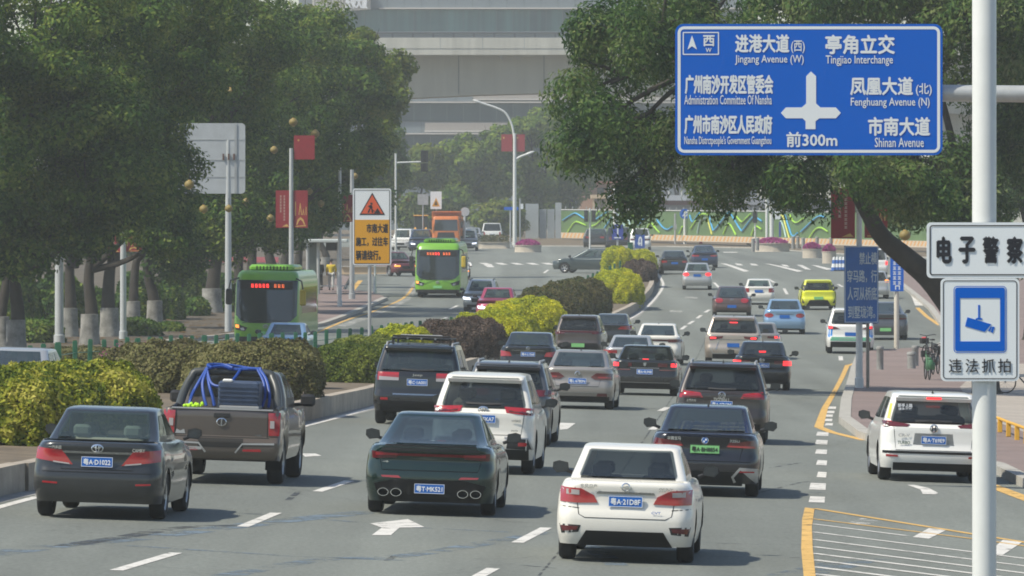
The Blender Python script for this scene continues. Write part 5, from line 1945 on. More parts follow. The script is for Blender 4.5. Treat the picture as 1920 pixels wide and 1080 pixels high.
zq = lambda pts: [(1560 + x / 4.153, 380 + y / 4.153) for x, y in pts]
for pl_ in ([(1129, 795), (1143, 795), (1143, 893), (1162, 900), (1162, 910), (1110, 910), (1110, 900), (1129, 893)], [(1046, 890), (1232, 945), (1180, 1004), (1028, 960)], [(1228, 962), (1236, 965), (1222, 1000), (1205, 996)], [(1240, 962), (1258, 966), (1243, 1014), (1228, 1004)]):
    mb.prism(B.poly(zq(pl_)), -.1565, -.152, M_SBLUE)
for ch, xa in (('违', 1777), ('法', 1808), ('抓', 1839), ('拍', 1869)):
    B.text(mb, ch, xa, xa + 24, 672, 698, -.157, M_SBLACK, .015)
mb.link('lower_sign', t)
mb = MB()
for py in (445, 500, 560, 680):
    z = B.q(0, py)[1]
    mb.lathe([(.116, z - .02), (.118, z - .02), (.118, z + .02), (.116, z + .02)], M_ALU, n=24)
    mb.box((0, -.118, z), (.3, .02, .04), M_ALU)
mb.link('bracket', t)

# --- road works sign in the median
Yw = 222.0
rt = P(693, 720, Yw)
rt.z = gz(rt.x, Yw) + .3
t = thing('roadworks_sign', 'white and amber roadworks diversion sign on a grey post in the median', 'road sign', rt)
B = Board(Yw, rt)
mb = MB()
mb.prism(B.rr(661.5, 733.5, 353.5, 497, 4), -.03, 0, M_SWHITE)
mb.prism(B.rr(664, 731, 412, 494.5, 1.5), -.036, -.03, M_SAMB)
B.frame(mb, 664, 731, 356, 494.5, 2.5, 1.0, -.0375, M_SBLACK)
mb.prism(B.poly([(698, 361), (722, 403), (674, 403)]), -.036, -.03, M_SBLACK)
mb.prism(B.poly([(698, 365.5), (718.5, 400.5), (677.5, 400.5)]), -.041, -.036, M_SREDD)
for pl_ in ([(694, 380), (698, 380), (699, 383), (695, 384)], [(691, 385), (697, 384), (699, 390), (695, 391)], [(692, 391), (695, 391), (692, 399), (689, 399)], [(696, 391), (698, 391), (700, 399), (697, 399)], [(690, 387), (691, 386), (703, 396), (702, 397)], [(701, 400), (708, 390), (714, 400)]):
    mb.prism(B.poly(pl_), -.045, -.041, M_SBLACK)
B.text(mb, '市南大道', 687, 728, 419, 437, -.037, M_SBLACK, .03)
B.text(mb, '施工，过往车', 667, 728, 444, 462, -.037, M_SBLACK, .03)
B.text(mb, '辆请绕行。', 667, 714, 469, 488, -.037, M_SBLACK, .03)
mb.link('sign_panel', t)
mb = MB()
mb.tube([(0, .05, 0), (0, .05, B.q(0, 360)[1])], .055, M_ALU, n=12)
mb.link('post', t, 50)


# --- posts with arms, banners and lamps
def glyph_column(mb, B, x, y0, y1, n, w, yy, m):
    """a column of small unreadable character-like strokes"""
    h = (y1 - y0) / n
    for k in range(n):
        yc = y0 + (k + .5) * h
        for (dx0, dx1, dy) in ((-.5, .5, -.25), (-.4, .4, .02), (-.5, .5, .27)):
            a, b = B.q(x + dx0 * w, yc + dy * h + .07 * h), B.q(x + dx1 * w, yc + dy * h - .07 * h)
            mb.prism([(a[0], a[1]), (b[0], a[1]), (b[0], b[1]), (a[0], b[1])], yy - .002, yy, m)
        a, b = B.q(x - .07 * w, yc + .3 * h), B.q(x + .07 * w, yc - .34 * h)
        mb.prism([(a[0], a[1]), (b[0], a[1]), (b[0], b[1]), (a[0], b[1])], yy - .003, yy, m)


def banner(t, B, x0, x1, y0, y1, style, yy=-.01):
    mb = MB()
    mb.prism(B.poly([(x0, y1), (x1, y1), (x1, y0), (x0, y0)]), yy, yy + .02, M_SRED)
    w, h = x1 - x0, y1 - y0
    if style == 'text':
        glyph_column(mb, B, x0 + w * .62, y0 + h * .12, y0 + h * .82, 9, w * .13, yy - .002, M_GOLD if False else mat('banner_pale', (.55, .42, .34), .6))
        glyph_column(mb, B, x0 + w * .36, y0 + h * .12, y0 + h * .60, 6, w * .13, yy - .002, mat('banner_pale', (.55, .42, .34), .6))
        mb.prism(B.poly([(x0 + w * .45, y1 - h * .03), (x0 + w * .95, y1 - h * .03), (x0 + w * .8, y1 - h * .10), (x0 + w * .6, y1 - h * .06)]), yy - .004, yy, M_GOLD)
    elif style == 'emblem':
        for q in ([(.12, .30), (.18, .30), (.18, .68), (.12, .68)], [(.36, .66), (.46, .34), (.50, .34), (.60, .66), (.55, .66), (.48, .44), (.41, .66)], [(.62, .66), (.70, .48), (.78, .66), (.74, .66), (.70, .56), (.66, .66)], [(.86, .44), (.91, .44), (.91, .66), (.86, .66)],
                  [(.2, .92), (.30, .78), (.50, .71), (.70, .78), (.82, .92), (.74, .92), (.64, .83), (.50, .78), (.38, .83), (.28, .92)], [(.12, .95), (.88, .93), (.88, .955), (.12, .975)]):
            mb.prism(B.poly([(x0 + a * w, y0 + b * h) for a, b in q]), yy - .004, yy, M_GOLD)
    elif style == 'star':
        mb.prism(B.poly([(x0 + w * .22 + 2.0 * math.cos(a), y0 + h * .2 + 2.0 * math.sin(a)) for a in [k * 1.2566 - 1.57 for k in range(5)]]), yy - .004, yy, M_GOLD)
    return mb.link('banner', t)


def lamp_post(label, px, yg, ytop, r=.10, arm=None, arm2=None, banners=(), m=None, group='lamp posts along the avenue', name='lamp_post', cat='lamp post', dz=.14):
    g = G(px, yg)
    rt = g + Vector((0, 0, dz))
    t = thing(name, label, cat, rt, 0, group)
    B = Board(g.y, rt)
    mb = MB()
    h = B.q(px, ytop)[1]
    mb.tube([(0, 0, 0), (0, 0, .3), (0, 0, .32), (0, 0, h)], [r * 1.25, r * 1.25, r, r * .7], m or M_LPOST, n=14)
    mb.link('pole', t, 50)
    for a in (arm, arm2):
        if a:
            mb = MB()
            pts = [B.q(*p) for p in a]
            mb.tube(smooth_line([(x, 0, z) for x, z in pts], 5), r * .5, m or M_LPOST, n=8)
            mb.link('arm', t, 50)
            e0, e1 = Vector((pts[-2][0], 0, pts[-2][1])), Vector((pts[-1][0], 0, pts[-1][1]))
            d = (e1 - e0).normalized()
            lh = MB()
            lh.tube([e1 - d * .1, e1 + d * .05, e1 + d * .5, e1 + d * .75], [.06, .12, .11, .04], m or M_LPOST, n=8)
            lh.link('lamp_head', t, 50)
    for b in banners:
        banner(t, B, *b)
    return t, B


lamp_post('grey lamp post with the low red banner among the whitewashed trunks', 231, 642, 100, .13, banners=[(234, 267, 440, 472, 'emblem'), (192, 226, 440, 473, 'text')], arm=[(229, 100), (226, 60), (205, 40), (150, 24)])
lamp_post('grey lamp post with a long luminaire above the trees top left', 111, 650, -40, .17, arm=None)
lamp_post('lamp post with two red banners above the shaded bus', 546, 612, 278, .12, banners=[(517, 543, 357, 427, 'text'), (550, 577, 357, 427, 'emblem'), (551, 590, 254, 299, 'star')])
lamp_post('lamp post with a red banner left of the roadworks sign', 637, 580, 250, .10, banners=[(641, 662, 365, 416, 'emblem'), (614, 634, 380, 416, 'text')], m=M_WPOLE)
lamp_post('plain grey post directly left of the roadworks sign', 660, 566, 318, .14, m=M_ALU)
lamp_post('slim white post just right of the roadworks sign post', 703, 556, 488, .07, m=M_WPOLE, name='post', cat='post')
lamp_post('tall white lamp post with two red flags in front of the far trees', 965, 466, 250, .20, arm=[(964, 260), (960, 235), (948, 212), (930, 202), (912, 196), (900, 192)], arm2=[(965, 300), (975, 294), (988, 289)], banners=[(940, 961, 252, 284, 'star'), (966, 984, 252, 284, 'star')], m=M_WPOLE)
lamp_post('white lamp post with two red banners behind the blue crossing sign', 1611, 737, 330, .105, banners=[(1558, 1603, 352, 447, 'text'), (1621, 1664, 352, 446, 'emblem')], m=M_WPOLE)

for o_ in list(COL.objects):
    if o_.get('label', '').startswith('grey lamp post with a long luminaire'):
        q0 = Vector(o_.location)
        a, b, c_ = P(111, -40, q0.y) - q0, P(158, -6, q0.y - 9) - q0, P(62, 33, q0.y - 9) - q0
        mb = MB()
        mb.tube([a, a.lerp(b, .5) + Vector((0, 0, .4)), b], .07, M_LPOST, n=8)
        mb.link('arm', o_, 50)
        mb = MB()
        mb.tube([b, b.lerp(c_, .1), b.lerp(c_, .9), c_], [.04, .09, .07, .03], M_WPOLE, n=8)
        mb.link('lamp_head', o_, 50)

# the blue crossing sign on its own brown post
g = G(1611, 737)
g = Vector(((1627 - CX) / F * (g.y + .25), g.y + .25, 0))
g.z = gz(g.x, g.y)
rt = g + Vector((0, 0, .14))
t = thing('crossing_sign', 'dark blue pedestrian sign with four rows of pale lettering on a thin post', 'road sign', rt)
B = Board(g.y - .6, rt)
mb = MB()
dy = -.6
mb.prism(B.poly([(1583, 605), (1647, 606), (1647, 462), (1583, 461)]), dy - .03, dy, mat('weathered_sign_blue', (.018, .12, .40), .5, noise=(2, .15)))
M_PALE = mat('weathered_lettering', (.60, .66, .68), .6)
B.frame(mb, 1584, 1646, 462, 604.5, 1.5, 1.2, dy - .033, M_PALE)
for s_, x0, x1, y0, y1 in (('禁止横', 1611, 1644, 473, 496), ('穿马路，行', 1588, 1644, 506, 530), ('人可从桥底', 1589, 1644, 538, 563), ('到墅珑湾。', 1590, 1641, 573, 597)):
    B.text(mb, s_, x0, x1, y0, y1, dy - .034, M_PALE, .02)
mb.link('sign_panel', t)
mb = MB()
mb.tube([(0, 0, 0), (0, 0, B.q(0, 470)[1])], .05, mat('rusty_post', (.30, .26, .21), .7, noise=(3, .3)), n=10)
mb.box((0, -.3, B.q(0, 500)[1]), (.06, .62, .05), M_ALU)
mb.box((0, -.3, B.q(0, 590)[1]), (.06, .62, .05), M_ALU)
mb.link('post', t, 50)
g = G(1681, 662)
rt = g + Vector((0, 0, .14))
t = thing('direction_board', 'narrow bright blue board with small white characters and an arrow on a white post', 'road sign', rt)
B = Board(g.y, rt)
mb = MB()
mb.prism(B.poly([(1669, 546), (1694, 546), (1694, 484), (1669, 484)]), -.13, -.10, M_SBLUE)
glyph_column(mb, B, 1677, 489, 535, 5, 6, -.131, M_SWHITE)
glyph_column(mb, B, 1686, 489, 535, 5, 6, -.131, M_SWHITE)
mb.prism(B.poly([(1678, 543), (1680, 543), (1680, 537), (1685, 537), (1685, 543), (1687, 543), (1687, 535), (1678, 535)]), -.134, -.13, M_SWHITE)
mb.link('sign_panel', t)
mb = MB()
mb.tube([(0, 0, 0), (0, 0, B.q(0, 490)[1])], .10, mat('cream_post', (.60, .55, .46), .5, noise=(3, .1)), n=12)
mb.link('post', t, 50)

# back of a large sign among the left trees
g = G(428, 628)
rt = g + Vector((0, 0, .14))
t = thing('sign_back', 'large road sign seen from its bare metal back, half covered by leaves', 'road sign', rt)
B = Board(g.y, rt)
mb = MB()
mb.prism(B.rr(322, 460, 231, 363, 7), -.08, -.05, mat('sign_back_metal', (.44, .46, .47), .45, metal=.2, noise=(1.5, .1)))
mb.link('sign_panel', t)
mb = MB()
for x in (345, 442):
    a, b = B.q(x, 362), B.q(x, 232)
    mb.box((a[0], -.10, (a[1] + b[1]) / 2), (.10, .04, b[1] - a[1]), M_ALU)
for y in (262, 300, 332):
    a, b = B.q(325, y), B.q(458, y)
    mb.box(((a[0] + b[0]) / 2, -.085, a[1]), (b[0] - a[0], .02, .04), M_ALU)
mb.link('rib', t)
mb = MB()
for x in (419, 429, 439):
    a = B.q(x, 294)
    mb.box((a[0], -.14, a[1]), (.07, .06, .26), mat('rust_brown', (.10, .045, .03), .7))
mb.link('clamp', t)
mb = MB()
mb.tube([(0, 0, 0), (0, 0, B.q(0, 262)[1])], [.15, .11], M_LPOST, n=14)
mb.link('pole', t, 50)

# traffic lights
def signal(label, px, yg, boxes, arm=None, r=.08, ptop=None):
    g = G(px, yg)
    t = thing('traffic_light', label, 'traffic light', g, 0, 'traffic lights at the junction')
    B = Board(g.y, g)
    mb = MB()
    top = B.q(px, ptop or boxes[0][2])[1]
    mb.tube([(0, 0, 0), (0, 0, top + .1)], r, M_WPOLE, n=10)
    if arm:
        a, b = B.q(*arm[0]), B.q(*arm[1])
        mb.tube([(a[0], 0, a[1]), (b[0], 0, b[1])], r * .8, M_WPOLE, n=8)
    mb.link('pole', t, 50)
    for x0, x1, y0, y1 in boxes:
        mb = MB()
        a, b = B.q(x0, y1), B.q(x1, y0)
        mb.box(((a[0] + b[0]) / 2, -.12, (a[1] + b[1]) / 2), (b[0] - a[0], .22, b[1] - a[1]), M_DARK, bev=.03)
        for k in range(3):
            z = a[1] + (b[1] - a[1]) * (k + .5) / 3
            mb.lathe([(.001, -.24), (min(.13, (b[0] - a[0]) * .3), -.24)], M_UNDER, c=((a[0] + b[0]) / 2, 0, z), axis='y', n=10)
        mb.link('signal_head', t)
    return t


signal('traffic light on an arm reaching out of the left trees', 742, 486, [(789, 803, 282, 304), (789, 802, 306, 322)], arm=((742, 305), (803, 303)), ptop=290)
signal('twin-headed traffic light in front of the left end of the green hoarding', 1106, 468, [(1095, 1103, 394, 416), (1109, 1117, 394, 416)], ptop=392)
signal('single traffic light in front of the middle of the green hoarding', 1416, 466, [(1411, 1420, 396, 418)], ptop=396)


def disc_sign(label, px, yg, cx, cy, r, pole_r=.09, face=None):
    g = G(px, yg) + Vector((0, 0, .1))
    t = thing('road_sign', label, 'road sign', g)
    B = Board(g.y, g)
    mb = MB()
    mb.tube([(0, .05, 0), (0, .05, B.q(px, cy - r * .6)[1])], pole_r, M_WPOLE, n=10)
    mb.link('post', t, 50)
    mb = MB()
    c = B.q(cx, cy)
    R = r / B.k
    mb.lathe([(.001, -.06), (R, -.06), (R, -.03), (.001, -.03)], face or M_SBLUE, c=(c[0], 0, c[1]), axis='y', n=24)
    if face is None:
        mb.prism([(c[0] + x * R, c[1] + z * R) for x, z in [(-.55, -.4), (-.4, -.55), (.35, .15), (.5, 0), (.55, .5), (.05, .5), (.2, .3)]], -.068, -.06, M_SWHITE)
        mb.prism([(c[0] + x * R, c[1] + z * R) for x, z in [(-.05, -.5), (.15, -.65), (.6, -.2), (.4, -.05)]], -.068, -.06, M_SWHITE)
    mb.link('sign_panel', t)
    return t, B


disc_sign('round blue sign with white arrows on a white post before the hoarding', 1284, 460, 1284, 401, 9.5, .14)
disc_sign('grey back of a round sign right of the orange tipper', 871, 470, 872, 397, 8.5, .10, mat('sign_back_metal', (.44, .46, .47)))


def rect_sign(label, px, yg, box, m, art, pole_r=.07, ptop=None, pm=None):
    g = G(px, yg) + Vector((0, 0, .1))
    t = thing('road_sign', label, 'road sign', g)
    B = Board(g.y, g)
    x0, x1, y0, y1 = box
    mb = MB()
    mb.tube([(0, .05, 0), (0, .05, B.q(px, ptop or y0)[1])], pole_r, pm or M_ALU, n=10)
    mb.link('post', t, 50)
    mb = MB()
    mb.prism(B.rr(x0, x1, y0, y1, 1.2), -.06, -.02, m)
    for a in art:
        mb.prism(B.poly([(x0 + x * (x1 - x0), y0 + y * (y1 - y0)) for x, y in a[0]]), -.072, -.06, a[1])
    mb.link('sign_panel', t)
    return t


rect_sign('blue sign with a white upright bar above the median tip', 1158, 508, (1147.5, 1168.5, 421, 449), mat('sign_violet_blue', (.03, .055, .30), .45), [([(.45, .1), (.57, .1), (.57, .75), (.45, .75)], M_SWHITE), ([(.2, .84), (.8, .84), (.8, .92), (.2, .92)], M_SWHITE)])
rect_sign('blue U-turn sign on a brown post in the far hedges', 1199.5, 505, (1190, 1209, 440, 465), mat('u_turn_blue', (.02, .08, .32), .45),
          [([(.60, .85), (.74, .85), (.74, .35), (.68, .2), (.55, .12), (.42, .2), (.36, .35), (.36, .6), (.24, .6), (.43, .85), (.62, .6), (.48, .6), (.48, .36), (.55, .26), (.60, .36)], M_SWHITE)], pm=mat('rusty_post', (.3, .26, .21)))
rect_sign('white sign with a yellow works triangle above the orange tipper', 818, 470, (807, 828, 359, 392), M_SWHITE, [([(.5, .35), (.85, .85), (.15, .85)], M_SAMB), ([(.5, .5), (.65, .78), (.35, .78)], M_SBLACK)], .06)
rect_sign('grey square sign back above the yellow loader', 793, 470, (783, 803, 364, 384), M_ALU, [], .06)
rect_sign('white sign with a round red no-parking symbol above the hoarding', 1154, 466, (1139, 1151, 352, 372), M_SWHITE, [([(.5 + .36 * math.cos(a * .5236), .42 + .26 * math.sin(a * .5236)) for a in range(12)], M_SRED), ([(.5 + .22 * math.cos(a * .5236), .42 + .16 * math.sin(a * .5236)) for a in range(12)], mat('sign_violet_blue', (.03, .055, .3)))], .24, 352, M_WPOLE)
rect_sign('small white panel on a tall white post before the hoarding', 1447, 470, (1453, 1463, 394, 411), M_SWHITE, [], .20, 335, M_WPOLE)
rect_sign('second tall white post with a slim blue flag sign', 1438, 468, (1460.5, 1464.5, 416, 444), mat('sign_violet_blue', (.03, .055, .3)), [], .14, 350, M_WPOLE)
rect_sign('low blue street-name sign beside the grey hoarding', 957, 462, (945, 972, 388, 394), M_SBLUE, [], .08, 390)
rect_sign('grey pole with a small panel left of the round blue sign', 1266, 460, (1263, 1269, 420, 430), M_ALU, [], .10, 400)
rect_sign('slim grey post with a white lamp right of the tall lamp post', 975, 466, (976, 981, 382, 392), M_SWHITE, [], .07, 372)

# fence end post
g = G(1182, 512)
mb = MB()
mb.box((0, 0, 1.0), (.34, .12, 2.0), M_STK, bev=.03)
mb.box((0, 0, 2.02), (.38, .16, .06), M_STK)
o = tag(mb.link('gate_post', None), 'thick dark green end post of the stake fence by the U-turn sign', 'post')
o.location = g

# --- bollards, rail, barrels, hydrant
M_BOL = mat('grey_bollard', (.24, .24, .23), .7, noise=(4, .2))


def bollard(label, px, yg, h, r=.12, m=None, group='bollards on the pavement corner'):
    g = G(px, yg, .15)
    mb = MB()
    mb.lathe([(r * 1.02, 0), (r, .05), (r, h - .12), (r * 1.12, h - .10), (r * 1.12, h - .05), (r * .9, h), (.001, h + .01)], m or M_BOL, n=16)
    o = tag(mb.link('bollard', None, 40), label, 'bollard', group)
    o.location = g
    return o


bollard('grey bollard nearest the blue crossing sign post', 1650, 693, .80)
bollard('taller grey bollard behind the pair right of the white post', 1716, 686, .72)
bollard('squat grey bollard in front of the pair right of the white post', 1709, 691, .58, .15)
for x, y in ((1420, 470), (1487, 467), (1506, 470), (1532, 468), (1558, 470), (1496, 466), (1412, 472)):
    bollard('grey bollard between the round planters at the junction', x, y, 1.15, .16, group='bollards by the round planters')
t = thing('barrier_rail', 'low yellow post-and-rail barrier on the pavement at the right edge', 'barrier', G(1873, 812, .16))
o0 = Vector(t.location)
M_YB = mat('yellow_barrier_paint', (.62, .34, .03), .5, noise=(3, .15))
prv = None
for k, (x, y) in enumerate([(1862, 806), (1875, 811), (1891, 818), (1907, 824), (1924, 831), (1942, 838), (1960, 845)]):
    g = G(x, y, .16) - o0
    mb = MB()
    mb.box((g.x, g.y, .16), (.10, .10, .32), M_YB, bev=.01)
    mb.link('post', t)
    if prv is not None:
        mb = MB()
        mb.tube([prv + Vector((0, 0, .30)), g + Vector((0, 0, .30))], .035, M_YB, n=8)
        mb.link('rail', t, 50)
    prv = g
M_BARB, M_BARW = mat('barrel_blue', (.03, .12, .40), .5), mat('barrel_white', (.65, .66, .66), .5)
for k, x in enumerate((1564, 1570, 1576, 1582)):
    g = G(x, 508)
    mb = MB()
    mb.lathe([(.20, 0), (.19, .25)], M_BARB, n=12)
    mb.lathe([(.19, .25), (.15, .5)], M_BARW, n=12)
    mb.lathe([(.15, .5), (.12, .75)], M_BARB, n=12)
    mb.lathe([(.12, .75), (.08, .95), (.001, .97)], M_BARW, n=12)
    mb.box((0, 0, .03), (.5, .5, .06), M_BARB)
    o = tag(mb.link('traffic_barrel', None, 40), 'blue and white traffic marker in the tight row left of the crossing sign', 'traffic marker', 'blue and white traffic markers')
    o.location = g
mb = MB()
M_HYD = mat('hydrant_red', (.45, .02, .03), .5)
mb.lathe([(.2, 0), (.2, .08), (.15, .1), (.15, .62), (.19, .64), (.19, .70), (.12, .82), (.001, .9)], M_HYD, n=14)
mb.lathe([(.07, -.3), (.07, .3)], M_HYD, c=(0, 0, .5), axis='x', n=10)
o = tag(mb.link('fire_hydrant', None, 40), 'red fire hydrant on the verge before the hoarding', 'fire hydrant')
o.location = G(1314, 457, .12)

# --- planters
M_PLANT = mat('planter_stone', (.42, .37, .30), .85, noise=(2, .15))


def planter(label, px, yg, wpx, h, flowers=True, hedge_h=0, kind='round'):
    g = G(px, yg)
    R = wpx / 2 / (F / g.y)
    g = g + Vector((0, min(R, 4) * .6, 0))
    g.z = gz(g.x, g.y)
    t = thing('planter', label, 'planter', g, 0, 'flower planters at the junction')
    dp = min(R, 3.0) if kind == 'round' else min(R, 2.0)
    mb = MB()
    n = 28
    prof = [(1.03, 0), (1.0, .06), (1.0, h - .08), (1.05, h - .06), (1.05, h), (.9, h), (.9, h - .1), (.001, h - .1)]
    vs, fs = [], []
    for (q, z) in prof:
        for k in range(n):
            a = 2 * math.pi * k / n
            ex = .35 if kind == 'long' else 1
            vs.append((R * q * math.copysign(abs(math.cos(a)) ** ex, math.cos(a)), dp * q * math.copysign(abs(math.sin(a)) ** ex, math.sin(a)), z))
    for i in range(len(prof) - 1):
        for k in range(n):
            fs.append([i * n + k, i * n + (k + 1) % n, i * n + n + (k + 1) % n, i * n + n + k])
    mb.add(vs, fs, M_PLANT)
    mb.link('tub', t, 40)
    if flowers:
        m_ = 1300
        a = RNG.uniform(0, 6.283, m_)
        r = np.sqrt(RNG.uniform(0, 1, m_)) * .92
        p = np.stack([R * r * np.cos(a), dp * r * np.sin(a), h + .45 * (1 - r ** 2) + RNG.uniform(-.12, .1, m_)], 1)
        leaf_quads('blossom', p, np.tile([0, -.3, 1.0], (m_, 1)), (.14, .28), M_PINK, t)
    if hedge_h:
        m_ = int(450 * R)
        a = RNG.uniform(0, 6.283, m_)
        r = np.sqrt(RNG.uniform(0, 1, m_)) * .95
        p = np.stack([R * r * np.cos(a), dp * r * np.sin(a), h + hedge_h * RNG.uniform(.0, 1, m_) * (1 - .3 * r ** 4)], 1)
        leaf_quads('foliage', p, np.tile([0, -.4, 1.0], (m_, 1)), (.16, .32), M_HO, t)
    return t


planter('long stone planter with a low clipped hedge left of the tall lamp post', 925, 466, 62, .62, False, .7, 'long')
planter('round stone planter with pink flowers at the foot of the tall lamp post', 990, 473, 50, .62)
planter('wide round stone planter with pink flowers under the tall white posts', 1447, 472, 68, .75)
planter('clipped shrub planter behind the wide pink one', 1445, 464, 88, .4, False, 1.1, 'long')
planter('small round stone planter with pink flowers left of the blue and white markers', 1523, 484, 36, .75)
planter('stone planter with a tall pink clump beside the blue and white markers', 1555, 494, 26, .9)

# --- bus shelter
g = G(606, 552, .15)
t = thing('bus_shelter', 'open bus shelter with a flat pale roof and dark information board behind the shaded bus', 'bus shelter', g)
B = Board(g.y, g)
mb = MB()
a, b = B.q(572, 456), B.q(652, 447)
mb.box(((a[0] + b[0]) / 2, .8, (a[1] + b[1]) / 2), (b[0] - a[0], 2.4, .18), mat('shelter_roof', (.48, .52, .50), .5), bev=.04)
mb.link('roof', t)
for x in (576, 596, 634):
    mb = MB()
    c = B.q(x, 500)
    mb.tube([(c[0], .8, 0), (c[0], .8, a[1])], .09, M_GREYP, n=10)
    mb.link('post', t, 50)
mb = MB()
c0, c1 = B.q(610, 470), B.q(633, 455)
mb.box(((c0[0] + c1[0]) / 2, 1.0, (c0[1] + c1[1]) / 2), (c1[0] - c0[0], .15, c1[1] - c0[1]), M_TRIM)
mb.link('information_board', t)
mb = MB()
c0, c1 = B.q(577, 515), B.q(596, 458)
mb.box(((c0[0] + c1[0]) / 2, 1.4, (c0[1] + c1[1]) / 2), (c1[0] - c0[0], .06, c1[1] - c0[1]), mat('shelter_glass', (.18, .21, .19), .15))
mb.link('glass_panel', t)
mb = MB()
mb.box((.5, 1.2, .45), (1.6, .4, .06), M_GREYP)
mb.link('bench', t)


# --- people
def skin(name, joints, edges, m, parent, sub=1):
    me = bpy.data.meshes.new(name)
    me.from_pydata([j[0] for j in joints], edges, [])
    o = bpy.data.objects.new(name, me)
    COL.objects.link(o)
    md = o.modifiers.new('skin', 'SKIN')
    md.use_smooth_shade = True
    for i, j in enumerate(joints):
        r = j[1] if isinstance(j[1], tuple) else (j[1], j[1])
        me.skin_vertices[0].data[i].radius = r
    me.skin_vertices[0].data[0].use_root = True
    if sub:
        o.modifiers.new('sub', 'SUBSURF').levels = sub
        o.modifiers['sub'].render_levels = sub
    bpy.context.view_layer.update()
    ev = o.evaluated_get(bpy.context.evaluated_depsgraph_get())
    me2 = bpy.data.meshes.new_from_object(ev)
    me2.name = name
    bpy.data.objects.remove(o)
    me2.materials.clear()
    me2.materials.append(m)
    for p in me2.polygons:
        p.use_smooth = True
        p.material_index = 0
    o = bpy.data.objects.new(name, me2)
    COL.objects.link(o)
    o.parent = parent
    return o


M_SKIN = mat('skin', (.38, .22, .15), .55)
M_HAIR = mat('black_hair', (.015, .013, .012), .5)


def person(label, loc, rz, shirt, trousers, seated=False, helmet=None, step=.12):
    t = thing('person', label, 'person', loc, rz)
    if not seated:
        hp, kn, an = .92, .50, .09
        L = [((.09, 0, hp), .10), ((.10, -step, kn), .065), ((.10, -step * 2 - .02, an), .045), ((.10, -step * 2 + .10, .04), .045)]
        R = [((-.09, 0, hp), .10), ((-.10, step, kn), .065), ((-.10, step * 2 - .08, an), .045), ((-.10, step * 2 + .06, .04), .045)]
        arms = [((.20, -.01, 1.38), .065), ((.26, .0, 1.12), .045), ((.25, .10, .90), .036), ((.24, .13, .80), .03)]
    else:
        hp = .78
        L = [((.10, 0, hp), .11), ((.17, .40, .72), .075), ((.17, .38, .30), .05), ((.17, .50, .26), .045)]
        R = [((-.10, 0, hp), .11), ((-.17, .40, .72), .075), ((-.17, .38, .30), .05), ((-.17, .50, .26), .045)]
        arms = [((.20, .03, 1.25), .065), ((.30, .22, 1.05), .045), ((.28, .50, 1.02), .036), ((.26, .58, 1.02), .03)]
    o = hp - .92
    torso = [((0, 0, .98 + o), (.15, .11)), ((0, 0, 1.14 + o), (.145, .10)), ((0, .01, 1.32 + o), (.17, .11)), ((0, .01, 1.42 + o), (.12, .085)), ((0, .02, 1.50 + o), .055), ((0, .03, 1.56 + o), .075), ((0, .03, 1.64 + o), (.085, .10)), ((0, .03, 1.71 + o), .06)]
    J = list(torso)
    E_ = [(i, i + 1) for i in range(7)]

    def limb(at, pts):
        k = len(J)
        J.extend(pts)
        E_.append((at, k))
        E_.extend((k + i, k + i + 1) for i in range(len(pts) - 1))
    limb(2, arms)
    limb(2, [((-p[0][0], p[0][1], p[0][2]), p[1]) for p in arms])
    limb(0, L)
    limb(0, R)
    skin('body', J, E_, M_SKIN, t)
    fat = lambda j, k: (j[0], tuple(v + k for v in (j[1] if isinstance(j[1], tuple) else (j[1], j[1]))))
    A = arms[:2] + [((arms[1][0][0] * .99, (arms[1][0][1] + arms[2][0][1]) / 2, (arms[1][0][2] + arms[2][0][2]) / 2), .045)]
    S = [fat(((0, 0, .94 + o), (.15, .11)), .03)] + [fat(j, .022) for j in torso[:4]]
    Es = [(0, 1), (1, 2), (2, 3), (3, 4)]
    for sgn in (1, -1):
        k = len(S)
        S += [fat(((p[0][0] * sgn, p[0][1], p[0][2]), p[1]), .022) for p in A]
        Es += [(3, k), (k, k + 1), (k + 1, k + 2)]
    skin('shirt', S, Es, shirt, t)
    T = [fat(((0, 0, hp + .06), (.14, .10)), .02)]
    Et = []
    for l_ in (L, R):
        k = len(T)
        T += [fat(j, .022) for j in l_[:3]]
        Et += [(0, k), (k, k + 1), (k + 1, k + 2)]
    skin('trousers', T, Et, trousers, t)
    mb = MB()
    if helmet:
        mb.ball((0, .03, 1.66 + o), (.14, .16, .13), helmet, 12)
        mb.link('helmet', t, 60)
    else:
        mb.ball((0, .0, 1.68 + o), (.095, .10, .10), M_HAIR, 12)
        mb.link('hair', t, 60)
    mb = MB()
    for l_ in (L, R):
        p = l_[3][0]
        mb.box((p[0], p[1] - .03, p[2] + .0), (.10, .26, .09), M_TRIM, bev=.03)
    mb.link('shoes', t)
    return t


person('person in a bright yellow jacket and pale trousers walking away by the bus shelter', G(621, 544, .15), 0, mat('yellow_jacket', (.62, .46, .02), .7), mat('pale_trousers', (.38, .38, .37), .8))
person('person in dark clothes standing under the bus shelter', G(599, 544, .15), .6, mat('dark_shirt', (.02, .022, .025), .8), mat('dark_trousers', (.018, .018, .02), .8), step=.04)


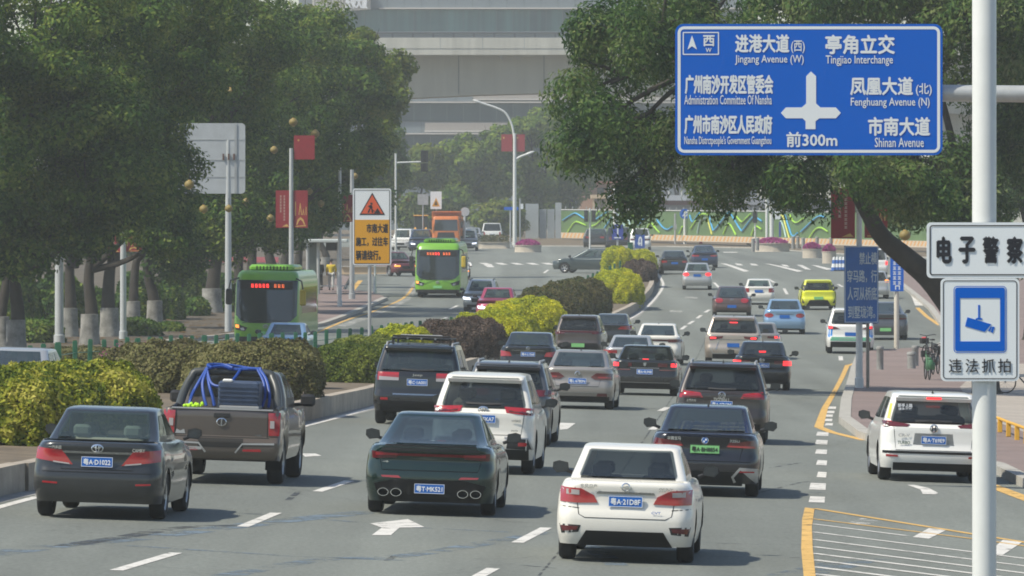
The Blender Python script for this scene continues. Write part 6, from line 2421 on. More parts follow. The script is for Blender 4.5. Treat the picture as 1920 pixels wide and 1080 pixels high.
def motorbike(label, pos, rz, body):
    t = thing('scooter', label, 'scooter', pos, rz)
    mb = MB()
    mb.box((0, -.05, .58), (.30, .75, .26), body, bev=.08)
    mb.box((0, .62, .72), (.36, .14, .62), body, bev=.06)
    mb.box((0, .32, .33), (.28, .6, .08), M_TRIM, bev=.02)
    mb.link('body', t, 40)
    mb = MB()
    mb.box((0, -.08, .75), (.26, .72, .09), M_TRIM, bev=.04)
    mb.link('saddle', t, 40)
    for y in (-.42, .78):
        mb = MB()
        mb.lathe([(.15, -.05), (.22, -.06), (.25, -.03), (.25, .03), (.22, .06), (.15, .05)], M_TYRE, c=(0, y, .25), axis='x', n=20)
        mb.lathe([(.001, 0), (.16, .02)], M_RIM, c=(0, y, .25), axis='x', n=14)
        mb.link('wheel', t, 40)
    mb = MB()
    mb.tube([(-.34, .52, 1.03), (-.1, .60, 1.0), (.1, .60, 1.0), (.34, .52, 1.03)], .018, M_TRIM, n=6)
    mb.link('handlebar', t)
    mb = MB()
    mb.ball((0, .70, .90), (.10, .06, .09), M_HEADON, 10)
    mb.link('headlight', t)
    for x in (-1, 1):
        mb = MB()
        mb.ball((x * .15, .69, .74), (.045, .03, .035), M_AMBER, 8)
        mb.link('indicator', t)
    return t


gp = G(875, 531)
motorbike('white scooter with lit amber indicators riding beside the sunlit bus', gp, math.pi - .05, P_WHITE)
pr = person('scooter rider in a white shirt and helmet beside the sunlit bus', gp + Vector((0, .1, .0)), math.pi - .05, mat('white_shirt', (.62, .62, .60), .8), mat('dark_trousers', (.018, .018, .02)), True, mat('grey_helmet', (.10, .10, .11), .3))


# --- bicycles
def bicycle(label, pos, rz, col, group='parked bicycles on the right pavement'):
    t = thing('bicycle', label, 'bicycle', pos, rz, group)
    for y in (-.52, .52):
        mb = MB()
        ring = [(0, y + .31 * math.cos(k * math.pi / 12), .33 + .31 * math.sin(k * math.pi / 12)) for k in range(25)]
        mb.tube(ring, .022, M_TYRE, n=6, caps=False)
        for k in range(10):
            a = k * math.pi / 5
            mb.tube([(0, y, .33), (0, y + .29 * math.cos(a), .33 + .29 * math.sin(a))], .003, M_RIM, n=4)
        mb.link('wheel', t, 50)
    mb = MB()
    for a, b in (((0, -.52, .33), (0, -.05, .30)), ((0, -.05, .30), (0, -.20, .80)), ((0, -.52, .33), (0, -.18, .72)), ((0, -.05, .30), (0, .38, .78)), ((0, .38, .92), (0, .40, .70)), ((0, .40, .72), (0, .52, .33))):
        mb.tube([a, b], .022, col, n=7)
    mb.box((0, -.52, .69), (.12, .36, .05), col, bev=.02)
    mb.box((0, -.88, .50), (.14, .03, .30), col, bev=.01)
    mb.box((.12, -.50, .45), (.10, .30, .26), col, bev=.03)
    mb.tube([(0, -.85, .45), (0, -.78, .60), (0, -.60, .68), (0, -.40, .66)], .03, col, n=6)
    mb.link('frame', t, 50)
    mb = MB()
    mb.box((0, -.22, .87), (.15, .26, .06), M_TRIM, bev=.025)
    mb.link('saddle', t, 40)
    mb = MB()
    mb.tube([(-.30, .22, 1.04), (-.26, .34, 1.05), (0, .38, 1.0), (.26, .34, 1.05), (.30, .22, 1.04)], .014, M_TRIM, n=6)
    mb.tube([(0, .38, .92), (0, .38, 1.0)], .018, M_TRIM, n=6)
    mb.link('handlebar', t, 50)
    mb = MB()
    for x in (-.13, .13):
        mb.box((x, .60, .82), (.012, .24, .20), M_TRIM)
    for y in (.48, .72):
        mb.box((0, y, .82), (.26, .012, .20), M_TRIM)
    mb.box((0, .60, .72), (.26, .24, .012), M_TRIM)
    mb.link('basket', t)
    return t


M_BKG = mat('bike_green', (.05, .16, .07), .45)
M_BKB = mat('bike_black', (.02, .022, .025), .4)
bicycle('green hire bicycle seen from behind on the right pavement', G(1739, 712, .15), .06, M_BKG)
bicycle('black hire bicycle parked ahead of the green one', G(1754, 702, .15), -.22, M_BKB)
bicycle('black hire bicycle with a red basket bag, farthest of the parked row', G(1744, 682, .15), .3, M_BKB)
bicycle('black bicycle standing side-on behind the camera pole at the right edge', G(1918, 738, .156), 1.35, M_BKB)
mb = MB()
mb.box((0, 0, .11), (.22, .2, .22), mat('red_bag', (.5, .04, .05), .6), bev=.05)
o = tag(mb.link('bag', None, 40), 'small red bag in the basket of the farthest parked bicycle', 'bag')
o.location = G(1744, 682, .15) + Vector((-.18, .57, .74))
# ================================================================ buses and lorries
M_LIME = mat('lime_bus_paint', (.17, .40, .03), .35, coat=.5, noise=(1.5, .06))
M_LED = mat('led_display_red', (1.0, .05, .04), .5, emit=1.6)
M_LEDA = mat('led_display_amber', (1.0, .22, .06), .5, emit=.6)
M_BUSGL = mat('bus_glass', (.03, .037, .037), .07, spec=.85)


def bus(label, px, led):
    xl, xr, yt, yg = px
    g = G((xl + xr) / 2, yg)
    BW, BH, BL = 2.5, 2.98, 9.2
    t = thing('city_bus', label, 'bus', (0, 0, 0), 0, 'lime green city buses')
    zs = [.30, .42, .7, 1.0, 1.4, 1.9, 2.3, 2.6, 2.78, 2.9, 2.96, 2.98]
    rings = []
    for z in zs:
        hw = BW / 2 * lerp_tab([(.3, .97), (.6, 1.0), (2.5, .985), (2.75, .955), (2.9, .90), (2.98, .82)], z)
        y1 = BL - lerp_tab([(.3, .06), (.6, 0), (1.1, .03), (2.4, .22), (2.7, .36), (2.9, .5), (2.98, .7)], z)
        pts, kr, kf = ring_points(hw, .06 + max(0, z - 2.7) * .6, y1, .16, .2, .30, .36, .03, .14, [.6 + (BL - 1.6) * k / 10 for k in range(11)])
        rings.append([(x, y, z) for x, y in pts])
    sh = Shell(rings)
    sh.kr, sh.kf = kr, kf
    fp = lambda x, z: sh.pt(x, z, 'front')
    mb = MB()
    v, f, m_ = sh.full()
    mb.add(v, f + sh.cap(len(v) - m_), M_LIME)
    mb.box((0, BL / 2, .38), (BW - .5, BL - .4, .3), M_UNDER)
    mb.link('body', t, 40)
    surf_patch([(-1.16, 1.28), (-.95, 1.06), (-.6, .98), (.6, .98), (.95, 1.06), (1.16, 1.28), (1.16, 2.62), (-1.16, 2.62)], fp, M_BUSGL, .012, end='front').link('windscreen', t, 30)
    d = surf_patch(band_poly(.98, 2.26, 2.56), fp, M_UNDER, .022, end='front').link('destination_display', t, 30)
    mb = MB()
    for k, x in enumerate(np.linspace(-.62, .55, 9)):
        m = M_LED if (led == 'red' and k > 3) or k in (4, 5) else M_LEDA
        if k == 3:
            continue
        yy = fp(x, 2.41) + .05
        for dx, dz, w_, h_ in ((0, .055, .09, .018), (0, 0, .09, .018), (0, -.055, .09, .018), (.02, 0, .018, .13), (-.035, -.02, .018, .10)):
            mb.box((x + dx, yy, 2.41 + dz), (w_, .006, h_), m)
    mb.link('led_text', d)
    surf_patch(band_poly(1.18, .30, .46), fp, M_TRIM, .02, end='front').link('bumper', t, 30)
    for sg in (1, -1):
        fl_ = (lambda p_: p_) if sg > 0 else mirror
        h = surf_patch(fl_([(.70, .80), (.80, .66), (1.16, .72), (1.19, .96)]), fp, M_TRIM, .012, end='front').link('headlight', t, 30)
        surf_patch(fl_([(.80, .70), (.92, .69), (1.0, .78), (.86, .80)]), fp, M_HEADL, .022, end='front').link('lens', h, 30)
        if sg > 0:
            surf_patch(fl_([(1.02, .78), (1.15, .80), (1.16, .92), (1.04, .90)]), fp, M_AMBER, .022, end='front').link('indicator', h, 30)
        mb = MB()
        mb.tube([(sg * 1.1, BL - .6, 2.7), (sg * 1.36, BL + .05, 2.6), (sg * 1.42, BL + .1, 2.3)], .03, M_TRIM, n=6)
        mb.box((sg * 1.42, BL + .1, 1.98), (.24, .14, .62), mat('mirror_yellow', (.50, .36, .03), .5) if sg < 0 else M_TRIM, bev=.05)
        mb.link('mirror', t, 40)
        mb = MB()
        mb.box((sg * 1.236, BL / 2 - .3, 1.85), (.02, BL - 2.6, 1.0), M_BUSGL)
        mb.link('side_windows', t)
        for y in (1.9, 6.6):
            add_wheel(t, sg * 1.05, y, .46, .3)
    mb = MB()
    mb.box((0, 5.2, 3.08), (1.75, 3.6, .26), M_LIME, bev=.09)
    for k in range(10):
        mb.box((-.6 + .13 * k, 7.0, 3.08), (.05, .03, .14), M_UNDER)
    mb.link('roof_unit', t, 40)
    mb = MB()
    mb.tube([(-.9, BL + .03, .98), (-.2, BL + .03, 1.12)], .015, M_TRIM, n=5)
    mb.tube([(.9, BL + .03, .98), (.2, BL + .03, 1.12)], .015, M_TRIM, n=5)
    mb.link('wiper', t)
    emblem(t, 0, fp(0, .86) + .045, .86, 'ovals', .10, M_SILVER)
    plate(t, 0, fp(0, .6) + .03, .60, '', True, facing=1)
    mb = MB()
    mb.tube([(-.3, BL - 1.2, 1.25), (-.3, BL - 1.2, 1.6)], .16, mat('seat_grey', (.12, .13, .14), .8), n=8)
    mb.link('seat', t)
    place(t, 6.6, g, 3.3 if xl < 600 else 2.2, True)
    return t


bus('lime green city bus in full sun facing the camera at the junction', (781, 868, 443, 557), 'amber')
bus('lime green city bus in the shade of the left trees with a red destination display', (450, 568, 500, 652), 'red')

M_ORANGE = mat('orange_lorry_paint', (.60, .17, .035), .45, noise=(1.2, .15))
M_ORANGE2 = mat('yellow_loader_paint', (.62, .30, .04), .5, noise=(1.5, .15))


def tipper(label, pos, heading, group='orange construction lorries'):
    t = thing('tipper_lorry', label, 'lorry', (0, 0, 0), 0, group)
    L = 8.5
    mb = MB()
    rings = []
    for z, ins in ((.95, 0), (1.5, 0), (1.9, .02), (2.5, .08), (2.95, .14), (3.1, .22), (3.15, .4)):
        pts, kr, kf = ring_points(1.25 - ins * .5, L - 2.1, L - ins, .1, .1, .18, .18, .01, .06, [L - 1.9 + .16 * k for k in range(10)])
        rings.append([(x, y, z) for x, y in pts])
    sh = Shell(rings)
    sh.kr, sh.kf = kr, kf
    v, f, m_ = sh.full()
    mb.add(v, f + sh.cap(len(v) - m_), M_ORANGE)
    mb.link('cab', t, 40)
    fp = lambda x, z: sh.pt(x, z, 'front')
    surf_patch([(-1.05, 1.85), (1.05, 1.85), (1.0, 2.85), (-1.0, 2.85)], fp, M_BUSGL, .015, end='front').link('windscreen', t, 30)
    surf_patch([(-.85, .98), (.85, .98), (.72, 1.72), (-.72, 1.72)], fp, M_TRIM, .015, end='front').link('grille', t, 30)
    mb = MB()
    mb.box((0, L - .02, .72), (2.5, .3, .5), M_ORANGE, bev=.06)
    mb.box((0, L + .14, .70), (1.3, .03, .3), M_TRIM)
    mb.link('bumper', t, 40)
    for sg in (-1, 1):
        mb = MB()
        mb.box((sg * .98, L + .14, .78), (.34, .03, .2), M_HEADL)
        mb.link('headlight', t)
        mb = MB()
        mb.tube([(sg * 1.15, L - .2, 2.9), (sg * 1.42, L + .05, 2.8), (sg * 1.42, L + .05, 2.2)], .03, M_TRIM, n=6)
        mb.box((sg * 1.42, L + .05, 2.4), (.22, .1, .6), M_TRIM, bev=.03)
        mb.link('mirror', t)
        for y in (1.2, 2.6, L - 1.3):
            add_wheel(t, sg * 1.05, y, .5, .32)
    mb = MB()
    mb.box((0, 3.0, 2.2), (2.5, 5.6, 1.7), M_ORANGE)
    for k in range(7):
        for sg in (-1, 1):
            mb.box((sg * 1.28, .5 + .85 * k, 2.2), (.08, .12, 1.7), M_ORANGE)
    mb.box((0, 5.9, 3.35), (2.66, .25, .5), M_ORANGE)
    mb.box((0, 6.4, 3.56), (2.60, 1.1, .08), M_ORANGE)
    for sg in (-1, 1):
        mb.box((sg * 1.29, 5.9, 2.9), (.10, .3, 1.4), M_ORANGE)
    mb.link('tipper_body', t)
    mb = MB()
    mb.box((0, 3.6, .85), (.9, 7.2, .3), M_UNDER)
    mb.link('chassis', t)
    place(t, L - 1.3, pos, heading, True)
    return t


tipper('orange tipper lorry waiting behind the sunlit green bus', G(837, 471), 1.0)
# yellow loader beside it
g = G(789, 466)
t = thing('wheel_loader', 'yellow wheel loader with its bucket raised left of the orange tipper', 'loader', g, math.pi)
mb = MB()
mb.box((0, -2.4, 1.3), (1.9, 2.2, 1.1), M_ORANGE2, bev=.12)
mb.link('engine_cover', t, 40)
mb = MB()
mb.box((0, -.9, 2.3), (1.3, 1.3, 1.5), M_BUSGL, bev=.08)
mb.box((0, -.9, 3.1), (1.45, 1.5, .12), M_ORANGE2, bev=.04)
mb.link('cab', t, 40)
mb = MB()
for sg in (-1, 1):
    mb.tube([(sg * .5, -.2, 1.6), (sg * .5, 1.2, 1.9), (sg * .5, 2.1, 1.3)], .12, M_ORANGE2, n=6)
mb.link('lift_arms', t)
mb = MB()
mb.prism([(-1.3, .55), (1.3, .55), (1.35, 1.15), (1.2, 1.75), (-1.2, 1.75), (-1.35, 1.15)], 2.0, 2.12, M_ORANGE2)
for sg in (-1, 1):
    mb.box((sg * 1.3, 2.45, .95), (.06, .8, .8), M_ORANGE2)
mb.box((0, 2.5, .58), (2.6, 1.0, .06), M_ORANGE2)
mb.link('bucket', t)
for sg in (-1, 1):
    for y in (-2.3, .4):
        add_wheel(t, sg * 1.0, y, .65, .45)

# ================================================================ hoarding, sheds, viaduct, office block
hA, hB = P(1052, 0, 771), P(1595, 0, 649)
hd = (hB - hA).xy.normalized()
hn = Vector((hd.y, -hd.x))


def wall_pt(px, py, off=0.0):
    """point where the photo ray meets the hoarding plane (moved off metres towards the road)"""
    a = hA.xy + hn * off
    k = (px - CX) / F
    # a + u*hd = (k*y, y)
    u = (k * a.y - a.x) / (hd.x - k * hd.y)
    y = a.y + u * hd.y
    return Vector((k * y, y, CH - (py - YH) / F * y))


M_HGREEN = mat('hoarding_green', (.080, .150, .045), .7, noise=(.5, .15))
M_WB, M_WG, M_WY, M_WP = mat('wave_blue', (.06, .34, .62), .5), mat('wave_green', (.34, .62, .05), .5), mat('wave_yellow', (.60, .60, .10), .5), mat('wave_pale', (.36, .52, .50), .5)
r0 = wall_pt(1052, 446)
hoard = thing('site_hoarding', 'long green site hoarding with blue and lime zigzag waves behind the junction', 'hoarding', r0)


def wall_strip(mb, pts, h0, h1, th, m):
    """upright slab along the hoarding between two photo rows"""
    a = [wall_pt(px, py) for px, py in pts]
    vs, fs = [], []
    for (px, y0, y1) in h0:
        for off in (th[0], th[1]):
            for py in (y0, y1):
                vs.append(wall_pt(px, py, off) - r0)
    n = len(h0)
    for i in range(n - 1):
        k, l = i * 4, i * 4 + 4
        fs += [[k, l, l + 1, k + 1], [k + 2, k + 3, l + 3, l + 2], [k + 1, l + 1, l + 3, k + 3], [k, k + 2, l + 2, l]]
    fs += [[0, 1, 3, 2], [(n - 1) * 4, (n - 1) * 4 + 2, (n - 1) * 4 + 3, (n - 1) * 4 + 1]]
    mb.add(vs, fs, m)


rows = [(px, 435.5 + (px - 1052) * .0235, 393.8 + (px - 1052) * .0078) for px in (1052, 1190, 1330, 1470, 1610, 1760, 1900)]
mb = MB()
wall_strip(mb, [], [(px, b, a) for px, b, a in rows], None, (0, -.15), M_HGREEN)
mb.link('panel', hoard)
mb = MB()
wall_strip(mb, [], [(px, a, a - 1.6) for px, b, a in rows], None, (.08, -.2), mat('hoarding_cap', (.55, .56, .54), .6))
mb.link('cap', hoard)
M_BARR, M_BARS = mat('barrier_cream', (.58, .48, .36), .7), mat('barrier_orange', (.62, .33, .10), .7)
mb = MB()
wall_strip(mb, [], [(px, b + 10.5 + (px - 1052) * .003, b + .3) for px, b, a in rows], None, (.45, .05), M_BARR)
for px in np.arange(1054, 1900, 7.0):
    b = 435.5 + (px - 1052) * .0235
    q = [wall_pt(px, b + 10, .46) - r0, wall_pt(px + 3.0, b + 10, .46) - r0, wall_pt(px + 6.4, b + .8, .46) - r0, wall_pt(px + 3.4, b + .8, .46) - r0]
    mb.add(q, [[0, 1, 2, 3]], M_BARS)
mb.link('striped_barrier', hoard)
mb = MB()
for px in range(1060, 1600, 13):
    a = 393.8 + (px - 1052) * .0078
    p = wall_pt(px, a - 1.5, .1) - r0
    mb = MB()
    mb.tube([p, p + Vector((.05, -.1, .28))], .05, M_GREYP, n=5)
    mb.link('cap_lamp', hoard)


def wave(pts, ox, oy, k, m):
    mb = MB()
    p = smooth_line([(ox + x / k, oy + y / k) for x, y in pts], 5)
    mb.tube([wall_pt(x, y, .10) - r0 for x, y in p], .085, m, n=6)
    mb.link('wave', hoard, 60)


for m, ls in ((M_WB, [[(210, 440), (330, 365), (380, 370), (465, 425)], [(565, 440), (715, 340)], [(680, 525), (760, 410)], [(1060, 490), (1140, 400)], [(1270, 430), (1330, 510), (1385, 540), (1440, 510)]]),
              (M_WG, [[(265, 570), (340, 465), (390, 460), (470, 495)], [(540, 500), (590, 480), (710, 370)], [(580, 390), (620, 335)], [(985, 360), (1010, 415), (1040, 430), (1150, 345)], [(1160, 530), (1190, 475), (1215, 475), (1240, 510), (1300, 580)]]),
              (M_WY, [[(880, 350), (905, 390), (940, 510)]]), (M_WP, [[(840, 380), (880, 440), (905, 505)], [(925, 370), (950, 430), (975, 515)]])):
    for l_ in ls:
        wave(l_, 1020, 340, 6, m)
for m, ls in ((M_WB, [[(285, 340), (300, 390), (320, 400), (380, 315)], [(480, 350), (510, 460), (535, 480), (660, 325), (690, 320), (790, 480), (820, 480), (910, 365), (950, 365), (1005, 400)], [(1235, 335), (1270, 440), (1300, 530), (1330, 545), (1360, 515)], [(1395, 505), (1560, 355), (1640, 360)]]),
              (M_WG, [[(180, 520), (210, 450)], [(290, 475), (390, 335), (465, 335)], [(620, 525), (660, 435), (690, 435), (745, 535)], [(745, 345), (795, 400), (820, 395), (890, 325)], [(900, 540), (940, 450), (1000, 480)], [(1285, 335), (1320, 400), (1360, 410), (1420, 370)], [(1480, 565), (1540, 480), (1600, 465), (1665, 505)]]),
              (M_WY, [[(460, 370), (480, 440), (505, 530)], [(1190, 345), (1215, 350), (1245, 450), (1280, 570)]]), (M_WP, [[(360, 520), (390, 390), (440, 365)], [(1190, 390), (1220, 450), (1245, 560)]])):
    for l_ in ls:
        wave(l_, 1240, 340, 5.333, m)
# grey hoarding left of it
g0 = P(984, 446, 775)
gh = thing('grey_hoarding', 'plain grey steel hoarding with two square pillars left of the green one', 'hoarding', g0)
Bg = Board(775, g0)
M_GH = mat('grey_sheet', (.33, .36, .37), .6, noise=(.6, .12))
for x0, x1, y0, nm in ((985, 1010, 382, 'pillar'), (1011, 1025, 392, 'panel'), (1026, 1040, 392, 'panel'), (1041, 1053, 380, 'pillar')):
    mb = MB()
    a, b = Bg.q(x0, 447), Bg.q(x1, y0)
    th = .9 if nm == 'pillar' else .15
    mb.box(((a[0] + b[0]) / 2, 0, (a[1] + b[1]) / 2), (b[0] - a[0] - .03, th, b[1] - a[1]), M_GH)
    if nm == 'panel':
        for k in range(4):
            mb.box((a[0] + (b[0] - a[0]) * (k + .5) / 4, -.09, (a[1] + b[1]) / 2), (.05, .04, b[1] - a[1] - .05), M_GH)
    mb.link(nm, gh)


def block(name, label, px, yg, y, box_parts, cat='building'):
    """small building: parts given as (part name, x0, x1, ytop, ybottom, front offset, depth, material)"""
    rt = P(px, yg, y)
    t = thing(name, label, cat, rt)
    B = Board(y, rt)
    for nm, x0, x1, y0, y1, off, dep, m in box_parts:
        mb = MB()
        a, b = B.q(x0, y1), B.q(x1, y0)
        mb.box(((a[0] + b[0]) / 2, off + dep / 2, (a[1] + b[1]) / 2), (b[0] - a[0], dep, b[1] - a[1]), m)
        mb.link(nm, t)
    return t


M_CREAMW = mat('cream_wall', (.55, .42, .28), .8, noise=(.4, .12))
block('gatehouse', 'small cream gatehouse with a flat roof rising above the hoarding', 1126, 440, 800, [('wall', 1112, 1137, 372, 440, 0, 5, mat('taupe_wall', (.27, .22, .19), .8)), ('column', 1111, 1115, 372, 440, -.4, .35, M_CREAMW), ('column', 1134, 1142, 372, 440, -.4, .35, M_CREAMW), ('roof', 1108, 1144, 365, 372.2, -.8, 6.5, M_CREAMW)])
block('site_office', 'long grey site office with white roof trusses and a maroon fascia behind the hoarding', 1300, 445, 830, [('wall', 1180, 1420, 384, 445, 0, 8, mat('grey_wall', (.25, .26, .28), .8)), ('fascia', 1178, 1422, 376, 384, -.5, 9, mat('maroon_fascia', (.16, .05, .05), .7)), ('roof', 1175, 1425, 366, 376, -1, 10, mat('pale_roof', (.45, .48, .52), .6)),
      *[('truss', x, x + 3, 358, 366, -1, .3, M_WPOLE) for x in range(1180, 1420, 24)]])
block('metal_shed', 'dark grey metal shed with a shallow roof behind the right half of the hoarding', 1490, 450, 800, [('wall', 1405, 1600, 384, 450, 0, 9, mat('shed_grey', (.20, .21, .23), .7)), ('roof', 1400, 1605, 372, 384, -.8, 11, mat('shed_roof', (.27, .28, .31), .6))])
block('brick_house', 'orange-pink house front glimpsed above the hoarding through the right tree', 1150, 440, 870, [('wall', 1085, 1180, 345, 440, 0, 8, mat('pink_wall', (.46, .27, .18), .8)), ('roof', 1082, 1183, 340, 345, -.5, 9, mat('tile_red', (.30, .11, .07), .8)), ('window', 1120, 1132, 352, 364, -.06, .05, M_BUSGL), ('window', 1150, 1162, 352, 364, -.06, .05, M_BUSGL)])
block('boundary_wall', 'pink and cream boundary wall glimpsed between the left trunks above the bus', 470, 540, 520, [('wall', 380, 520, 492, 545, 0, .4, mat('cream_render', (.5, .44, .34), .8)), ('coping', 378, 522, 482, 492, -.1, .6, mat('pink_render', (.50, .12, .14), .8))], 'wall')
block('low_wall', 'low beige flower-bed wall beyond the bus stop', 690, 514, 430, [('wall', 640, 724, 501, 514, 0, 1.2, M_CREAMW), ('coping', 639, 725, 499, 501, -.1, 1.4, M_KERB)], 'wall')
block('site_hut', 'white and orange site hut glimpsed between the whitewashed trunks', 200, 600, 470, [('wall', 120, 285, 556, 612, 0, 5, mat('hut_white', (.45, .40, .32), .7)), ('fascia', 118, 287, 545, 556, -.2, 5.4, mat('hut_orange', (.50, .20, .05), .6)), ('door', 170, 182, 570, 612, -.06, .05, mat('hut_orange', (.5, .2, .05))), ('window', 200, 222, 572, 590, -.06, .05, M_BUSGL), ('window', 240, 262, 572, 590, -.06, .05, M_BUSGL)])

def streaky(name, base, amt):
    """concrete with rain streaks running down it"""
    m = mat(name, base, .85)
    nt = m.node_tree
    tc = nt.nodes.new('ShaderNodeTexCoord')
    mp = nt.nodes.new('ShaderNodeMapping')
    mp.inputs['Scale'].default_value = (.9, .9, .07)
    n = nt.nodes.new('ShaderNodeTexNoise')
    n.inputs['Scale'].default_value = 1
    n.inputs['Detail'].default_value = 6
    n.inputs['Roughness'].default_value = .65
    nt.links.new(tc.outputs['Object'], mp.inputs[0])
    nt.links.new(mp.outputs[0], n.inputs['Vector'])
    r = nt.nodes.new('ShaderNodeValToRGB')
    r.color_ramp.elements[0].position, r.color_ramp.elements[0].color = .28, (*[v * (1 - amt) for v in base], 1)
    r.color_ramp.elements[1].position, r.color_ramp.elements[1].color = .62, (*[v * (1 + amt * .3) for v in base], 1)
    nt.links.new(n.outputs['Fac'], r.inputs['Fac'])
    nt.links.new(r.outputs['Color'], nt.nodes['Principled BSDF'].inputs['Base Color'])
    return m


# --- viaduct
yv = 850.0
rv = P(880, 437, yv)
rv.z = gz(0, yv)
via = thing('viaduct', 'pale concrete box-girder viaduct crossing above the far trees', 'bridge', rv)
Bv = Board(yv, rv)
M_VIA = streaky('viaduct_concrete', (.36, .345, .28), .14)
M_PAR = streaky('parapet_concrete', (.48, .47, .41), .25)
top_ = [(-300, 101), (400, 101), (960, 101), (1500, 101), (2200, 101)]
bot = [(2200, 250), (1700, 205), (1400, 186), (1200, 178), (1010, 175), (900, 178), (745, 185), (500, 200), (100, 250), (-300, 300)]
poly = Bv.poly([(x, y) for x, y in bot[::-1]] + [(x, y) for x, y in top_[::-1]])
mb = MB()
mb.prism(poly, 0, 9.0, M_VIA)
mb.link('girder', via)
mb = MB()
a, b = Bv.q(-300, 104), Bv.q(2200, 92)
mb.box(((a[0] + b[0]) / 2, 4.2, (a[1] + b[1]) / 2), (b[0] - a[0], 15.6, b[1] - a[1]), M_PAR)
a, b = Bv.q(-300, 92), Bv.q(2200, 72)
xs = [-300, 300, 640, 826, 905, 983, 1060, 1300, 2200]
for x0, x1 in zip(xs, xs[1:]):
    c, d = Bv.q(x0, 92), Bv.q(x1, 72)
    mb.box(((c[0] + d[0]) / 2, -3.5, (c[1] + d[1]) / 2), (d[0] - c[0] - .06, .3, d[1] - c[1]), M_PAR)
mb.link('parapet', via)
mb = MB()
z0, z1 = Bv.q(0, 72)[1], Bv.q(0, 62.5)[1]
mb.tube([(Bv.q(200, 0)[0], -3.5, z1), (Bv.q(1700, 0)[0], -3.5, z1)], .12, mat('rail_dark', (.08, .09, .10), .5), n=6)
mb.tube([(Bv.q(200, 0)[0], -3.5, (z0 + z1) / 2), (Bv.q(1700, 0)[0], -3.5, (z0 + z1) / 2)], .03, mat('rail_dark', (.08, .09, .10)), n=6)
for x in range(205, 1700, 38):
    mb.box((Bv.q(x, 0)[0], -3.5, (z0 + z1) / 2), (.26, .16, z1 - z0), mat('rail_dark', (.08, .09, .10)))
mb.link('railing', via)
for x in (700, 860, 1020, 1180):
    mb = MB()
    c, d = Bv.q(x, 182 if x < 900 else 176), Bv.q(x, 104)
    mb.box((c[0], -.04, (c[1] + d[1]) / 2 + .2), (.10, .06, d[1] - c[1] - .3), mat('joint_gap_shade', (.12, .12, .11), .9))  # raised strip marks the joint; its shade is put into the dark colour
    mb.link('joint_shade_strip', via)
for x in (770, 940, 1110):
    mb = MB()
    c, d = Bv.q(x, 112), Bv.q(x, 101)
    mb.tube([(c[0], -.25, c[1]), (c[0], -.25, d[1])], .11, M_GREYP, n=6)
    mb.link('drain_pipe', via)
for x in (120, 1790):
    mb = MB()
    mb.box((Bv.q(x, 0)[0], 4.5, 8), (4.5, 4, 16.5), M_VIA, bev=.5)
    mb.link('pier', via)

# --- office block behind the viaduct
yo = 1040.0
ro = P(900, 437, yo)
ro.z = gz(0, yo)
off = thing('office_block', 'wide office block with teal ribbon glazing behind the viaduct', 'building', ro)
Bo = Board(yo, ro)


def glass_mat(name, c1, c2):
    m = mat(name, c1, .25, spec=.5)
    nt = m.node_tree
    tc = nt.nodes.new('ShaderNodeTexCoord')
    mp = nt.nodes.new('ShaderNodeMapping')
    mp.inputs['Scale'].default_value = (.7, .7, .03)
    oi = nt.nodes.new('ShaderNodeObjectInfo')
    ad = nt.nodes.new('ShaderNodeVectorMath')
    ml = nt.nodes.new('ShaderNodeVectorMath')
    ml.operation = 'SCALE'
    ml.inputs['Scale'].default_value = 40
    nt.links.new(oi.outputs['Random'], ml.inputs[0])
    nt.links.new(tc.outputs['Object'], ad.inputs[0])
    nt.links.new(ml.outputs[0], ad.inputs[1])
    n = nt.nodes.new('ShaderNodeTexNoise')
    n.inputs['Scale'].default_value = 1
    n.inputs['Detail'].default_value = 3
    nt.links.new(ad.outputs[0], mp.inputs[0])
    nt.links.new(mp.outputs[0], n.inputs['Vector'])
    r = nt.nodes.new('ShaderNodeValToRGB')
    r.color_ramp.elements[0].position, r.color_ramp.elements[0].color = .35, (*c1, 1)
    r.color_ramp.elements[1].position, r.color_ramp.elements[1].color = .7, (*c2, 1)
    nt.links.new(n.outputs['Fac'], r.inputs['Fac'])
    nt.links.new(r.outputs['Color'], nt.nodes['Principled BSDF'].inputs['Base Color'])
    return m


M_OG, M_OG2 = glass_mat('teal_glass', (.03, .08, .09), (.10, .23, .215)), glass_mat('dark_teal_glass', (.03, .055, .065), (.05, .085, .09))
M_OP, M_OT, M_OL = mat('grey_cladding', (.15, .18, .20), .5, noise=(.1, .08)), mat('tan_cladding', (.33, .30, .27), .6, noise=(.1, .08)), mat('ledge_white', (.55, .52, .48), .6)


def obox(x0, x1, y0, y1, off_, dep, m, mb=None):
    mb = mb or MB()
    a, b = Bo.q(x0, y1), Bo.q(x1, y0)
    mb.box(((a[0] + b[0]) / 2, off_ + dep / 2, (a[1] + b[1]) / 2), (b[0] - a[0], dep, b[1] - a[1]), m)
    return mb


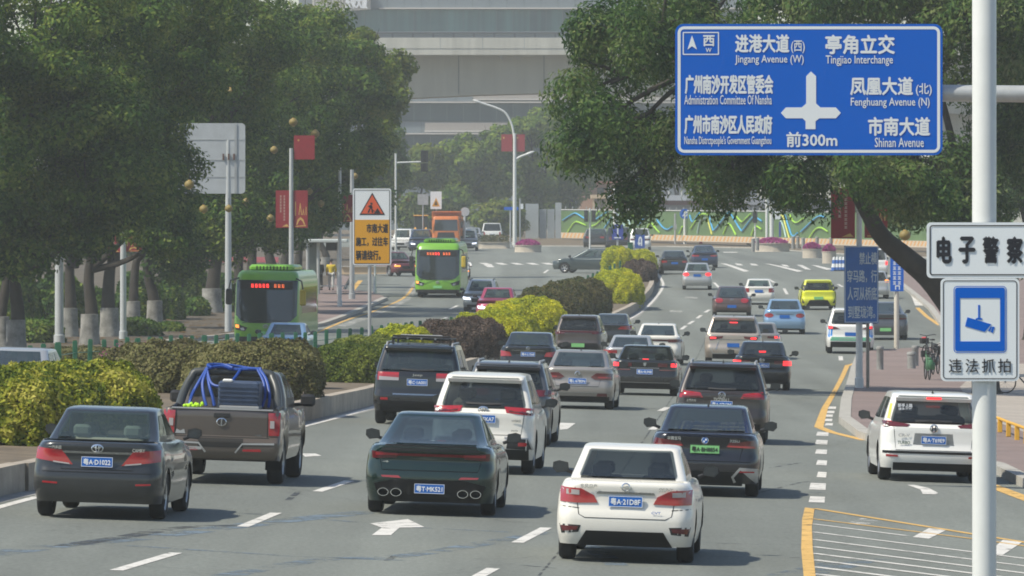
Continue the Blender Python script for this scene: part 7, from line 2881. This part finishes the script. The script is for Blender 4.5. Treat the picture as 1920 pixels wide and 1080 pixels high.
obox(560, 1420, -160, 437, .5, 24, M_OP).link('wall', off)
for (y0, y1, m) in ((18, 62, M_OG), (193, 228, M_OG2), (254, 290, M_OG2)):
    first = None
    w = 31.0
    for k in range(24):
        x0 = 590 + w * k
        if first is None:
            mb = obox(x0 + .4, x0 + w - .4, y0 + .5, y1 - .5, .15, .35, m)
            obox(x0 - .3, x0 + .4, y0, y1, .02, .4, mat('mullion', (.10, .13, .14), .4), mb)
            first = mb.link('window', off)
        else:
            c = first.copy()
            COL.objects.link(c)
            c.parent = off
            c.location.x += k * w / Bo.k
for (y0, y1) in ((-20, 15), (176, 190), (229, 249)):
    mb = obox(590, 1400, y0, y1, .2, .5, M_OP)
    for x in range(598, 1400, 32):
        obox(x - .5, x + .5, y0, y1, .16, .2, mat('mullion', (.10, .13, .14)), mb)
    mb.link('cladding', off)
for (x0, x1, y0, y1) in ((797, 1400, 230, 243.5), (886, 1400, 176, 184)):
    obox(x0, x1, y0, y1, -.5, .65, M_OT).link('tan_panel', off)
for (x0, x1, y0, y1) in ((711, 1400, 14.5, 17), (560, 1400, 190.5, 193), (560, 1400, 249.5, 252), (796, 1400, 244, 248), (888, 1400, 184.5, 188)):
    obox(x0, x1, y0, y1, -.9, 1.3, M_OL).link('ledge', off)
mb = MB()
pl_ = Bo.poly([(586, 24), (640, 22), (695, 18), (695, -20), (586, -20)])
mb.prism(pl_, -1.8, .1, mat('louvre_cream', (.55, .52, .46), .6))
for x in range(590, 695, 6):
    obox(x, x + 1.2, -20, 17, -1.9, .08, mat('louvre_gap_shade', (.25, .24, .22), .7), mb)  # dark strips on the face, painting in the shade between the slats
M_LET = mat('sign_letters', (.78, .80, .82), .4)
Bo.text(mb, '东荣大厦', 647, 690, -8, 17, -2.02, M_LET, .04)
mb.link('louvre_sign', off)

# ================================================================ trees
M_BARK = mat('dark_bark', (.034, .029, .023), .95, noise=(1.5, .4), bump=(5, .6))
M_WASH = mat('whitewash', (.22, .215, .195), .9, noise=(2.2, .55))
M_LF1 = leaf_mat('dark_green_leaves', [(0.017, 0.049, 0.009), (0.043, 0.099, 0.014), (0.087, 0.152, 0.020), (0.189, 0.232, 0.043)], tl=.30)
M_LF2 = leaf_mat('fresh_green_leaves', [(0.046, 0.085, 0.010), (0.111, 0.163, 0.019), (0.221, 0.234, 0.039)], tl=.38)
M_LF3 = leaf_mat('drooping_green_leaves', [(0.016, 0.049, 0.014), (0.043, 0.095, 0.020), (0.081, 0.142, 0.030), (0.162, 0.196, 0.068)], tl=.33)
M_LF4 = leaf_mat('far_green_leaves', [(0.046, 0.103, 0.014), (0.103, 0.172, 0.021), (0.218, 0.276, 0.034)], tl=.35)


ROW = dict(depth=2.3, dens=.85, clump=1.35)


def tree(label, base, y_off, lobes, m, leaf=(.14, .26), clump=1.0, per=520, dens=1.0, trunk_r=.28, wash=True, path=None, group='trees along the avenue', droop=.0, aspect=.5, name='street_tree', dz=.14, depth=1.15, flat=.72):
    """lobes are (px, py, rx px, ry px[, depth offset m]) at the tree's own distance"""
    g = G(*base) + Vector((0, y_off, 0))
    if y_off:
        g.x = (base[0] - CX) / F * g.y
    g.z = gz(g.x, g.y) + dz
    s = F / g.y
    t = thing(name, label, 'tree', g, 0, group)
    B = Board(g.y, g)
    pts, nrm = [], []
    tops = []
    for lb in lobes:
        cx_, cz_ = B.q(lb[0], lb[1])
        rx, rz = lb[2] / s, lb[3] / s
        ry = (rx + rz) / 2 * depth
        yo_ = lb[4] if len(lb) > 4 else RNG.uniform(-.2, .2) * ry
        tops.append((cx_, yo_, cz_, rx, rz))
        nc = max(5, int(dens * 1.25 * (rx * rz + rx * ry + ry * rz) / clump ** 2))
        for _ in range(nc):
            u = RNG.normal(0, 1, 3)
            u /= np.linalg.norm(u)
            q = RNG.uniform(.25, 1.0) ** .5
            c = np.array([cx_, yo_, cz_]) + u * q * np.array([rx - clump * .4, ry - clump * .4, rz - clump * .4])
            cr = clump * RNG.uniform(.55, 1.15)
            k = int(per * cr * cr * (1.35 if clump == 1.35 else 1) / clump ** 2)
            w = RNG.normal(0, 1, (k, 3))
            w /= np.linalg.norm(w, axis=1)[:, None]
            rad = cr * RNG.uniform(.35, 1.06, k) ** .5
            p = c + w * rad[:, None] * np.array([1, 1, flat])
            if droop:
                p[:, 2] -= droop * RNG.uniform(0, 1, k) * cr * (1 - w[:, 2]) * .5
            pts.append(p)
            nrm.append(w * .8 + np.array([0, 0, .35]))
    pts, nrm = np.concatenate(pts), np.concatenate(nrm)
    leaf_quads('crown', pts, nrm, leaf, m, t, droop=droop * 2, aspect=aspect, spread=.38)
    mb = MB()
    mid = min(tops, key=lambda q: q[2])
    cen = (float(np.mean([q[0] for q in tops])), float(np.mean([q[1] for q in tops])), float(np.mean([q[2] for q in tops])))
    if path:
        pp = [Vector((0, 0, -.1))] + [Vector((B.q(*p)[0], 0, B.q(*p)[1])) for p in path]
    else:
        pp = [Vector((0, 0, -.1)), Vector((RNG.uniform(-.1, .1), 0, 1.2)), Vector((RNG.uniform(-.35, .35), .1, 2.8)), Vector((cen[0] * .3 + RNG.uniform(-.4, .4), cen[1] * .4, cen[2] * .62)), Vector((cen[0], cen[1], cen[2] * 1.02))]
    n = len(pp)
    mb.tube(smooth_line([tuple(p) for p in pp], 4), [trunk_r * (1.25 if i == 0 else 1 - .75 * i / ((n - 1) * 4)) for i in range((n - 1) * 4 + 1)], M_BARK, n=10)
    st = pp[min(2, n - 1)]
    for q in tops:
        e = Vector((q[0], q[1], q[2] + q[4] * .3))
        md = st.lerp(e, .5) + Vector((RNG.uniform(-.3, .3), RNG.uniform(-.3, .3), -.3))
        src = st if not path else min(pp[1:], key=lambda v: (v - e).length)
        if path:
            md = src.lerp(e, .5) + Vector((0, 0, .3))
        mb.tube(smooth_line([tuple(src), tuple(md), tuple(e)], 4), [trunk_r * (.28 if path else .5) * (1 - .09 * i) for i in range(9)], M_BARK, n=6)
        for _ in range(3):
            e2 = e + Vector((RNG.uniform(-1, 1) * q[3] * .7, RNG.uniform(-.6, .6) * q[3], RNG.uniform(-.5, .7) * q[4]))
            mb.tube([md.lerp(e, .5), e2], [trunk_r * .2, trunk_r * .06], M_BARK, n=5)
    mb.link('trunk', t, 60)
    if wash:
        mb = MB()
        mb.lathe([(trunk_r * 1.42, -.1), (trunk_r * 1.30, .15), (trunk_r * 1.14, .6), (trunk_r * 1.1, 1.15), (trunk_r * 1.0, 1.16)], M_WASH, n=14)
        mb.link('whitewash', t, 60)
    return t


tree('broad dark tree nearest the camera at the left edge', (30, 658), -14, [(70, 40, 210, 150), (-30, 230, 170, 170), (130, 220, 170, 150), (60, 395, 140, 90), (205, 330, 120, 110), (-40, 420, 120, 80), (30, 480, 120, 40), (150, 440, 60, 40)], M_LF1, per=640, trunk_r=.30, **ROW)
tree('dark tree directly right of the tree at the left edge', (168, 646), -9, [(280, 30, 190, 130), (250, 200, 130, 120), (300, 330, 95, 105), (280, 395, 100, 60), (330, 120, 110, 110), (320, 450, 60, 40)], M_LF1, per=640, trunk_r=.30, **ROW)
tree('dark tree behind the bare-backed road sign', (290, 624), 5, [(420, 50, 170, 110), (480, 150, 110, 100), (400, 250, 90, 120), (360, 430, 90, 75), (430, 390, 60, 60), (345, 490, 50, 35)], M_LF1, per=600, trunk_r=.30, **ROW)
tree('thick-trunked tree with a broad whitewashed base left of the sign back post', (397, 598), 8, [(500, 180, 120, 130), (470, 320, 120, 100), (500, 390, 80, 55), (430, 450, 70, 45), (500, 440, 60, 40)], M_LF1, per=560, trunk_r=.42, **ROW)
tree('tree above the shaded bus, left of the post with two banners', (447, 590), 12, [(570, 100, 120, 110), (570, 240, 110, 110), (600, 370, 60, 60), (530, 330, 80, 90)], M_LF1, leaf=(.16, .3), per=480, trunk_r=.32, **ROW)
tree('tree just right of the post with two banners, above the bus roof', (510, 562), 10, [(650, 160, 100, 90), (640, 270, 90, 90), (560, 415, 70, 45), (640, 365, 60, 50)], M_LF1, leaf=(.18, .34), per=420, trunk_r=.36, depth=1.2)
tree('tall tree whose sunlit top stands against the office block', (560, 550), 8, [(560, 60, 62, 66), (680, 125, 66, 60), (680, 205, 70, 75), (670, 300, 60, 60)], M_LF2, leaf=(.2, .36), per=380, trunk_r=.3, depth=1.0)
tree('yellow-green sunlit tree at the right end of the left row', (610, 530), 20, [(735, 130, 45, 40), (690, 85, 50, 42), (725, 180, 45, 45), (700, 240, 45, 50)], M_LF2, leaf=(.24, .42), per=330, trunk_r=.28)
tree('dark tree at the junction corner behind the roadworks sign', (715, 478), 10, [(735, 310, 35, 60), (705, 370, 50, 60), (738, 270, 28, 40), (680, 330, 45, 60)], M_LF1, leaf=(.3, .55), clump=1.4, per=380, trunk_r=.35)
for k, (x, y) in enumerate([(4, 664), (130, 648), (205, 640), (250, 628), (340, 612), (470, 580), (535, 557), (585, 545)]):
    lx = x + RNG.uniform(-25, 45)
    tree(['slender whitewashed trunk at the extreme left', 'leaning whitewashed trunk between the two left lamp posts', 'dark trunk just left of the lamp post with the low banner', 'whitewashed trunk just right of the lamp post with the low banner', 'thin young tree left of the thick whitewashed trunk',
          'bare dark trunk leaning behind the shaded bus', 'dark forked trunk beside the post with two banners', 'slim pale trunk left of the bus shelter'][k], (x, y), (5, 12, 3, 8, 12, 10, 8, 10)[k], [(lx, 420 - k * 14, 85, 60)], M_LF1, leaf=(.18, .32), per=420, trunk_r=(.24, .3, .34, .26, .12, .34, .36, .2)[k])
# right-hand trees
tree('large drooping tree behind the camera warning pole', (1795, 735), 18, [(1830, 50, 150, 140), (1700, 20, 170, 95), (1560, 5, 180, 75), (1905, 220, 80, 150), (1770, 330, 110, 95), (1850, 400, 60, 40), (1690, 325, 95, 75), (1700, 385, 70, 45), (1790, 440, 80, 50), (1880, 470, 60, 60)], M_LF3, per=560, droop=.5, aspect=.34, leaf=(.16, .30), wash=False, trunk_r=.35, path=[(1795, 600), (1802, 480), (1800, 340), (1760, 160)])
tree('wide drooping tree leaning over the carriageway behind the direction sign', (1850, 748), 0, [(1210, 70, 150, 120), (1340, 30, 150, 100), (1120, 190, 95, 95), (1180, 275, 105, 80), (1285, 255, 110, 90), (1400, 285, 110, 70), (1480, 345, 90, 48), (1330, 345, 75, 40), (1195, 362, 52, 40), (1090, 270, 50, 45), (1605, 262, 90, 40, 6), (1095, 70, 60, 75), (1460, 150, 150, 120), (1610, 190, 130, 120), (1490, 340, 50, 34, 3), (1725, 368, 52, 40, -2), (1690, 330, 45, 35, -3), (1605, 312, 62, 26, -3.5), (1650, 350, 30, 22, -3.5)],
     M_LF3, per=560, droop=.55, aspect=.36, leaf=(.12, .24), wash=False, trunk_r=.42, path=[(1835, 660), (1757, 538), (1700, 484), (1655, 445), (1622, 390), (1570, 300), (1470, 200), (1350, 120)], depth=3.0, dens=.55, clump=.9)
tree('drooping tree at the right edge beyond the pole arm', (1930, 650), 6, [(1900, 60, 90, 120), (1890, 330, 70, 90), (1930, 200, 80, 100)], M_LF3, per=380, droop=.5, aspect=.34, leaf=(.2, .36), wash=False, trunk_r=.3)
# far trees beyond the junction
FT = 'trees beyond the junction'
for k, (lab, b, lobes, m) in enumerate([
        ('pale sunlit tree above the yellow loader', (785, 452), [(795, 320, 45, 55), (775, 390, 30, 45), (800, 400, 40, 35)], M_LF2),
        ('round green tree above the orange tipper', (850, 450), [(868, 310, 50, 60), (850, 380, 45, 45)], M_LF4),
        ('broad green tree left of the tall lamp post with red flags', (915, 450), [(920, 280, 55, 60), (900, 360, 55, 50), (935, 330, 45, 50)], M_LF4),
        ('low palm-like pale green shrub tree left of the tall lamp post', (925, 452), [(920, 405, 48, 32), (955, 410, 28, 30)], M_LF2),
        ('tall green tree right of the tall lamp post with red flags', (1010, 450), [(995, 250, 45, 55), (1030, 240, 40, 45), (1000, 340, 50, 55), (1000, 405, 40, 30)], M_LF4),
        ('hazy green tree left of the drooping tree, above the grey hoarding', (1070, 448), [(1065, 270, 50, 60), (1075, 340, 50, 50), (1050, 385, 40, 25)], M_LF4),
        ('dark tree behind the gatehouse', (1140, 446), [(1140, 300, 55, 60), (1120, 350, 35, 30)], M_LF4),
        ('bare-looking tree behind the site office', (1270, 446), [(1270, 300, 70, 55), (1230, 330, 40, 30)], M_LF4),
        ('tree behind the metal shed, left of the white posts', (1400, 446), [(1400, 300, 80, 60)], M_LF4),
        ('tree behind the metal shed, right of the white posts', (1530, 448), [(1530, 300, 80, 65)], M_LF4),
        ('far tree behind the white post banners', (1660, 450), [(1660, 310, 80, 70), (1640, 380, 60, 40)], M_LF4),
        ('far tree at the right edge beyond the junction', (1800, 452), [(1800, 330, 90, 70), (1850, 400, 70, 40)], M_LF4)]):
    tree(lab, b, (20, 30, 35, 5, 40, 30, 90, 110, 90, 90, 60, 60)[k], lobes, m, leaf=(.45, .8), clump=1.7, per=300, trunk_r=.35, wash=False, group=FT, dens=1.1)
# wood behind the left trunks
for k, x in enumerate((-60, 40, 140, 235, 330, 420, 505, 590, 670)):
    tree(['dense dark tree far behind the trunk at the extreme left', 'dense dark tree far behind the tree at the left edge', 'dense dark tree far behind the leaning whitewashed trunk', 'dense dark tree far behind the post with the low banner', 'dense dark tree far behind the thin young tree',
          'dense dark tree far behind the thick whitewashed trunk', 'dense dark tree far behind the shaded bus', 'dense dark tree far behind the bus shelter', 'dense dark tree far behind the roadworks sign'][k], (x, 500), 30 + 8 * (k % 3), [(x + 5, 390, 62, 60), (x - 8, 300, 58, 55)] + ([(x, 470, 55, 40)] if k < 5 else []), M_LF1, leaf=(.4, .7), clump=1.7, per=300, trunk_r=.35, wash=False, group='wood behind the left trunks')

# understory shrubs and litter behind the trunks
for k, (xl, xr, yg, dep, top) in enumerate([(-60, 75, 628, 5, 505), (60, 160, 622, 5, 520), (165, 215, 618, 4, 545), (215, 300, 612, 5, 515), (290, 345, 606, 4, 530), (345, 392, 598, 4, 560), (408, 452, 590, 4, 535), (-40, 120, 650, 3, 600), (180, 300, 636, 3, 598), (290, 345, 628, 2, 605), (300, 400, 578, 4, 505), (395, 470, 572, 4, 515)]):
    hedge(['tall dark shrub behind the trunks at the extreme left', 'tall dark shrub left of the leaning whitewashed trunk', 'dark shrub behind the post with the low banner, left side', 'tall dark shrub behind the post with the low banner, right side', 'dark shrub left of the thin young tree', 'small dark shrub left of the thick whitewashed trunk',
           'yellowish dark shrub right of the thick whitewashed trunk', 'low dark ground shrub among the trunks at the extreme left', 'low dark ground shrub at the foot of the post with the low banner', 'low dark shrub on the verge below the thin young tree', 'dark shrub mass behind the thin young tree', 'dark shrub mass behind the thick whitewashed trunk'][k],
          [(xl, xr, yg, dep, top)], M_LF1, 330, (.16, .3), 'shrubs under the left trees', cat='shrub', name='verge_shrub', base=.1)
lit = []
for _ in range(900):
    px, py = RNG.uniform(-20, 470), RNG.uniform(575, 655)
    lit.append(G(px, py, .17))
tag(leaf_quads('fallen_leaves', np.array([tuple(p) for p in lit]), np.tile([0, 0, 1.0], (900, 1)), (.15, .5), leaf_mat('leaf_litter', [(.10, .06, .02), (.22, .14, .05), (.05, .04, .02)]), None, spread=.1), 'scattered fallen leaves on the shaded verge', None, None, 'stuff')

# hanging lanterns
M_LAN = mat('lantern_yellow', (.21, .155, .04), .6, noise=(4, .1))
for k, (x, y, yy, r) in enumerate([(432, 171, 296, 9), (357, 152, 285, 9), (550, 229, 325, 10), (591, 251, 345, 10), (514, 281, 322, 9), (482, 231, 318, 9), (355, 346, 225, 11), (382, 392, 240, 10), (635, 304, 360, 8), (580, 359, 345, 8), (462, 378, 318, 9), (507, 409, 325, 9), (602, 382, 345, 8), (429, 391, 290, 9), (666, 330, 380, 7), (748, 367, 560, 5), (765, 375, 560, 5), (1697, 441, 225, 13)]):
    mb = MB()
    yy += 2.5
    R = r * .82 / (F / yy)
    n = 14
    vs, fs = [], []
    for i in range(9):
        th = math.pi * (i + .35) / 8.7
        for q in range(n):
            a = 2 * math.pi * q / n
            rr_ = R * math.sin(th) * (1 + .04 * (q % 2))
            vs.append((rr_ * math.cos(a), rr_ * math.sin(a), R * .92 * math.cos(th)))
    for i in range(8):
        for q in range(n):
            fs.append([i * n + q, i * n + n + q, i * n + n + (q + 1) % n, i * n + (q + 1) % n])
    mb.add(vs, fs, M_LAN)
    mb.lathe([(.001, R * .98), (R * .3, R * .98), (R * .3, R * .84)], M_GOLD, n=10)
    mb.lathe([(.001, -R * .98), (R * .3, -R * .98), (R * .3, -R * .84)], M_GOLD, n=10)
    mb.tube([(0, 0, R * .98), (0, 0, R * 2.6)], .012, M_TRIM, n=4)
    lab = 'round yellow lantern hanging in the leaves of the left-hand trees' if x < 740 else ('small yellow lantern hanging left of the orange tipper' if x < 800 else 'large dull yellow lantern on the leaning trunk at right')
    o = tag(mb.link('lantern', None, 50), lab, 'lantern', 'yellow lanterns in the trees' if x < 740 else ('small lanterns by the junction' if x < 800 else None))
    o.location = P(x, y, yy)

# ================================================================ air
hz = MB()
hz.box((0, 655, 58), (420, 1430, 128), M_DARK)
hm = bpy.data.materials.new('haze_air')
hm.use_nodes = True
hm.node_tree.nodes.remove(hm.node_tree.nodes['Principled BSDF'])
pv = hm.node_tree.nodes.new('ShaderNodeVolumePrincipled')
pv.inputs['Color'].default_value = (.95, .98, .95, 1)
pv.inputs['Density'].default_value = .00033
pv.inputs['Anisotropy'].default_value = .2
hm.node_tree.links.new(pv.outputs[0], hm.node_tree.nodes['Material Output'].inputs['Volume'])
hz.mats = [hm]
haze = hz.link('haze', None)
tag(haze, 'thin pale haze over the whole avenue', None, None, 'stuff')
